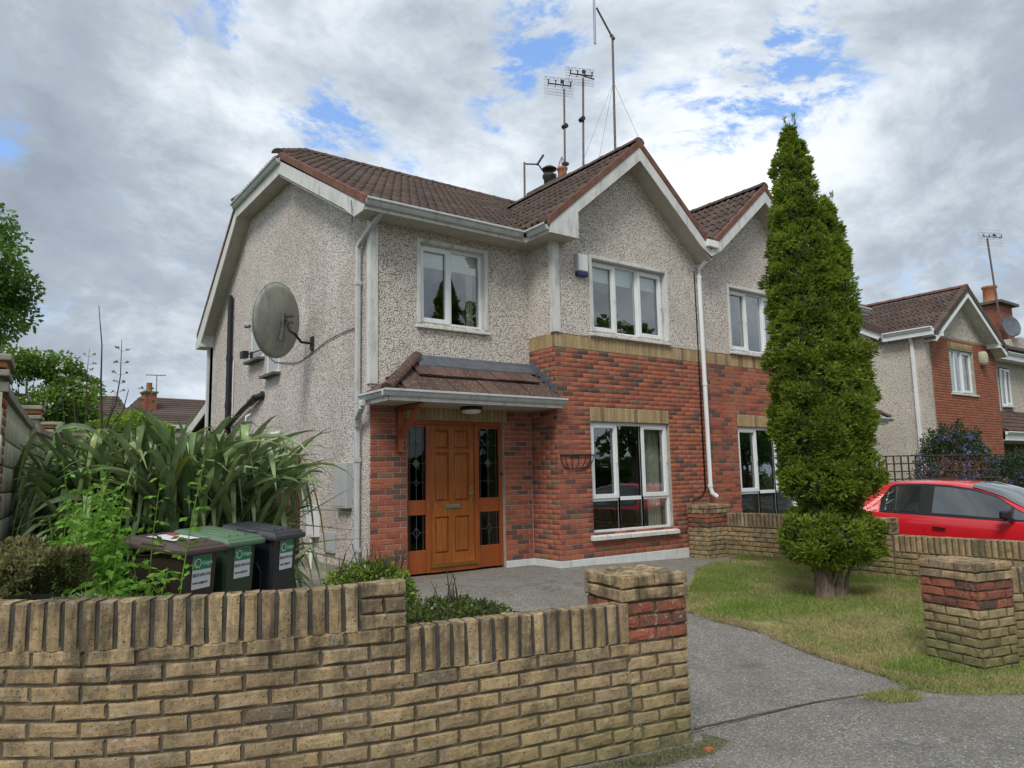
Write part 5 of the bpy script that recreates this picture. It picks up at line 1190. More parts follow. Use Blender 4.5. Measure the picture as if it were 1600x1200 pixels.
me = bpy.data.meshes.new('paper_label'); me.from_pydata([(0, 0, .008), (.15, 0, .008), (.15, .09, .008), (0, .09, .008)], [], [(0, 1, 2, 3)]); me.materials.append(simple('grey_paper', (.5, .52, .54), .6)); o_ = bpy.data.objects.new('paper_label', me); COL.objects.link(o_); o_.parent = b2; o_.matrix_local = LM
b3, lid3 = bin_(-4.80, -1.26, BR_+.03, BLACKLID, BLACKBIN, 'black wheelie bin at the right end of the row', sc=1.14)

# ------------------------------------------------------------------ satellite dish, alarm, basket, lights
DS = base('satellite_dish', (-2.78, 2.80, 3.56), 'large round stained grey satellite dish on an arm on the gable wall', 'satellite dish')
dc = Vector((-3.38, 2.72, 3.86)); dn = Vector((-.55, .83, .10)).normalized()
ua = Vector((0, 0, 1)).cross(dn).normalized(); ub = dn.cross(ua).normalized(); mb = MB(); rings = 8; n_ = 40; vs = []; fs = []
RD = .55
for i in range(rings+1):
    r_ = RD*i/rings; dep = .11*(1-(i/rings)**2)
    for k in range(n_):
        t = 2*PI*k/n_; vs.append(dc+ua*r_*math.cos(t)+ub*r_*1.06*math.sin(t)-dn*dep)
for i in range(rings):
    for k in range(n_): fs.append((i*n_+k, i*n_+(k+1) % n_, (i+1)*n_+(k+1) % n_, (i+1)*n_+k))
mb.add(vs, fs, True); vs2 = []
for k in range(n_):
    t = 2*PI*k/n_; 
    for rr_, dd in ((RD, 0), (RD+.012, -.004), (RD+.012, .016), (RD, .016)): vs2.append(dc+(ua*math.cos(t)+ub*1.06*math.sin(t))*rr_+dn*dd)
mb.add(vs2, [(k*4+j, ((k+1) % n_)*4+j, ((k+1) % n_)*4+(j+1) % 4, k*4+(j+1) % 4) for k in range(n_) for j in range(4)]); dish = mb.build('reflector', M_DISH, DS)
sm_ = dish.modifiers.new('s', 'SOLIDIFY'); sm_.thickness = .006
w = MB(); b0 = dc-dn*.13; w.beam(b0-ub*.30, b0+ub*.12, .07, .05, -dn); w.beam(b0-ub*.32, b0-ub*.24, .11, .07, -dn); w.beam(b0-ub*.05, b0+ub*.12, .10, .03, -dn); w.build('back_bracket', M_STEEL, DS, bevel=.005)
a0 = b0-dn*.04; w = MB(); w.tube([a0+Vector((0, 0, .02)), a0+Vector((.05, -.03, -.16)), a0+Vector((.12, -.08, -.22)), (-2.95, 2.82, 3.57), (-2.78, 2.80, 3.56)], .022, 8); w.build('wall_arm', M_IRON, DS)
w = MB(); w.box(-2.79, -2.762, 2.74, 2.86, 3.45, 3.67); w.build('wall_plate', M_IRON, DS); w = MB()
for q in (-.04, .06): w.beam(a0+Vector((0, 0, q)), a0+Vector((.10, -.05, q+.01)), .04, .03)
w.build('clamp', M_IRON, DS)
w = MB(); lp = dc+dn*.55-ub*.1; w.tube([dc-ub*RD, lp], .012, 6); w.tube([lp-dn*.04, lp+dn*.05], .03, 10); w.build('receiver_arm', M_STEEL, DS)
AL = base('alarm_box', (.55, 0, 4.52), 'white burglar alarm box with a blue base left of the upper bay window', 'alarm')
w = MB(); w.prism([(.44, -.012, 4.56), (.66, -.012, 4.56), (.66, -.012, 4.85), (.44, -.012, 4.85)], (0, -.075, 0)); w.build('cover', M_METER, AL, bevel=.008)
w = MB(); w.box(.455, .645, -.096, -.086, 4.575, 4.84); w.build('front_plate', M_UPVC, AL, bevel=.003)
w = MB(); w.box(.44, .66, -.092, -.012, 4.49, 4.56); w.build('blue_base', M_BLUE, AL, bevel=.01)
WBK = base('wall_basket', (.34, -.02, 1.5), 'black iron half-round wall basket on the red brick beside the ground floor window', 'wall basket')
w = MB(); x0, x1, zt_ = .03, .655, 1.66
w.tube([(x0, -.015, zt_), (x1, -.015, zt_)], .009, 6); pts = [((x0+x1)/2+(x1-x0)/2*math.cos(t), -.015-.21*math.sin(t), zt_) for t in np.linspace(0, PI, 16)]; w.tube(pts, .009, 6); w.build('rim', M_IRON, WBK)
for t in np.linspace(.0, PI, 9):
    ex, ey = (x0+x1)/2+(x1-x0)/2*math.cos(t), -.015-.21*math.sin(t); cx_ = (x0+x1)/2+.16*math.cos(t)
    w = MB(); w.tube([(ex, ey, zt_), (ex+(cx_-ex)*.12, ey*.97, zt_-.09), (ex+(cx_-ex)*.45, ey*.72, zt_-.17), (cx_, ey*.25-.01, zt_-.205)], .007, 5); w.build('bar', M_IRON, WBK)
w = MB(); w.tube([((x0+x1)/2-.17, -.015, zt_-.205), ((x0+x1)/2+.17, -.015, zt_-.205)], .008, 6); w.build('bottom_bar', M_IRON, WBK)
SL = base('security_light', (-2.78, 5.95, 3.85), 'small black floodlight on the gable wall left of the satellite dish', 'floodlight')
w = MB(); w.box(-2.98, -2.86, 5.90, 6.10, 3.76, 3.90); w.build('lamp_head', M_BLK, SL, bevel=.01); w = MB(); w.tube([(-2.86, 6.0, 3.84), (-2.80, 5.3, 3.84)], .012, 5); w.box(-2.80, -2.762, 5.95, 6.05, 3.78, 3.9); w.build('bracket', M_IRON, SL)

# ------------------------------------------------------------------ aerials
def grid_aerial(par, c, ux, uy, wd, ht, m, nx=16, ny=7, tilt_n=None):
    c = Vector(c); ux, uy = Vector(ux).normalized(), Vector(uy).normalized(); n_ = ux.cross(uy); w = MB(); r_ = .0035
    for i in range(nx+1): p = c+ux*(wd*(i/nx-.5)); w.beam(p-uy*ht/2, p+uy*ht/2, r_, r_, n_)
    for j in range(ny+1): p = c+uy*(ht*(j/ny-.5)); w.beam(p-ux*wd/2, p+ux*wd/2, r_*1.3, r_*1.3, n_)
    w.build('reflector_grid', m, par); w = MB(); o_ = c+n_*.12-uy*.02
    w.beam(o_-ux*wd*.40, o_+ux*wd*.40, .02, .02, n_)
    for k in (-.38, -.13, .13, .38): q = o_+ux*wd*k; w.beam(q, q+n_*.02+uy*.09, .022, .02, n_); w.beam(q, q-n_*.12, .012, .012, uy)
    w.beam(o_+ux*.06+uy*.05, o_+ux*.06+uy*.12, .07, .05, n_)
    for k in (-.38, -.13, .13, .38): q = o_+ux*wd*k+uy*.05; w.beam(q-ux*.06+uy*.12, q, .006, .006, n_); w.beam(q+ux*.06+uy*.12, q, .006, .006, n_)
    w.build('dipole_bar', M_BLK, par)
A1 = base('tv_aerial', (3.0, 4.52, 7.7), 'short pole with a small three-armed aerial at the left corner of the chimney', 'aerial', 'tv aerials')
w = MB(); w.tube([(3.02, 4.6, 7.55), (3.04, 4.6, 8.72)], .024, 8); w.build('pole', M_RUST, A1); w = MB(); w.tube([(3.04, 4.6, 8.68), (3.40, 4.55, 8.74)], .018, 6); w.tube([(3.38, 4.55, 8.72), (3.56, 4.52, 9.0)], .028, 6); w.tube([(3.40, 4.55, 8.76), (3.60, 4.5, 8.50)], .016, 6); w.build('arms', M_IRON, A1)
w = MB(); w.box(2.98, 3.10, 4.5, 4.62, 7.62, 7.68); w.box(2.98, 3.10, 4.5, 4.62, 7.80, 7.85); w.build('bracket', M_IRON, A1)
A2 = base('tv_aerial', (3.02, 3.15, 7.7), 'left one of the two square mesh aerials above the chimney, on a pale pole', 'aerial', 'tv aerials')
w = MB(); w.tube([(3.02, 3.14, 7.5), (3.08, 3.14, 9.90)], .022, 8); w.build('pole', M_RUST, A2); w = MB(); w.tube([(3.07, 3.08, 9.02), (3.07, 3.20, 9.02)], .055, 10); w.box(3.0, 3.12, 3.1, 3.2, 8.12, 8.18); w.build('junction_box', M_BLK, A2)
gx_ = Vector((.86, -.50, -.10)); grid_aerial(A2, (3.06, 3.30, 10.02), gx_, (0.02, 0, 1), .66, .42, M_STEEL, 18, 6)
A3 = base('tv_aerial', (3.71, 3.3, 7.7), 'right one of the two square mesh aerials, on a dark pole', 'aerial', 'tv aerials')
w = MB(); w.tube([(3.70, 3.3, 7.6), (3.81, 3.3, 10.46)], .024, 8); w.build('pole', M_RUST, A3); w = MB(); w.tube([(3.73, 3.24, 9.45), (3.75, 3.38, 9.45)], .055, 10); w.build('junction_box', M_BLK, A3); w = MB(); w.beam((3.60, 3.22, 10.46), (4.03, 3.16, 10.44), .02, .02); w.build('lower_bar', M_BLK, A3)
grid_aerial(A3, (3.82, 3.42, 10.56), Vector((.90, -.42, -.02)), (0, 0, 1), .68, .42, M_STEEL, 20, 6)
A4 = base('tv_aerial', (5.33, 3.9, 6.9), 'tall guyed mast with an arm and upright folded dipole at its top', 'aerial', 'tv aerials')
w = MB(); w.tube([(5.30, 3.9, 6.6), (5.42, 3.9, 12.36)], [.032, .028], 8); w.build('mast', M_RUST, A4)
w = MB(); w.beam((5.42, 3.9, 12.36), (4.90, 3.9, 12.98), .035, .035); w.beam((5.42, 3.86, 12.30), (5.42, 3.94, 12.45), .07, .07); w.build('arm', M_RUST, A4)
w = MB(); w.tube([(4.83, 3.9, 11.98), (4.86, 3.9, 13.9)], .012, 6); w.tube([(4.78, 3.9, 11.98), (4.81, 3.9, 13.9)], .012, 6); w.tube([(4.78, 3.9, 11.99), (4.805, 3.9, 11.96), (4.83, 3.9, 11.99)], .012, 6); w.build('dipole', M_STEEL, A4)
w = MB(); gp_ = Vector((5.39, 3.9, 11.15))
for q in ((3.6, 3.6, 7.8), (5.0, 4.6, 7.7), (8.6, 4.4, 7.4)): w.tube([gp_, q], .0045, 4)
w.build('guy_wire', M_STEEL, A4)
# ------------------------------------------------------------------ foliage tools (numpy)
def unit(a): return a/np.maximum(np.linalg.norm(a, axis=-1, keepdims=True), 1e-9)
def leaf_cloud(name, C_, D_, L, Wd, m, fold=.0, rg=RNG, shape='diamond'):
    """one leaf blade per row: centre C_, pointing D_, length L, width Wd -> quads"""
    n_ = len(C_); D_ = unit(D_); R_ = unit(rg.normal(size=(n_, 3))); S_ = unit(np.cross(D_, R_)); L = np.broadcast_to(L, (n_,))[:, None]; Wd = np.broadcast_to(Wd, (n_,))[:, None]
    if shape == 'diamond': V_ = np.stack([C_, C_+D_*L*.45+S_*Wd*.5, C_+D_*L, C_+D_*L*.45-S_*Wd*.5], 1)
    else: V_ = np.stack([C_-S_*Wd*.5, C_+S_*Wd*.5, C_+D_*L+S_*Wd*.25, C_+D_*L-S_*Wd*.25], 1)
    me = mesh_np(name, V_.reshape(-1, 3), np.arange(n_*4).reshape(n_, 4)); me.materials.append(m); return me
def lump(p, sc, seed=0):
    """cheap smooth 3D noise in -1..1"""
    rs = np.random.default_rng(seed); o_ = np.zeros(len(p))
    for k in range(6):
        d = rs.normal(size=3); d /= np.linalg.norm(d); o_ += np.sin(p@d*sc*(1+.35*k)+rs.uniform(0, 6.28))
    return o_/3.2
def tapered(name, m, parent, paths):
    w = MB()
    for pts, r0, r1, n_ in paths:
        k = len(pts); w.tube(pts, [r0+(r1-r0)*i/(k-1) for i in range(k)], n_)
    return w.build(name, m, parent)
# ------------------------------------------------------------------ conifer
CX, CY = 1.20, -3.54; CZ = g(CX, CY)
CT = base('conifer_tree', (CX, CY, CZ), 'tall narrow green conifer with two tops and a pinched waist on the front lawn', 'conifer')
rv = Vector((.806, -.592, 0))
profA = [(5.88, .05), (5.65, .15), (5.4, .21), (5.1, .26), (4.8, .30), (4.2, .37), (3.5, .41), (3.0, .42), (2.5, .42), (2.2, .45), (2.0, .50), (1.82, .40), (1.6, .42), (1.35, .45), (1.20, .36), (1.08, .17), (1.0, .24), (.92, .40), (.82, .47), (.66, .48), (.52, .40), (.42, .26), (.36, .10)]
profB = [(4.90, .03), (4.7, .13), (4.3, .21), (3.8, .27), (3.2, .30), (2.6, .34), (2.1, .37), (1.85, .33), (1.6, .37), (1.35, .38), (1.18, .26), (1.06, .05), (.96, .22), (.80, .37), (.64, .36), (.50, .26), (.40, .1), (.36, .03)]
offA = lambda z: -.05-.06*np.clip((z-1)/4.8, 0, 1)
offB = lambda z: .27-.02*z*0+.03*np.clip(z-1, 0, 3)*0
def pr(prof, z): a_ = np.array(prof)[::-1]; return np.interp(z, a_[:, 0], a_[:, 1], left=0, right=0)
N_ = 0; rg = np.random.default_rng(21)
def column(prof, off, n_, sd_):
    zs = np.array([p[0] for p in prof]); zc = rg.uniform(zs.min(), zs.max(), n_*3); keep = rg.uniform(0, .62, n_*3) < pr(prof, zc)+.05; zc = zc[keep][:n_]
    t = rg.uniform(0, 2*PI, len(zc)); r_ = pr(prof, zc)
    P0 = np.stack([np.cos(t)*r_, np.sin(t)*r_, zc], 1)
    bump_ = lump(P0*np.array([1, 1, .8]), 10, sd_)*.06+lump(P0, 27, sd_+1)*.05
    r2 = np.maximum(r_+bump_*np.clip(r_/.3, .2, 1)-rg.exponential(.018, len(zc)), .0)
    c_ = np.stack([rv.x*off(zc)+np.cos(t)*r2, rv.y*off(zc)+np.sin(t)*r2, zc], 1); out_ = np.stack([np.cos(t), np.sin(t), np.zeros_like(t)], 1)
    return c_, out_
cA, oA = column(profA, offA, 30000, 3); cB, oB = column(profB, offB, 17000, 8)
# drop what lies deep inside the other stem
dB = np.hypot(cA[:, 0]-rv.x*offB(cA[:, 2]), cA[:, 1]-rv.y*offB(cA[:, 2])); k = dB > pr(profB, cA[:, 2])*.80; cA, oA = cA[k], oA[k]
dA = np.hypot(cB[:, 0]-rv.x*offA(cB[:, 2]), cB[:, 1]-rv.y*offA(cB[:, 2])); k = dA > pr(profA, cB[:, 2])*.80; cB, oB = cB[k], oB[k]
c0 = np.concatenate([cA, cB]); oo = np.concatenate([oA, oB])
# rolled clumps of foliage standing out of that surface
sel = rg.choice(len(c0), 620, replace=False); ctr = c0[sel]-oo[sel]*.06; rc = rg.uniform(.055, .105, 620)*np.clip((6.2-ctr[:, 2])/3., .45, 1); per = 52
uu = unit(rg.normal(size=(620, per, 3))+oo[sel][:, None]*.9+np.array([0, 0, .35])); c1 = (ctr[:, None]+uu*rc[:, None, None]*np.array([1, 1, .8])).reshape(-1, 3); o1 = uu.reshape(-1, 3)
keep = rg.uniform(0, 1, len(c0)) < .42; c0 = np.concatenate([c0[keep]-oo[keep]*.03, c1]); oo = np.concatenate([oo[keep], o1])
# each spray: 4 small blades fanning in a vertical plane, curling up
up_ = np.array([0, 0, 1.]); reps = 6; Cc, Dd, Ll = [], [], []
tw = unit(np.cross(oo, up_)+.0); pl = unit(tw*rg.normal(0, .8, (len(c0), 1))+oo*.4)
base_d = unit(oo*.75+up_*rg.uniform(.15, .9, (len(c0), 1))+rg.normal(0, .35, (len(c0), 3)))
for k in range(reps):
    a_ = (k-(reps-1)/2)*.42; d = unit(base_d*math.cos(a_)+pl*math.sin(a_)+up_*.18*abs(a_)); Cc.append(c0+base_d*.012*k*.5); Dd.append(d); Ll.append(rg.uniform(.035, .075, len(c0))*(1-.12*abs(k-2.5)))
me = leaf_cloud('crown', np.concatenate(Cc), np.concatenate(Dd), np.concatenate(Ll), .017, M_THUJA, rg=rg)
cr = link('crown', me, CT); cr.location = (CX, CY, CZ)
# wispy leader shoots
Cc, Dd = [], []
for (ox, z0_, z1_) in ((-.16, 5.35, 6.0), (-.04, 5.4, 6.08), (-.10, 5.3, 5.9), (-.34, 4.75, 5.15), (.36, 4.55, 5.0), (.27, 4.6, 4.95), (-.2, 5.2, 5.7)):
    n_ = 130; z = rg.uniform(z0_-.25, z1_, n_); t = rg.uniform(0, 2*PI, n_); f_ = (z1_-z)/(z1_-z0_+.25)
    r_ = .075*f_*rg.uniform(.2, 1, n_); Cc.append(np.stack([rv.x*ox+np.cos(t)*r_, rv.y*ox+np.sin(t)*r_, z], 1)); Dd.append(np.stack([np.cos(t)*.6, np.sin(t)*.6, np.ones(n_)], 1)+rg.normal(0, .2, (n_, 3)))
me = leaf_cloud('leader_shoots', np.concatenate(Cc), np.concatenate(Dd), .06, .014, M_THUJA, rg=rg); o_ = link('leader_shoots', me, CT); o_.location = (CX, CY, CZ)
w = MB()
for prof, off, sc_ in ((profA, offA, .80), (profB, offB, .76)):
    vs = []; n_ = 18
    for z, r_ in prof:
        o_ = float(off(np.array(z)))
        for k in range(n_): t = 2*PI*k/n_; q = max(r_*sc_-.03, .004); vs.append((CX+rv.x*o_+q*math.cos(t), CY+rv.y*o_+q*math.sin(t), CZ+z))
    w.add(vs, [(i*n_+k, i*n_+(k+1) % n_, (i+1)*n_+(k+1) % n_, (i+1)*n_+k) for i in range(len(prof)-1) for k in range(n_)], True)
w.build('shade_core', M_THUJAC, CT)  # solid dark core: stops see-through and paints the shaded gaps
def trunk_pts(ox, oy, lean, top, wob): return [(CX+rv.x*ox+wob*math.sin(k*1.3)*.01+lean*k/6, CY+rv.y*ox+oy, CZ-.12+(top+.12)*k/6) for k in range(7)]
w = MB()
def fluted(ox, oy, r0, seed_, rib):
    n_ = 22; vs = []; rows_ = 12
    for i in range(rows_):
        t = i/(rows_-1); z = CZ-.12+t*1.1; rr_ = r0*(1-.35*t)*(1+.35*max(0, .12-t)/.12)
        for k in range(n_):
            a_ = 2*PI*k/n_; q = rr_*(1+rib*math.sin(a_*5+seed_+t*1.2)+rib*.6*math.sin(a_*9+seed_*2-t*2)); vs.append((CX+rv.x*ox+q*math.cos(a_), CY+rv.y*ox+oy+q*math.sin(a_), z))
    w.add(vs, [(i*n_+k, i*n_+(k+1) % n_, (i+1)*n_+(k+1) % n_, (i+1)*n_+k) for i in range(rows_-1) for k in range(n_)], True)
fluted(-.085, 0, .120, 1.0, .07); fluted(.105, .03, .082, 2.2, .06); w.tube([(CX+rv.x*.15, CY+rv.y*.15, CZ-.05), (CX+rv.x*.20, CY+rv.y*.2, CZ+.25), (CX+rv.x*.32, CY+rv.y*.32, CZ+.5)], [.03, .022, .012], 6)
w.tube([(CX-.05, CY-.04, CZ+.18), (CX-.02, CY-.12, CZ+.34), (CX-.05, CY-.2, CZ+.5)], [.03, .02, .012], 6)
w.build('trunk', M_BARK, CT)

# ------------------------------------------------------------------ New Zealand flax: every leaf a part
FX = base('flax_plant', (-5.3, .4, -.1), 'huge clump of arching strap-like flax leaves behind the bins', 'flax plant')
def strap(p0, d0, L, wd, droop, twist, kink=0, name='leaf', m=M_PHOR, n_=9, rr=random):
    d = Vector(d0).normalized(); p = Vector(p0); vs = []; sidev = d.cross(Vector((0, 0, 1)))
    if sidev.length < .1: sidev = Vector((1, 0, 0))
    sidev.normalize(); st = L/n_; tw_ = rr.uniform(-.3, .3)
    for i in range(n_+1):
        t = i/n_; wv = wd*(1 if t < .55 else max(0.02, (1-t)/.45)**.8)*(0.55+.45*min(1, t*4)); nrm_ = sidev.cross(d).normalized()
        s_ = (sidev*math.cos(tw_)+nrm_*math.sin(tw_)).normalized(); n2 = s_.cross(d).normalized()
        vs += [p-s_*wv/2+n2*wv*.12, p-n2*wv*.10, p+s_*wv/2+n2*wv*.12]
        if kink and abs(t-kink) < .5/n_: d = (d*.35+Vector((0, 0, -1))).normalized()
        d = (d+Vector((0, 0, -droop*(t**1.5)*st*6))).normalized(); sidev = (sidev-d*sidev.dot(d)).normalized(); tw_ += twist*st; p = p+d*st
    fs = []
    for i in range(n_): a_ = i*3; fs += [(a_, a_+1, a_+4, a_+3), (a_+1, a_+2, a_+5, a_+4)]
    me = bpy.data.meshes.new(name); me.from_pydata([tuple(v) for v in vs], [], fs); me.polygons.foreach_set('use_smooth', [True]*len(fs)); me.update(); me.materials.append(m); return me
def leaf_ok(me):
    for v in me.vertices:
        x, y, z = v.co
        if z > 2.02+.10*math.sin(x*5) or x > -4.0 or x < -6.85: return False
        if x > -6.15 and y < -1.02 and z < 1.25: return False
        if y < -1.9: return False
    return True
rr = random.Random(77); fans = []
for k in range(32): fans.append((rr.uniform(-6.45, -4.75), rr.uniform(-.8, 1.1)))
nleaf = 0
for fx, fy_ in fans:
    ox = (fx+5.25)/1.3
    for j in range(9):
        az = rr.gauss(math.atan2(-.35+rr.uniform(-.5, .3), ox*1.3+rr.uniform(-.45, .45)), .65); el = rr.uniform(.6, 1.3)
        d = (math.cos(az)*math.cos(el), math.sin(az)*math.cos(el), math.sin(el)); L = rr.uniform(1.5, 2.5)
        kink = rr.choice([0, 0, 0, .5, .6, .7]); mm = M_PHORY if rr.random() < .03 else M_PHOR
        for _try in range(12):
            me = strap((fx+rr.uniform(-.1, .1), fy_+rr.uniform(-.1, .1), rr.uniform(.0, .75)), d, L, rr.uniform(.062, .10), rr.uniform(.2, .8), rr.uniform(-.9, .9), kink, rr=rr, m=mm)
            if leaf_ok(me): break
            az = rr.gauss(math.atan2(-.35+rr.uniform(-.5, .3), ox*1.3+rr.uniform(-.45, .45)), .8); el = rr.uniform(.3, 1.15); d = (math.cos(az)*math.cos(el), math.sin(az)*math.cos(el), math.sin(el)); L = rr.uniform(1.2, 2.2)
        else: continue
        o_ = link('leaf', me, FX); nleaf += 1
inner = []
for k in range(2300):
    fx, fy_ = rr.uniform(-6.4, -4.5), rr.uniform(-.95, 1.0); az = rr.gauss(-PI/2+(fx+5.2)*1.15, .55); el = rr.uniform(.05, 1.15)
    me = strap((fx, fy_, rr.uniform(.0, 1.45)), (math.cos(az)*math.cos(el), math.sin(az)*math.cos(el), math.sin(el)), rr.uniform(.8, 1.6), rr.uniform(.05, .09), rr.uniform(.15, .6), rr.uniform(-.9, .9), rr.choice([0, 0, .6]), rr=rr)
    if not leaf_ok(me): continue
    inner.append((me, Matrix.Identity(4)))
for me_, _ in inner: me_.materials.clear()
o_ = link('inner_leaves', join_meshes('inner_leaves', inner, M_PHOR), FX); o_['kind'] = 'stuff'
for me_, _ in inner: bpy.data.meshes.remove(me_)
# long leaves leaning out over the path on the right
for (p0, d, L, dr) in (((-4.3, .6, .6), (.9, -.25, .55), 1.35, .02), ((-4.4, .4, .9), (.95, -.3, -.12), 1.3, .02), ((-4.4, .5, .5), (.9, -.3, .15), 1.5, .08), ((-4.4, .3, .7), (.8, -.45, -.25), 1.5, .0), ((-4.5, .5, .9), (.7, .1, .5), 1.3, .2), ((-4.4, .2, .9), (.75, -.5, .2), 1.2, .25)):
    o_ = link('leaf', strap(p0, d, L, .06, dr, .2, 0, rr=rr), FX)
w = MB()
for k in range(90):
    fx, fy_ = rr.uniform(-6.5, -4.5), rr.uniform(-.7, 1.3); w.tube([(fx, fy_, -.2), (fx+rr.uniform(-.2, .2), fy_+rr.uniform(-.2, .2), rr.uniform(.7, 1.2))], [.07, .03], 5)
w.build('interior_shade_stalks', M_THUJAC, FX)  # dark tubes put the clump's inner shade into colour

# ------------------------------------------------------------------ tall weeds, clipped hedge, low shrubs behind the wall
def leafy_stem(w, p0, h, lean, rr, Cc, Dd, Ll, leafl, nn):
    pts = [Vector(p0)+Vector((lean[0]*t*t, lean[1]*t*t, h*t)) for t in (0, .25, .5, .75, 1)]; w.tube(pts, [.007, .006, .005, .004, .002], 5, caps=False)
    for i in range(nn):
        t = (i+.5)/nn; p = Vector(p0)+Vector((lean[0]*t*t, lean[1]*t*t, h*t)); az = i*2.4+rr.uniform(-.4, .4); L = leafl*(1.15-.75*t)
        d = Vector((math.cos(az), math.sin(az), rr.uniform(-.35, .55)))
        for q in range(3):
            Cc.append(tuple(p+d*L*.3*q)); Dd.append(tuple(d+Vector((rr.uniform(-.5, .5), rr.uniform(-.5, .5), rr.uniform(-.5, .1)-.25*q)))); Ll.append(L*.55)
WD = base('tall_weed', (-6.1, -2.4, -.1), 'tall bright green leafy weeds in front of the flax, left of the brown bin', 'weeds'); tag(WD, kind=None)
w = MB(); Cc, Dd, Ll = [], [], []; rr = random.Random(5)
for k in range(34):
    x, y = -6.34+rr.gauss(0, .15), -2.42+rr.gauss(0, .2); leafy_stem(w, (x, y, g(x, y)), rr.uniform(1.0, 1.75), (rr.gauss(0, .12), rr.gauss(0, .1)), rr, Cc, Dd, Ll, .20, 34)
for k in range(34):
    x, y = -6.42+rr.gauss(0, .16), -2.95+rr.gauss(0, .24); leafy_stem(w, (x, y, g(x, y)), rr.uniform(.5, .95), (rr.gauss(0, .15), rr.gauss(0, .12)), rr, Cc, Dd, Ll, .30, 18)
w.build('stem', M_WEED, WD); link('leaves', leaf_cloud('leaves', np.array(Cc), np.array(Dd), np.array(Ll), np.array(Ll)*.46, M_WEED), WD)
HG = base('hedge', (-6.85, -3.4, -.1), 'low clipped hedge going brown, behind the left end of the curved wall', 'hedge')
n_ = 56000; rg = np.random.default_rng(31)
t = rg.uniform(0, 1, n_); ang = rg.uniform(-.15, PI+.15, n_)
axis_p = np.stack([-7.45+.80*t, -2.55-.64*t, np.full(n_, .50)], 1)
nx_ = np.array([-.63, -.78, 0.]); rad = np.stack([np.cos(ang)*.46, np.sin(ang)*.50], 1)
P_ = axis_p+nx_*rad[:, :1]; P_[:, 2] = axis_p[:, 2]+rad[:, 1]; low = rg.uniform(0, 1, n_) < .42; P_[low, 2] = rg.uniform(-.1, .45, low.sum())
lm_ = lump(P_, 6, 4)*.06+lump(P_, 17, 5)*.035; od = np.stack([nx_[0]*np.cos(ang), nx_[1]*np.cos(ang), np.sin(ang)], 1); P_ += od*lm_[:, None]-od*rg.exponential(.02, n_)[:, None]
me = leaf_cloud('foliage', P_, od+rg.normal(0, .7, (n_, 3)), rg.uniform(.018, .042, n_), .014, M_HEDGE, rg=rg); link('foliage', me, HG)
w = MB(); pts = [(-7.45, -2.55, .40), (-6.68, -3.17, .40)]; w.tube([(a_, b_, .46) for a_, b_, c_ in pts], .24, 14); w.build('shade_core', M_THUJAC, HG)  # dark tube painted as the hedge's shaded inside
for k in range(14):
    x = -7.3+.6*rr.random(); p = Vector((x, -2.6-.8*(x+7.3), .95)); w = MB(); q = [p]
    for i in range(4): q.append(q[-1]+Vector((rr.uniform(-.06, .08), rr.uniform(-.06, .06), rr.uniform(-.02, .05))))
    w.tube(q, .004, 4); w.build('dead_twig', M_GREYW, HG)
# little sage-green shrub between hedge and wall
def bush(name, c, r3, n_, L, wd, m, label, cat, seed=1, group=None, flowers=None, lumpy=(7, .12), core=True, low=None, spikes=0):
    c = np.array(c, float); r3 = np.array(r3, float); T = base(name, tuple(c-np.array([0, 0, r3[2]])), label, cat, group); rg = np.random.default_rng(seed)
    u = unit(rg.normal(size=(n_, 3))); u[:, 2] = np.where(u[:, 2] < -.55, -u[:, 2], u[:, 2]); P_ = u*r3; P_ *= (1+lump(u*3, lumpy[0]/3, seed)*lumpy[1]+lump(u*3, lumpy[0], seed+9)*lumpy[1]*.5)[:, None]
    P_ *= (1-rg.exponential(.07, n_))[:, None]; P_ += c
    link('foliage', leaf_cloud('foliage', P_, u+rg.normal(0, .7, (n_, 3)), rg.uniform(.6, 1.3, n_)*L, wd, m, rg=rg), T)
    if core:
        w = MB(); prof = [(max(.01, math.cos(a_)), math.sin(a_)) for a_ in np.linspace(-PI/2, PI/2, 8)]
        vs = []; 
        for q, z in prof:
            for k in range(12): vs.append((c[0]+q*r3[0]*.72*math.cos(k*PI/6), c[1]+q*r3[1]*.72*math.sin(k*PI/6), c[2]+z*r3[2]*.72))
        w.add(vs, [(i*12+k, i*12+(k+1) % 12, (i+1)*12+(k+1) % 12, (i+1)*12+k) for i in range(7) for k in range(12)], True); w.build('shade_core', M_THUJAC, T)  # dark ellipsoid gives the bush its shaded depth by colour
    if flowers:
        fm, fn, fs_ = flowers; u = unit(rg.normal(size=(fn, 3))); u[:, 2] = abs(u[:, 2]); cc = c+u*r3*1.02; P_ = np.repeat(cc, 9, 0)+rg.normal(0, fs_*.5, (fn*9, 3)); link('blossom', leaf_cloud('blossom', P_, rg.normal(size=(fn*9, 3)), fs_*.9, fs_*.6, fm, rg=rg), T)
    if spikes:
        w = MB(); Cc, Dd, Ll = [], [], []; r2 = random.Random(seed)
        for k in range(spikes):
            az = r2.uniform(0, 6.28); x, y = c[0]+r3[0]*.8*math.cos(az)*r2.random(), c[1]+r3[1]*.8*math.sin(az)*r2.random()
            leafy_stem(w, (x, y, c[2]), r3[2]*r2.uniform(1.0, 1.7), (r2.gauss(0, .08), r2.gauss(0, .08)), r2, Cc, Dd, Ll, .045, 12)
        w.build('stem', M_TWIG, T); link('shoots', leaf_cloud('shoots', np.array(Cc), np.array(Dd), np.array(Ll), np.array(Ll)*.5, m), T)
    return T
bush('shrub', (-6.62, -3.98, .46), (.45, .25, .30), 9000, .03, .010, leafmat('sage_leaf', [(.17, .21, .10), (.22, .25, .13), (.13, .17, .07)]), 'small grey-green shrub just behind the wall coping, left of the bins', 'shrub', 61)
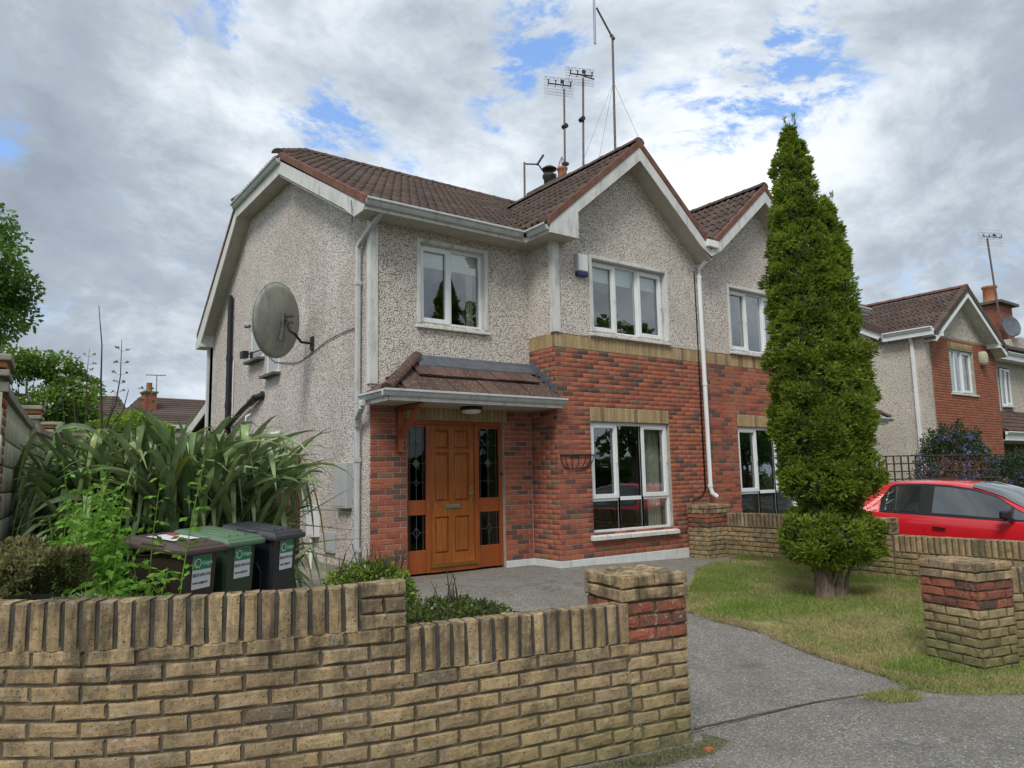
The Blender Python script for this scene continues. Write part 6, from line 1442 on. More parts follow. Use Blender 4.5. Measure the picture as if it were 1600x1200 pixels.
bush('shrub', (-4.66, -3.35, .46), (.36, .28, .26), 4600, .045, .018, M_BERB, 'yellow-green shrub with white blossom behind the wall at the step, below the white downpipe', 'shrub', 62, flowers=(M_WFLO, 22, .028), spikes=30)
bush('shrub', (-4.45, -4.15, .22), (.52, .36, .30), 8000, .035, .016, leafmat('dark_shrub_leaf', [(.05, .08, .025), (.08, .12, .03), (.14, .20, .03), (.06, .05, .035)]), 'low dark spreading shrub behind the lower part of the curved wall beside the drive', 'shrub', 63, flowers=(M_WFLO, 8, .02), spikes=16)

# ------------------------------------------------------------------ trees beyond the garden and across the street
def tree(name, base_, h, crown_c, crown_r, n_, L, wd, m, label, seed, cat='tree', group=None, trunk_r=.15, nclump=26, flowers=None, bare=0, clump_r=.36):
    T = base(name, base_, label, cat, group); rg = np.random.default_rng(seed); r2 = random.Random(seed); cc = Vector(crown_c); cr_ = Vector(crown_r)
    cl = unit(rg.normal(size=(nclump, 3)))*(rg.uniform(.35, 1, (nclump, 1))**.6)*np.array(crown_r)*.82+np.array(crown_c)
    rad = rg.uniform(.6, 1.25, nclump)*clump_r*min(crown_r); w = MB(); b = Vector(base_)
    top = Vector(crown_c)+Vector((0, 0, cr_.z*.4)); w.tube([b, b.lerp(top, .35)+Vector((r2.uniform(-.1, .1), 0, 0)), b.lerp(top, .7), top], [trunk_r, trunk_r*.75, trunk_r*.45, trunk_r*.12], 10)
    for q in cl:
        q = Vector(q); f_ = r2.uniform(.35, .8); s_ = b.lerp(top, f_); mid = s_.lerp(q, .5)+Vector((0, 0, .1*cr_.z)); w.tube([s_, mid, q], [trunk_r*.32*(1-f_*.5), trunk_r*.18, trunk_r*.05], 5, caps=False)
    w.build('trunk', M_BARK, T); per = n_//nclump; Cs, Ds = [], []
    for q, r_ in zip(cl, rad):
        u = unit(rg.normal(size=(per, 3))); rr_ = r_*(rg.uniform(0, 1, per)**.42); fl = np.array([1.15, 1.15, .75]); Cs.append(q+u*rr_[:, None]*fl); Ds.append(u+rg.normal(0, .8, (per, 3))+np.array([0, 0, -.25]))
    link('crown', leaf_cloud('crown', np.concatenate(Cs), np.concatenate(Ds), rg.uniform(.7, 1.3, per*nclump)*L, wd, m, rg=rg), T)
    if flowers:
        fm, fn, fs_ = flowers; ci = rg.integers(0, nclump, fn); P0 = cl[ci]+unit(rg.normal(size=(fn, 3))*np.array([1, 1, .6])+np.array([0, -.5, .3]))*rad[ci][:, None]; P_ = np.repeat(P0, 14, 0)+rg.normal(0, fs_*.5, (fn*14, 3))*np.array([1, 1, .3]); link('blossom', leaf_cloud('blossom', P_, rg.normal(size=(fn*14, 3)), fs_*.5, fs_*.4, fm, rg=rg), T)
    return T
tree('garden_tree', (-8.3, 21.5, .2), 11, (-8.1, 22.0, 8.1), (2.9, 2.6, 3.6), 26000, .17, .11, M_TREE, 'tall leafy tree leaning in from the left edge of the picture', 3, trunk_r=.26, nclump=60, clump_r=.30, flowers=(M_WFLO, 30, .22))
tree('garden_tree', (-5.9, 15.5, .2), 5, (-6.0, 15.6, 3.75), (1.9, 1.3, 1.6), 18000, .11, .07, M_ELDER, 'light green bush with white flower heads behind the boundary wall, beneath the tall tree', 4, trunk_r=.1, nclump=30, flowers=(M_WFLO, 46, .16))
tree('garden_tree', (-4.5, 16.5, .2), 5, (-4.7, 16.5, 3.25), (1.55, 1.2, 1.75), 17000, .10, .065, M_ELDER, 'round green bush with a few white flower heads behind the bare saplings', 5, trunk_r=.1, nclump=28, flowers=(M_WFLO, 26, .15))
tree('garden_tree', (-3.7, 13.2, .2), 4, (-3.95, 13.2, 2.35), (1.45, .8, 1.1), 15000, .085, .055, leafmat('yellow_green_leaf', [(.20, .33, .03), (.27, .40, .04), (.14, .26, .03)], .6, .45), 'bright yellow-green bush rising above the slatted fence', 6, trunk_r=.06, nclump=24)
SP = base('bare_sapling', (-5.05, 7.2, .1), 'thin bare dark saplings with a few tufts of leaves sticking up behind the fence', 'sapling')
w = MB(); Cc, Dd = [], []; rr = random.Random(12)
def sap(pts, r0, tuft=0):
    w.tube(pts, [r0*(1-.8*i/(len(pts)-1)) for i in range(len(pts))], 5)
    if tuft:
        for k in range(tuft):
            t = .35+.65*k/tuft; i = min(int(t*(len(pts)-1)), len(pts)-2); p = Vector(pts[i]).lerp(Vector(pts[i+1]), t*(len(pts)-1)-i)
            for s_ in (-1, 1):
                q = p+Vector((s_*rr.uniform(.04, .12), 0, rr.uniform(.0, .06))); w.tube([p, q], .003, 3)
                for j in range(7): Cc.append(tuple(q)); Dd.append((rr.uniform(-1, 1), rr.uniform(-1, 1), rr.uniform(-.3, 1)))
sap([(-5.05, 7.2, .1), (-5.17, 7.25, 2.6), (-5.22, 7.2, 3.3), (-5.24, 7.15, 4.0), (-5.33, 7.1, 4.75)], .03)
sap([(-5.2, 7.3, .1), (-5.42, 7.28, 2.6), (-5.45, 7.28, 3.4), (-5.43, 7.25, 3.92)], .022, 7)
sap([(-5.3, 7.3, .1), (-5.6, 7.3, 2.6), (-5.68, 7.3, 3.3), (-5.72, 7.3, 3.8)], .018)
sap([(-5.5, 7.3, .1), (-5.8, 7.3, 2.8), (-5.92, 7.3, 3.65)], .014)
sap([(-5.05, 7.2, 1.2), (-5.1, 7.1, 2.5), (-4.98, 7.0, 2.9), (-4.93, 6.95, 3.4), (-4.94, 6.9, 4.1)], .026, 8)
sap([(-5.4, 7.2, 2.0), (-5.1, 7.1, 2.35), (-4.85, 7.0, 2.75), (-4.78, 6.95, 3.15)], .03)
sap([(-4.9, 7.0, .5), (-4.6, 6.9, 2.3), (-4.45, 6.85, 2.9), (-4.5, 6.85, 3.25)], .014, 6); sap([(-5.3, 7.2, 2.2), (-5.05, 7.1, 2.7), (-5.0, 7.0, 3.1)], .012)
w.build('stem', M_TWIG, SP); link('leaves', leaf_cloud('leaves', np.array(Cc), np.array(Dd), .06, .03, M_ELDER), SP)

def far_house(loc, rz, W_, D_, eave, ridge, label, hipped=False, chim=None, wins=(), roofm=M_TILE, wallm=M_PEBF, barge=True, halfhip=0):
    """simple distant house: front -y; walls, roof with tile courses, windows, chimney"""
    T = empty('distant_house', loc, label, 'house', 'houses in the distance', rz); w = MB(); w.box(0, W_, 0, D_, -1, eave)
    hy = D_/2
    if not hipped:
        w.prism([(0, 0, eave), (0, D_, eave), (0, hy, ridge-.1)], (W_, 0, 0))
    w.build('wall', wallm, T); r_ = MB(); o_ = .3; n_ = 13
    for side in (0, 1):
        for k in range(n_):
            a_, b_ = k/n_, (k+1)/n_; y0_ = -o_+(hy+o_)*a_; y1_ = -o_+(hy+o_)*b_; z0_ = eave-.12+(ridge-eave+.12)*a_; z1_ = eave-.12+(ridge-eave+.12)*b_
            h0 = hipped*a_ if not halfhip else max(0, a_-.7)*halfhip; h1 = hipped*b_ if not halfhip else max(0, b_-.7)*halfhip
            q = [(-o_+h0, y0_, z0_+.05), (W_+o_-h0, y0_, z0_+.05), (W_+o_-h1, y1_, z1_+.01), (-o_+h1, y1_, z1_+.01), (W_+o_-h0, y0_, z0_), (-o_+h0, y0_, z0_)]
            if side: q = [(x, D_-y, z) for x, y, z in q]
            r_.add(q, [(0, 1, 2, 3), (4, 1, 0, 5)])
    if hipped:
        for xx, sg in ((0, 1), (W_, -1)):
            r_.add([(xx-o_*sg, -o_, eave-.1), (xx-o_*sg, D_+o_, eave-.1), (xx+(hipped-o_)*sg, hy, ridge)], [(0, 1, 2)])
    r_.build('roof', roofm, T); w = MB(); w.box(-.2, W_+.2, -.32, -.29, eave-.25, eave-.08); w.box(-.2, W_+.2, -.29, 0, eave-.24, eave-.21); w.build('fascia', M_TRIM, T)
    for (x0, x1, z0_, z1_) in wins:
        w = MB(); w.box(x0, x1, -.02, .03, z0_, z0_+.06); w.box(x0, x1, -.02, .03, z1_-.06, z1_); n2 = 2
        for i in range(n2+1): q = x0+(x1-x0)*i/n2; w.box(q-.03, q+.03, -.025, .03, z0_, z1_)
        f_ = w.build('window', M_UPVC, T); w = MB(); w.box(x0+.03, x1-.03, -.012, .0, z0_+.03, z1_-.03); w.build('pane', M_METER, f_)
        w = MB(); w.box(x0-.1, x1+.1, -.08, 0, z0_-.08, z0_-.01); w.build('sill', M_SILL, f_)
    if chim:
        cx, cy, zt_ = chim; w = MB(); w.box(cx-.26, cx+.26, cy-.3, cy+.3, eave, zt_); c2 = w.build('chimney', M_BRF, T); w = MB(); w.box(cx-.31, cx+.31, cy-.36, cy+.36, zt_, zt_+.08); w.build('chimney_cap', M_CONCD, c2)
        w = MB(); w.lathe([(.14, 0), (.12, .4), (.14, .42), (.1, .42)], (cx, cy, zt_+.08), 10); w.build('chimney_pot', M_TERRA, c2)
    return T
far_house((-.95, 27.0, -1.3), .10, 5.6, 7.0, 5.35, 6.85, 'distant house with a dark tiled roof showing between the flax and the gable wall', hipped=.9, chim=(.55, 1.9, 6.85), wins=((1.0, 2.0, 3.9, 4.9), (3.6, 4.6, 3.9, 4.9)))
far_house((-8.0, 26.5, -1.0), -.15, 6.2, 6.5, 4.9, 6.35, 'distant house roof half hidden behind the green bushes on the left', hipped=.8)
A5 = base('tv_aerial', (-.25, 28.5, 5.9), 'tiny aerial on a thin pole over the distant house chimney', 'aerial', 'tv aerials')
w = MB(); w.tube([(-.28, 29, 4.3), (-.28, 29, 6.45)], .022, 5); w.build('pole', M_STEEL, A5); w = MB(); w.tube([(-.75, 29, 6.42), (.1, 29, 6.46)], .018, 4)
for k in range(6): w.tube([(-.7+.15*k, 28.8, 6.44), (-.7+.15*k, 29.2, 6.44)], .012, 4)
w.build('antenna', M_STEEL, A5)
LP = base('street_lamp', (-3.5, 38, 0), 'grey street lamp poking above the bushes at the far left', 'street lamp')
w = MB(); w.tube([(-3.5, 38, 0), (-3.5, 38, 7.9)], [.09, .05], 8); w.tube([(-3.5, 38, 7.85), (-3.75, 38, 8.0)], .035, 6); w.build('pole', M_STEEL, LP); w = MB(); w.box(-4.2, -3.55, 37.88, 38.12, 7.92, 8.02); w.build('lamp_head', M_GREYW, LP, bevel=.03)

bush('reflection_hedge', (20, -27, .6), (24, 1.2, 1.9), 30000, .22, .14, M_TREE, 'long dark hedge added out of view across the road to keep sky out of the pane reflections', 'hedge', 98)  # added unseen hedge, blocks low sky reflected in the ground-floor panes
# ------------------------------------------------------------------ the far house on the right
def right_house():
    H = base('detached_house', (13.6, .75, -.42), 'pebbledash and red brick house with a gabled bay at the right edge of the picture', 'house')
    y0 = .75; X0, X1 = 13.68, 18.2; ax = 15.84; ez = 5.05; az_ = 6.42; yR = 2.4
    w = MB(); wall_rects(w, 'x', y0, y0+.25, X0, X1, -1, ez, [(15.08, 16.65, 3.47, 4.72)]); bwall = w.build('bay_wall', M_MORT, H)
    w = MB(); w.prism([(X0, y0-.01, ez-.02), (X1, y0-.01, ez-.02), (ax, y0-.01, az_-.12)], (0, .2, 0)); w.build('gable_wall', M_PEBF, H)
    w = MB(); w.prism([(X0-.02, y0-.012, -1), (X0-.02, y0-.012, ez), (X0-.02, 1.7, 5.0), (X0-.02, 4.5, 6.75), (X0-.02, 8, 5.0), (X0-.02, 8, -1)], (.22, 0, 0)); w.build('side_wall', M_PEBF, H)
    it = brickwork((X0+.30, y0-.012), (1, 0), X1-X0-.30, .2, 64, [(15.08-X0-.30, 16.65-X0-.30, 3.47, 4.95)], seed=51); its = [(a_, b_) for a_, b_, _ in it]
    o_ = link('brickwork', join_meshes('brickwork', its, M_BRF), bwall); o_['kind'] = 'stuff'
    so_ = soldiers((15.0, y0), (1, 0), 1.73, 4.73); o_ = link('soldier_course', join_meshes('soldier_course', [(a_, b_) for a_, b_, _ in so_], M_BUFFH), bwall); o_['kind'] = 'stuff'
    window(H, 15.08, 16.65, 3.47, 4.72, y0, [(0, .33, 0, 1, 0), (.33, .58, 0, 1, 0), (.58, 1, 0, 1, 1)], curtain=[(.0, .30), (.36, .62)], blind=0)
    w = MB(); w.box(X1-.2, 26, yR, yR+.25, -1, 5.3); w.build('recessed_wall', M_PEBF, H)
    window(H, 22.9, 23.75, 3.55, 4.9, yR-.12, [(0, .45, 0, 1, 0), (.45, 1, 0, 1, 1)], room=False, sill=True)
    w = MB(); w.box(22.85, 23.8, yR-.005, yR, 3.5, 4.95); w.build('window_backing', M_ROOM, H)  # near-black sheet in place of an unlit room
    # bay roof
    zr = lambda x: az_+.07-(az_-5.15)/(ax-13.95)*abs(x-ax); s_ = (az_-5.15)/(ax-13.95); hh = math.hypot(1, s_)
    r_ = MB(); r_.prism([(13.55, y0-.35, zr(13.55)), (ax, y0-.35, zr(ax)), (ax, 7, zr(ax)), (13.55, 7, zr(13.55))], (0, 0, -.05)); r_.prism([(18.3, y0-.35, zr(18.3)), (ax, y0-.35, zr(ax)), (ax, 7, zr(ax)), (18.3, 7, zr(18.3))], (0, 0, -.05))
    r_.prism([(18, 1.9, 5.45), (26, 1.9, 5.45), (26, 5, 7.3), (18, 5, 7.3)], (0, 0, -.05)); roof = r_.build('roof', M_TILE, H)
    tl = tile_slope((13.55, 5.2, zr(13.55)+.01), (0, -1, 0), (1/hh, 0, s_/hh), 5.55, 2.95, lambda p: p.x < ax-.10 and p.y > y0-.35, seed=19)
    place_pieces(roof, 'roof_tile', tl, M_TILE, 200)
    tl = tile_slope((18.4, 1.85, 5.46), (1, 0, 0), (0, .86, .51), 7, 2.2, lambda p: True, seed=20); o_ = link('roof_tile_mass', join_meshes('roof_tile_mass', [(a_, b_) for a_, b_, _ in tl], M_TILE), roof); o_['kind'] = 'stuff'
    ridge_line(roof, (ax, y0-.36, zr(ax)+.05), (ax, 5.2, zr(ax)+.05), M_VERGE)
    def barge(p, q, par, m, dz0, dz1, th=.05, yb=None):
        mb = MB(); p, q = Vector(p), Vector(q); mb.prism([p+Vector((0, 0, dz0)), q+Vector((0, 0, dz0)), q+Vector((0, 0, dz1)), p+Vector((0, 0, dz1))], (0, th, 0)); return mb
    for a_, c_ in ((13.62, ax), (18.2, ax)):
        n2 = 8
        for k in range(n2):
            xa, xb = a_+(c_-a_)*k/n2, a_+(c_-a_)*(k+1)/n2; barge((xa, y0-.38, zr(xa)), (xb+(.02 if c_ > a_ else -.02), y0-.38, zr(xb)), None, None, -.10+.004*(k % 2), .09+.006*(k % 2), th=.16).build('verge_tile', M_TILE, roof, bevel=.006)
        barge((a_, y0-.355, zr(a_)), (c_, y0-.355, zr(c_)), None, None, -.27, -.09, th=.02).build('bargeboard', M_UPVC, H)
        mb = MB(); mb.prism([(a_, y0-.33, zr(a_)-.25), (c_, y0-.33, zr(c_)-.25), (c_, y0-.33, zr(c_)-.23), (a_, y0-.33, zr(a_)-.23)], (0, .33, 0)); mb.build('soffit', M_TRIM, H)
    w = MB(); w.prism([(13.60, y0-.36, 4.90), (14.05, y0-.36, 4.90), (14.05, y0-.36, zr(14.05)-.25), (13.60, y0-.36, zr(13.60)-.12)], (0, .36, 0)); w.build('box_end', M_UPVC, H)
    w = MB(); w.prism([(18.22, y0-.36, 4.90), (17.65, y0-.36, 4.90), (17.65, y0-.36, zr(17.65)-.25), (18.22, y0-.36, zr(18.2)-.12)], (0, .36, 0)); w.build('box_end', M_UPVC, H)
    w = MB(); w.box(13.42, 13.60, y0-.33, 1.75, 4.90, 5.08); w.build('fascia', M_UPVC, H); gutter('gutter', H, (13.45, 1.72, 5.12), (13.45, y0-.34, 5.12), M_UPVC, outn=(-1, 0, 0))
    w = MB(); w.box(18.2, 26, 1.98, 2.0, 5.15, 5.38); w.box(18.2, 26, 2.0, 2.4, 5.16, 5.18); w.build('fascia', M_UPVC, H); gutter('gutter', H, (18.2, 1.98, 5.42), (26, 1.98, 5.42), M_UPVC)
    # rear verge of the main roof on the side wall
    for k in range(5):
        ya, yb = 1.75+.5*k, 1.75+.5*(k+1); zA = lambda y: 5.05+.55*(y-1.6)
        mb = MB(); mb.prism([(13.50, ya, zA(ya)-.02), (13.50, yb+.02, zA(yb)-.02), (13.50, yb+.02, zA(yb)+.20), (13.50, ya, zA(ya)+.20)], (.18, 0, 0)); mb.build('verge_tile', M_TILE, roof, bevel=.006)
    mb = MB(); mb.prism([(13.56, 1.70, 4.88), (13.56, 4.4, 6.36), (13.56, 4.4, 6.56), (13.56, 1.70, 5.08)], (.05, 0, 0)); mb.build('bargeboard', M_UPVC, H)
    downpipe(H, [(13.50, 1.05, 5.0), (13.62, 1.05, 4.75), (13.62, 1.05, 2.0), (13.62, 1.05, -.4)], w=.09, m=M_UPVC)
    # porch roof at the right
    w = MB(); w.prism([(18.6, .8, 2.42), (26, .8, 2.42), (26, yR, 3.3), (19.6, yR, 3.3)], (0, 0, -.05)); pr2 = w.build('porch_roof', M_TILEP, H)
    tl = tile_slope((18.8, .78, 2.44), (1, 0, 0), (0, .876, .482), 7, 1.75, lambda p: p.x > 18.75+(p.y-.8)*.62, me=T_FLAT, seed=23)
    place_pieces(pr2, 'porch_tile', tl, M_TILEP, 120)
    gutter('gutter', pr2, (18.55, .8, 2.42), (26, .8, 2.42), M_UPVC); w = MB(); w.box(18.6, 26, .8, .83, 2.15, 2.36); w.box(18.6, 26, .83, 2.4, 2.15, 2.17); w.build('fascia', M_UPVC, pr2)
    w = MB(); w.box(18.25, 26, yR-.02, yR, -1, 2.9); w.build('porch_brick_wall', M_BR, H)
    w = MB(); w.lathe([(0, 0), (.13, .0), (.15, .12), (.15, .34), (.1, .42), (0, .42)], (17.15, y0-.06, 4.35), 12); w.build('wall_light', M_CREAM, H)
    # chimney
    w = MB(); w.box(24.0, 25.3, 2.6, 3.9, 5.4, 7.5); ch = w.build('chimney', M_MORT, H)
    ci = brickwork((24.0, 2.59), (1, 0), 1.3, 5.7, 24, seed=61)+brickwork((23.99, 3.9), (0, -1), 1.3, 5.7, 24, seed=62); o_ = link('chimney_bricks', join_meshes('chimney_bricks', [(a_, b_) for a_, b_, _ in ci], M_BRF), ch); o_['kind'] = 'stuff'
    w = MB(); w.box(23.8, 25.5, 2.4, 4.1, 7.5, 7.6); w.build('chimney_cap', M_CONCD, ch); w = MB(); w.lathe([(0, 7.6), (.28, 7.6), (.25, 7.7), (.23, 8.25), (.27, 8.28), (.27, 8.36), (.18, 8.36)], (24.75, 3.1, 0)); w.build('chimney_pot', M_TERRA, ch)
    w = MB(); w.prism([(23.8, 2.3, 5.35), (25.6, 2.3, 5.35), (25.6, 2.3, 6.15), (25.1, 2.3, 6.25), (23.8, 2.3, 6.05)], (0, .3, 0)); w.build('chimney_base', M_PEBF, ch)
    return H
right_house()
A6 = base('tv_aerial', (23.7, 2.5, 7.0), 'leaning aerial mast beside the brick chimney at the right edge of the picture', 'aerial', 'tv aerials')
w = MB(); w.tube([(23.85, 2.5, 6.6), (23.66, 2.5, 7.6), (23.40, 2.5, 9.9)], .035, 6); w.build('pole', M_RUST, A6); grid_aerial(A6, (23.55, 2.45, 9.95), (.85, -.5, -.05), (0, 0, 1), .95, .62, M_STEEL, 12, 5)
D2 = base('satellite_dish', (24.1, 2.3, 6.4), 'small grey satellite dish on the brick chimney at the right edge of the picture', 'satellite dish')
w = MB(); n_ = 20; vs = []
dn2 = Vector((-.5, -.85, .2)).normalized(); a2 = Vector((0, 0, 1)).cross(dn2).normalized(); b2_ = dn2.cross(a2)
for i in range(4):
    for k in range(n_): t = 2*PI*k/n_; vs.append(Vector((24.15, 2.3, 6.55))+(a2*math.cos(t)*.36+b2_*math.sin(t)*.42)*(i/3)+dn2*.06*(i/3)**2)
w.add(vs, [(i*n_+k, i*n_+(k+1) % n_, (i+1)*n_+(k+1) % n_, (i+1)*n_+k) for i in range(3) for k in range(n_)], True); w.build('reflector', M_LEAD, D2); w = MB(); w.tube([(24.15, 2.35, 6.5), (24.1, 2.62, 6.4)], .02, 5); w.tube([(24.1, 2.3, 6.15), (23.8, 1.9, 6.2)], .015, 5); w.build('arm', M_STEEL, D2)

# trellis with post, ceanothus
TR = base('trellis', (6.9, -1.6, -.25), 'dark brown square trellis and timber post behind the red car', 'trellis')
tA, tB = Vector((6.72, -1.24, 0)), Vector((8.6, -2.6, 0)); td = (tB-tA).normalized(); w = MB(); w.beam(tA+Vector((0, 0, -.3)), tA+Vector((0, 0, 1.66)), .12, .12, td); w.build('post', M_GREYW, TR)
for k in range(17):
    w = MB(); p = tA+td*(.12+.14*k); w.beam(p+Vector((0, 0, .5)), p+Vector((0, 0, 1.60)), .022, .022, td); w.build('upright_slat', M_TWIG, TR)
for k in range(8):
    w = MB(); z = 1.59-.145*k; w.beam(tA+td*.08+Vector((0, -.02, z)), tA+td*2.4+Vector((0, -.02, z)), .022, .022); w.build('cross_slat', M_TWIG, TR)
bush('blue_flowering_shrub', (10.15, -1.25, 1.02), (1.05, .7, 1.1), 15000, .055, .03, M_CEAN, 'dark evergreen shrub covered in blue blossom behind the red car', 'shrub', 71, flowers=(M_CFLO, 190, .05), lumpy=(8, .2), core=False)
bush('blue_flowering_shrub', (11.5, -1.9, .55), (.9, .7, 1.0), 9000, .055, .03, M_CEAN, 'smaller blue-flowered dark shrub at the right edge, above the red car windscreen', 'shrub', 72, flowers=(M_CFLO, 70, .05), lumpy=(8, .2), core=False)

# trees across the road, seen only as reflections in the panes
for i, (x, y, h) in enumerate(((2, -25, 7), (9, -27, 8.5), (14.5, -20, 11), (19.5, -17.5, 10.6), (26, -21, 11.5), (32, -24, 9), (40, -26, 9), (50, -30, 9))):
    tree('street_tree', (x, y, -.6), h, (x, y, h*.56), (3.6, 3, h*.42), 3400, .40, .28, M_TREE, 'tree across the road seen reflected in the panes, %s from the left' % ('first', 'second', 'third', 'fourth', 'fifth', 'sixth', 'seventh', 'eighth')[i], 90+i, group='trees across the road', trunk_r=.25, nclump=26)
# ------------------------------------------------------------------ red hatchback
def red_car():
    T = base('parked_car', (5.15, -3.8, -.27), 'red hatchback with a black door mirror parked behind the dividing wall', 'car')
    m, bb, p, o = newmat('red_car_paint'); setp(bb, p, Base_Color=(.62, .012, .022, 1), Roughness=.25); p.inputs['Coat Weight'].default_value = 1.; p.inputs['Coat Roughness'].default_value = .03
    zg = -.27; yr, yf_ = -1.46, -5.54        # rear and front bumper
    s = lambda t: yr+(yf_-yr)*t
    #   t: belt z, roof-edge z, roof centre z, half width belt, half width roof
    st = [(0, .62, .64, .66, .62, .60), (.03, .86, .88, .90, .74, .66), (.08, 1.02, 1.08, 1.12, .80, .60), (.14, 1.00, 1.26, 1.32, .835, .585), (.22, .985, 1.36, 1.415, .85, .59), (.32, .965, 1.40, 1.45, .86, .60), (.42, .945, 1.405, 1.455, .865, .605), (.50, .93, 1.385, 1.44, .865, .605),
          (.58, .915, 1.33, 1.395, .865, .60), (.66, .90, 1.22, 1.30, .865, .61), (.73, .89, 1.06, 1.13, .86, .66), (.78, .885, .93, .985, .855, .72), (.84, .86, .885, .93, .84, .70), (.92, .78, .80, .84, .80, .66), (.97, .66, .68, .70, .72, .6), (1., .52, .54, .55, .60, .5)]
    cxm = 5.17; rows = []
    for t, bz, rez, rcz, hb, hr in st:
        k = 1 if t > 0.02 and t < .98 else .9
        pts = [(0, .18), (hb*.86, .18), (hb*.97, .30), (hb*1.0, .52), (hb*1.005, (bz+.52)/2), (hb*.985, bz-.06), (hb*.95, bz), (hb*.95+(hr-hb*.95)*.5, bz+(rez-bz)*.52), (hr, rez), (hr*.82, rez+(rcz-rez)*.7), (hr*.4, rcz-.004), (0, rcz)]
        rows.append([(x, z) for x, z in pts])
    n_ = len(rows[0])
    def P(i, j, sd_, off=0):
        x, z = rows[i][j]; return Vector((cxm+sd_*(x+off), s(st[i][0]), zg+z))
    mb = MB(); vs = []
    for i in range(len(rows)):
        vs += [tuple(P(i, j, -1)) for j in range(n_)]+[tuple(P(i, j, 1)) for j in range(n_-2, 0, -1)]
    N2 = 2*n_-2; fs = [(i*N2+k, i*N2+(k+1) % N2, (i+1)*N2+(k+1) % N2, (i+1)*N2+k) for i in range(len(rows)-1) for k in range(N2)]; fs += [tuple(range(N2-1, -1, -1)), tuple((len(rows)-1)*N2+k for k in range(N2))]
    mb.add(vs, fs, True); body = mb.build('body', m, T); sb = body.modifiers.new('sub', 'SUBSURF'); sb.levels = 1; sb.render_levels = 2
    # side glass: follow the greenhouse surface
    def surf(t, v, sd_, off):
        i = max(k for k in range(len(st)) if st[k][0] <= t+1e-9); i = min(i, len(st)-2); u = (t-st[i][0])/(st[i+1][0]-st[i][0])
        A = [P(i, j, sd_).lerp(P(i+1, j, sd_), u) for j in (6, 7, 8)]
        p = A[0].lerp(A[1], v*2) if v < .5 else A[1].lerp(A[2], v*2-1); p.x += sd_*off; p.z += off*.3; return p
    def panel(name, t0, t1, lo, hi, m_, off, sd_, par, nn=14):
        w = MB(); vs = []
        for i in range(nn+1):
            t = t0+(t1-t0)*i/nn
            for k in range(5): vs.append(tuple(surf(t, lo(t)+(hi(t)-lo(t))*k/4, sd_, off)))
        w.add(vs, [(i*5+k, i*5+k+1, (i+1)*5+k+1, (i+1)*5+k) for i in range(nn) for k in range(4)], True); return w.build(name, m_, par)
    for sd_ in (-1, 1):
        hi = lambda t: max(.06, min(.90, .90*min(1, (t-.235)/.06) if t < .295 else .90 if t < .66 else .90-(t-.66)*3.5))
        panel('window_trim', .262, .775, lambda t: -.03, lambda t: min(1., hi(t)+.06), M_BLK, .006, sd_, body, 34)
        panel('door_window', .285, .405, lambda t: .05, lambda t: hi(t)-.02, M_CARG, .012, sd_, body)
        panel('door_window', .455, .70, lambda t: .05, lambda t: hi(t)-.02, M_CARG, .012, sd_, body)
        panel('quarter_window', .712, .765, lambda t: .05, lambda t: hi(t)-.03, M_CARG, .012, sd_, body)
        X_ = cxm+sd_*.868
        for tt in (.43, .155+.61):
            w = MB(); y = s(tt); w.tube([(X_-sd_*.006, y, zg+.30), (X_-sd_*.002, y, zg+.55), (X_-sd_*.004, y+.01, zg+.75), (X_-sd_*.04, y+.02, zg+.92)], .006, 5); w.build('door_gap', M_BLK, body)
        w = MB(); w.beam((X_+sd_*.022, s(.46), zg+.765), (X_+sd_*.022, s(.505), zg+.75), .018, .028); w.build('door_handle', M_BLK, body, bevel=.006)
        w = MB(); q = Vector((X_+sd_*.10, s(.705), zg+.975)); qq = [(-.10, -.05, -.065), (.10, -.03, -.055), (.09, .055, -.055), (-.10, .05, -.06), (-.10, -.05, .07), (.09, -.03, .06), (.08, .05, .055), (-.10, .05, .065)]; w.hexa([(q.x+sd_*a_, q.y+b_, q.z+c_) for a_, b_, c_ in qq]); mr = w.build('door_mirror', M_BLK, T, bevel=.028)
        w = MB(); w.beam(q+Vector((0, 0, -.06)), (X_-sd_*.02, s(.715), zg+.90), .05, .04); w.build('mirror_stalk', M_BLK, mr)
        for tt in (.17, .80):
            w = MB(); y = s(tt); w.tube([(cxm+sd_*.66, y, zg+.31), (cxm+sd_*.862, y, zg+.31)], .31, 28, sm=False); wh = w.build('wheel', M_BLK, T)
            w = MB(); w.tube([(cxm+sd_*.80, y, zg+.31), (cxm+sd_*.868, y, zg+.31)], .20, 20, sm=False); w.build('rim', M_STEEL, wh)
        w = MB(); w.beam((cxm+sd_*.62, s(.955), zg+.66), (cxm+sd_*.74, s(.87), zg+.74), .10, .12); w.build('headlight', M_UPVC, body, bevel=.02)
        w = MB(); w.box(cxm+sd_*.60, cxm+sd_*.76, s(.02), s(.055), zg+.78, zg+.98); w.build('tail_light', STR_, body, bevel=.02)
    # windscreen and rear screen, laid just above the body surface
    def screen(name, i0, i1, t0, t1):
        w = MB(); vs = []; nn = 10
        for a_ in range(7):
            t = t0+(t1-t0)*a_/6; i = max(k for k in range(len(st)) if st[k][0] <= t+1e-9); u = (t-st[i][0])/(st[i+1][0]-st[i][0])
            ring = [P(i, j, -1).lerp(P(i+1, j, -1), u) for j in (8, 9, 10, 11)]+[P(i, j, 1).lerp(P(i+1, j, 1), u) for j in (10, 9, 8)]
            kx = .985 if t0 > .3 else .84; vs += [(p.x*kx+cxm*(1-kx), p.y, p.z+.010) for p in ring]
        w.add(vs, [(a_*7+k, a_*7+k+1, (a_+1)*7+k+1, (a_+1)*7+k) for a_ in range(6) for k in range(6)], True); return w.build(name, M_CARG, body)
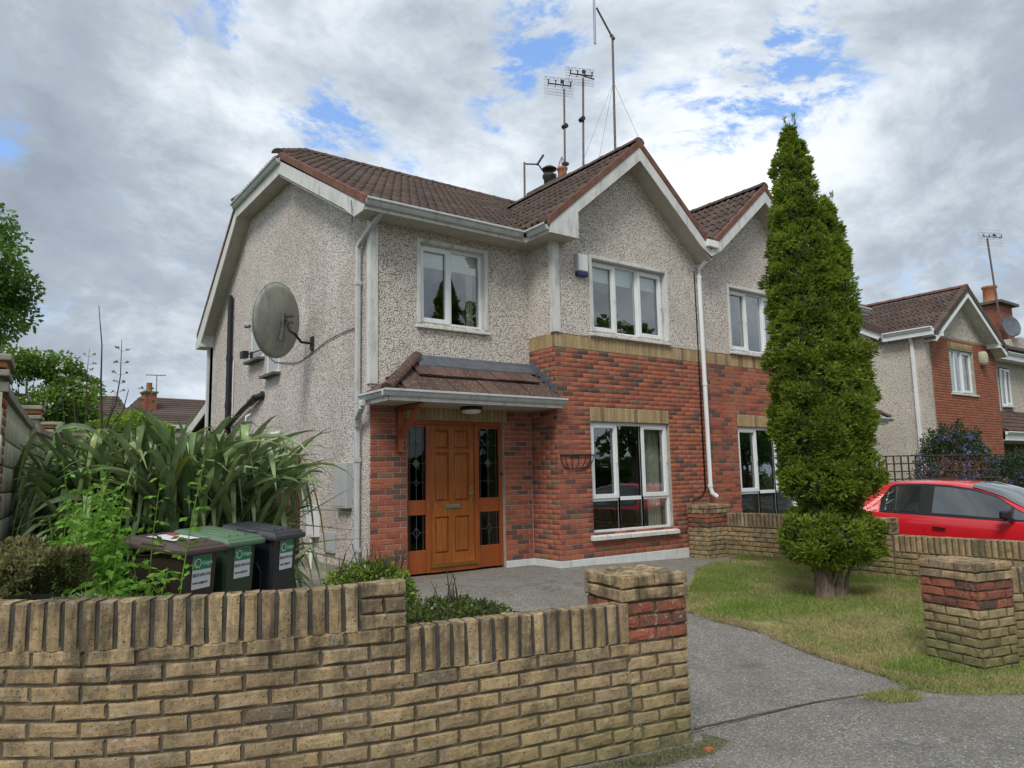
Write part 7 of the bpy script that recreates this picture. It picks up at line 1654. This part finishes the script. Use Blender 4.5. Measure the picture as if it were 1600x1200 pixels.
    screen('windscreen', 0, 0, .575, .765); screen('rear_screen', 0, 0, .075, .16)
    w = MB(); w.box(cxm-.55, cxm+.55, s(.2), s(.7), zg+.4, zg+.8); w.build('seats', M_BLK, T)
    w = MB(); w.tube([(cxm, s(.14), zg+1.36), (cxm, s(.10), zg+1.52)], .006, 5); w.build('roof_aerial', M_BLK, T)
    return T
M_CARG, bb_, p_, o_ = newmat('tinted_car_glass'); setp(bb_, p_, Base_Color=(.012, .016, .016, 1), Roughness=.02); p_.inputs['Specular IOR Level'].default_value = .9; p_.inputs['Coat Weight'].default_value = 1.; p_.inputs['Coat IOR'].default_value = 1.9
red_car()

# ------------------------------------------------------------------ grass
def grass_patch(name, poly, n_, L, wd, m, seed, zoff=.012, dens=None):
    rg = np.random.default_rng(seed); xs_ = [p[0] for p in poly]; ys_ = [p[1] for p in poly]; P_ = []
    pa = np.array(poly); tot = 0; out_ = []
    while tot < n_:
        X_ = rg.uniform(min(xs_), max(xs_), n_); Y_ = rg.uniform(min(ys_), max(ys_), n_); c = np.zeros(n_, bool); k = len(poly)
        for i in range(k):
            x1, y1 = poly[i]; x2, y2 = poly[(i+1) % k]
            if y1 == y2: continue
            c ^= ((y1 > Y_) != (y2 > Y_)) & (X_ < (x2-x1)*(Y_-y1)/(y2-y1)+x1)
        if dens is not None: c &= rg.uniform(0, 1, n_) < dens(X_, Y_)
        out_.append(np.stack([X_[c], Y_[c]], 1)); tot += c.sum()
    XY = np.concatenate(out_)[:n_]; d2 = (GP[:, 0][None]-XY[:, :1])**2+(GP[:, 1][None]-XY[:, 1:])**2+.25; w_ = 1/d2**1.5; Z = (w_*GP[:, 2]).sum(1)/w_.sum(1)+zoff
    C_ = np.concatenate([XY, Z[:, None]], 1); tuft = .5+.5*lump(C_, 4.5, seed); D_ = np.stack([rg.normal(0, .75, n_), rg.normal(0, .75, n_), rg.uniform(.5, 1.2, n_)], 1)
    o_ = link(name, leaf_cloud(name, C_, D_, L*(.5+1.0*tuft)*rg.uniform(.5, 1.3, n_), wd, m, rg=rg, shape='blade')); return tag(o_, kind='stuff')
lawn_edge = [(x+(.04 if i % 2 else -.05), y+(.05 if i % 3 else -.06)) for i, (x, y) in enumerate(LAWN)]
tag(grass_patch('grass', lawn_edge, 70000, .040, .0055, M_GRASS, 41, dens=lambda x, y: .55+.45*lump(np.stack([x, y, x*0], 1), 5, 3)), 'rough patchy mown grass of the front lawn', 'grass')
fr_ = LAWN[5:14]; fringe = [(x-.055-.03*(i % 2), y-.03) for i, (x, y) in enumerate(fr_)]+[(x+.12, y+.10) for x, y in reversed(fr_)]
tag(grass_patch('lawn_fringe', fringe, 9000, .045, .005, M_STRAW, 57, dens=lambda x, y: .6+.5*lump(np.stack([x, y, x*0], 1), 9, 4)), 'ragged dry grass hanging over the edge of the drive', 'grass')
tag(grass_patch('green_grass', lawn_edge, 30000, .050, .0055, M_GREENG, 51, dens=lambda x, y: np.clip(lump(np.stack([x, y, x*0], 1), 1.7, 6)*1.6+.25, 0, 1)), 'lusher green patches in the front lawn', 'grass')
tag(grass_patch('dry_grass', lawn_edge, 42000, .038, .005, M_STRAW, 52, dens=lambda x, y: np.clip(lump(np.stack([x, y, x*0], 1), 1.9, 13)*1.7+.15, 0, 1)), 'dry straw-coloured patches in the front lawn', 'grass')
pl_ = [(-1.2, -5.35), (-.7, -5.5), (-.1, -5.8), (.3, -6.15), (-.2, -6.35), (-.8, -6.25), (-1.3, -5.95), (-1.45, -5.7)]
tag(grass_patch('grass', pl_, 7000, .05, .005, M_GRASS, 42), 'straggly grass round the foot of the right gate pillar', 'grass')
tu = [(-2.12, -5.66), (-1.9, -5.62), (-1.62, -5.68), (-1.52, -5.80), (-1.72, -5.92), (-2.0, -5.86)]
tag(grass_patch('grass_tuft', tu, 1500, .045, .005, M_GRASS, 43, dens=lambda x, y: np.exp(-((x+1.83)**2/.05+(y+5.78)**2/.012))), 'small tuft of grass growing in the joint of the drive', 'grass')
def strip_poly(pts, w): 
    return [(x, y+w) for x, y in pts]+[(x, y-w) for x, y in reversed(pts)]
tag(grass_patch('weeds_along_wall', [(-7.6, -3.55), (-6.6, -4.72), (-5.4, -5.15), (-4.3, -5.30), (-4.3, -5.0), (-5.4, -4.85), (-6.4, -4.4), (-7.3, -3.3)], 9000, .14, .008, M_BERB, 44, zoff=.03), 'green weeds growing in the bed just behind the curved wall', 'weeds')
tag(grass_patch('weeds_at_wall_foot', [(3.28, -.5), (3.28, -7), (3.05, -7), (3.1, -.6)], 5000, .085, .007, M_GRASS, 45), 'longer grass along the foot of the dividing wall', 'grass')
tag(grass_patch('moss_at_wall_foot', [(-5.2, -5.34), (-4.3, -5.50), (-3.62, -5.60), (-3.55, -5.5), (-3.5, -5.68), (-3.75, -5.76), (-4.6, -5.60), (-5.2, -5.46)], 5000, .016, .004, leafmat('moss', [(.15, .16, .07), (.19, .19, .09), (.10, .12, .04)], .9, .2), 46, zoff=.008), 'thin moss on the footpath under the gate pillar', 'moss')
rg_ = np.random.default_rng(99); n_ = 700; X_ = rg_.uniform(-4.2, 1.5, n_); Y_ = rg_.uniform(-6.6, .4, n_); k_ = (np.abs(Y_+5.45+.04*X_) < .25) | (rg_.uniform(0, 1, n_) < .35) | (Y_ > .2)
X_, Y_ = X_[k_], Y_[k_]; Cg = np.array([(x, y, g(x, y)+.012) for x, y in zip(X_, Y_)]); Dg = rg_.normal(0, 1, (len(Cg), 3)); Dg[:, 2] = abs(Dg[:, 2])*.12
tag(link('leaf_litter', leaf_cloud('leaf_litter', Cg, Dg, rg_.uniform(.008, .035, len(Cg)), rg_.uniform(.004, .014, len(Cg)), leafmat('dry_litter', [(.22, .17, .09), (.10, .08, .05), (.30, .26, .14), (.14, .17, .06)], .9, .1), rg=rg_)), 'scattered bits of dry leaf and grit on the drive and footpath', 'leaf litter', kind='stuff')
BF = base('brick_fragment', (-3.72, -5.70, g(-3.72, -5.7)), 'small orange chip of brick lying on the footpath by the gate pillar', 'brick chip')
w = MB(); zz_ = g(-3.72, -5.7)+.008; w.hexa([(-3.75, -5.72, zz_), (-3.69, -5.73, zz_), (-3.68, -5.69, zz_), (-3.74, -5.685, zz_), (-3.745, -5.715, zz_+.022), (-3.70, -5.72, zz_+.018), (-3.69, -5.695, zz_+.014), (-3.735, -5.69, zz_+.02)]); w.build('chip', simple('fresh_brick', (.42, .12, .05), .9), BF)

# ------------------------------------------------------------------ parts built in place: cancel their thing's offset
bpy.context.view_layer.update()
for T in WORLDBUILT:
    inv = Matrix.Translation(T.location).inverted()
    for c in T.children: c.matrix_parent_inverse = inv
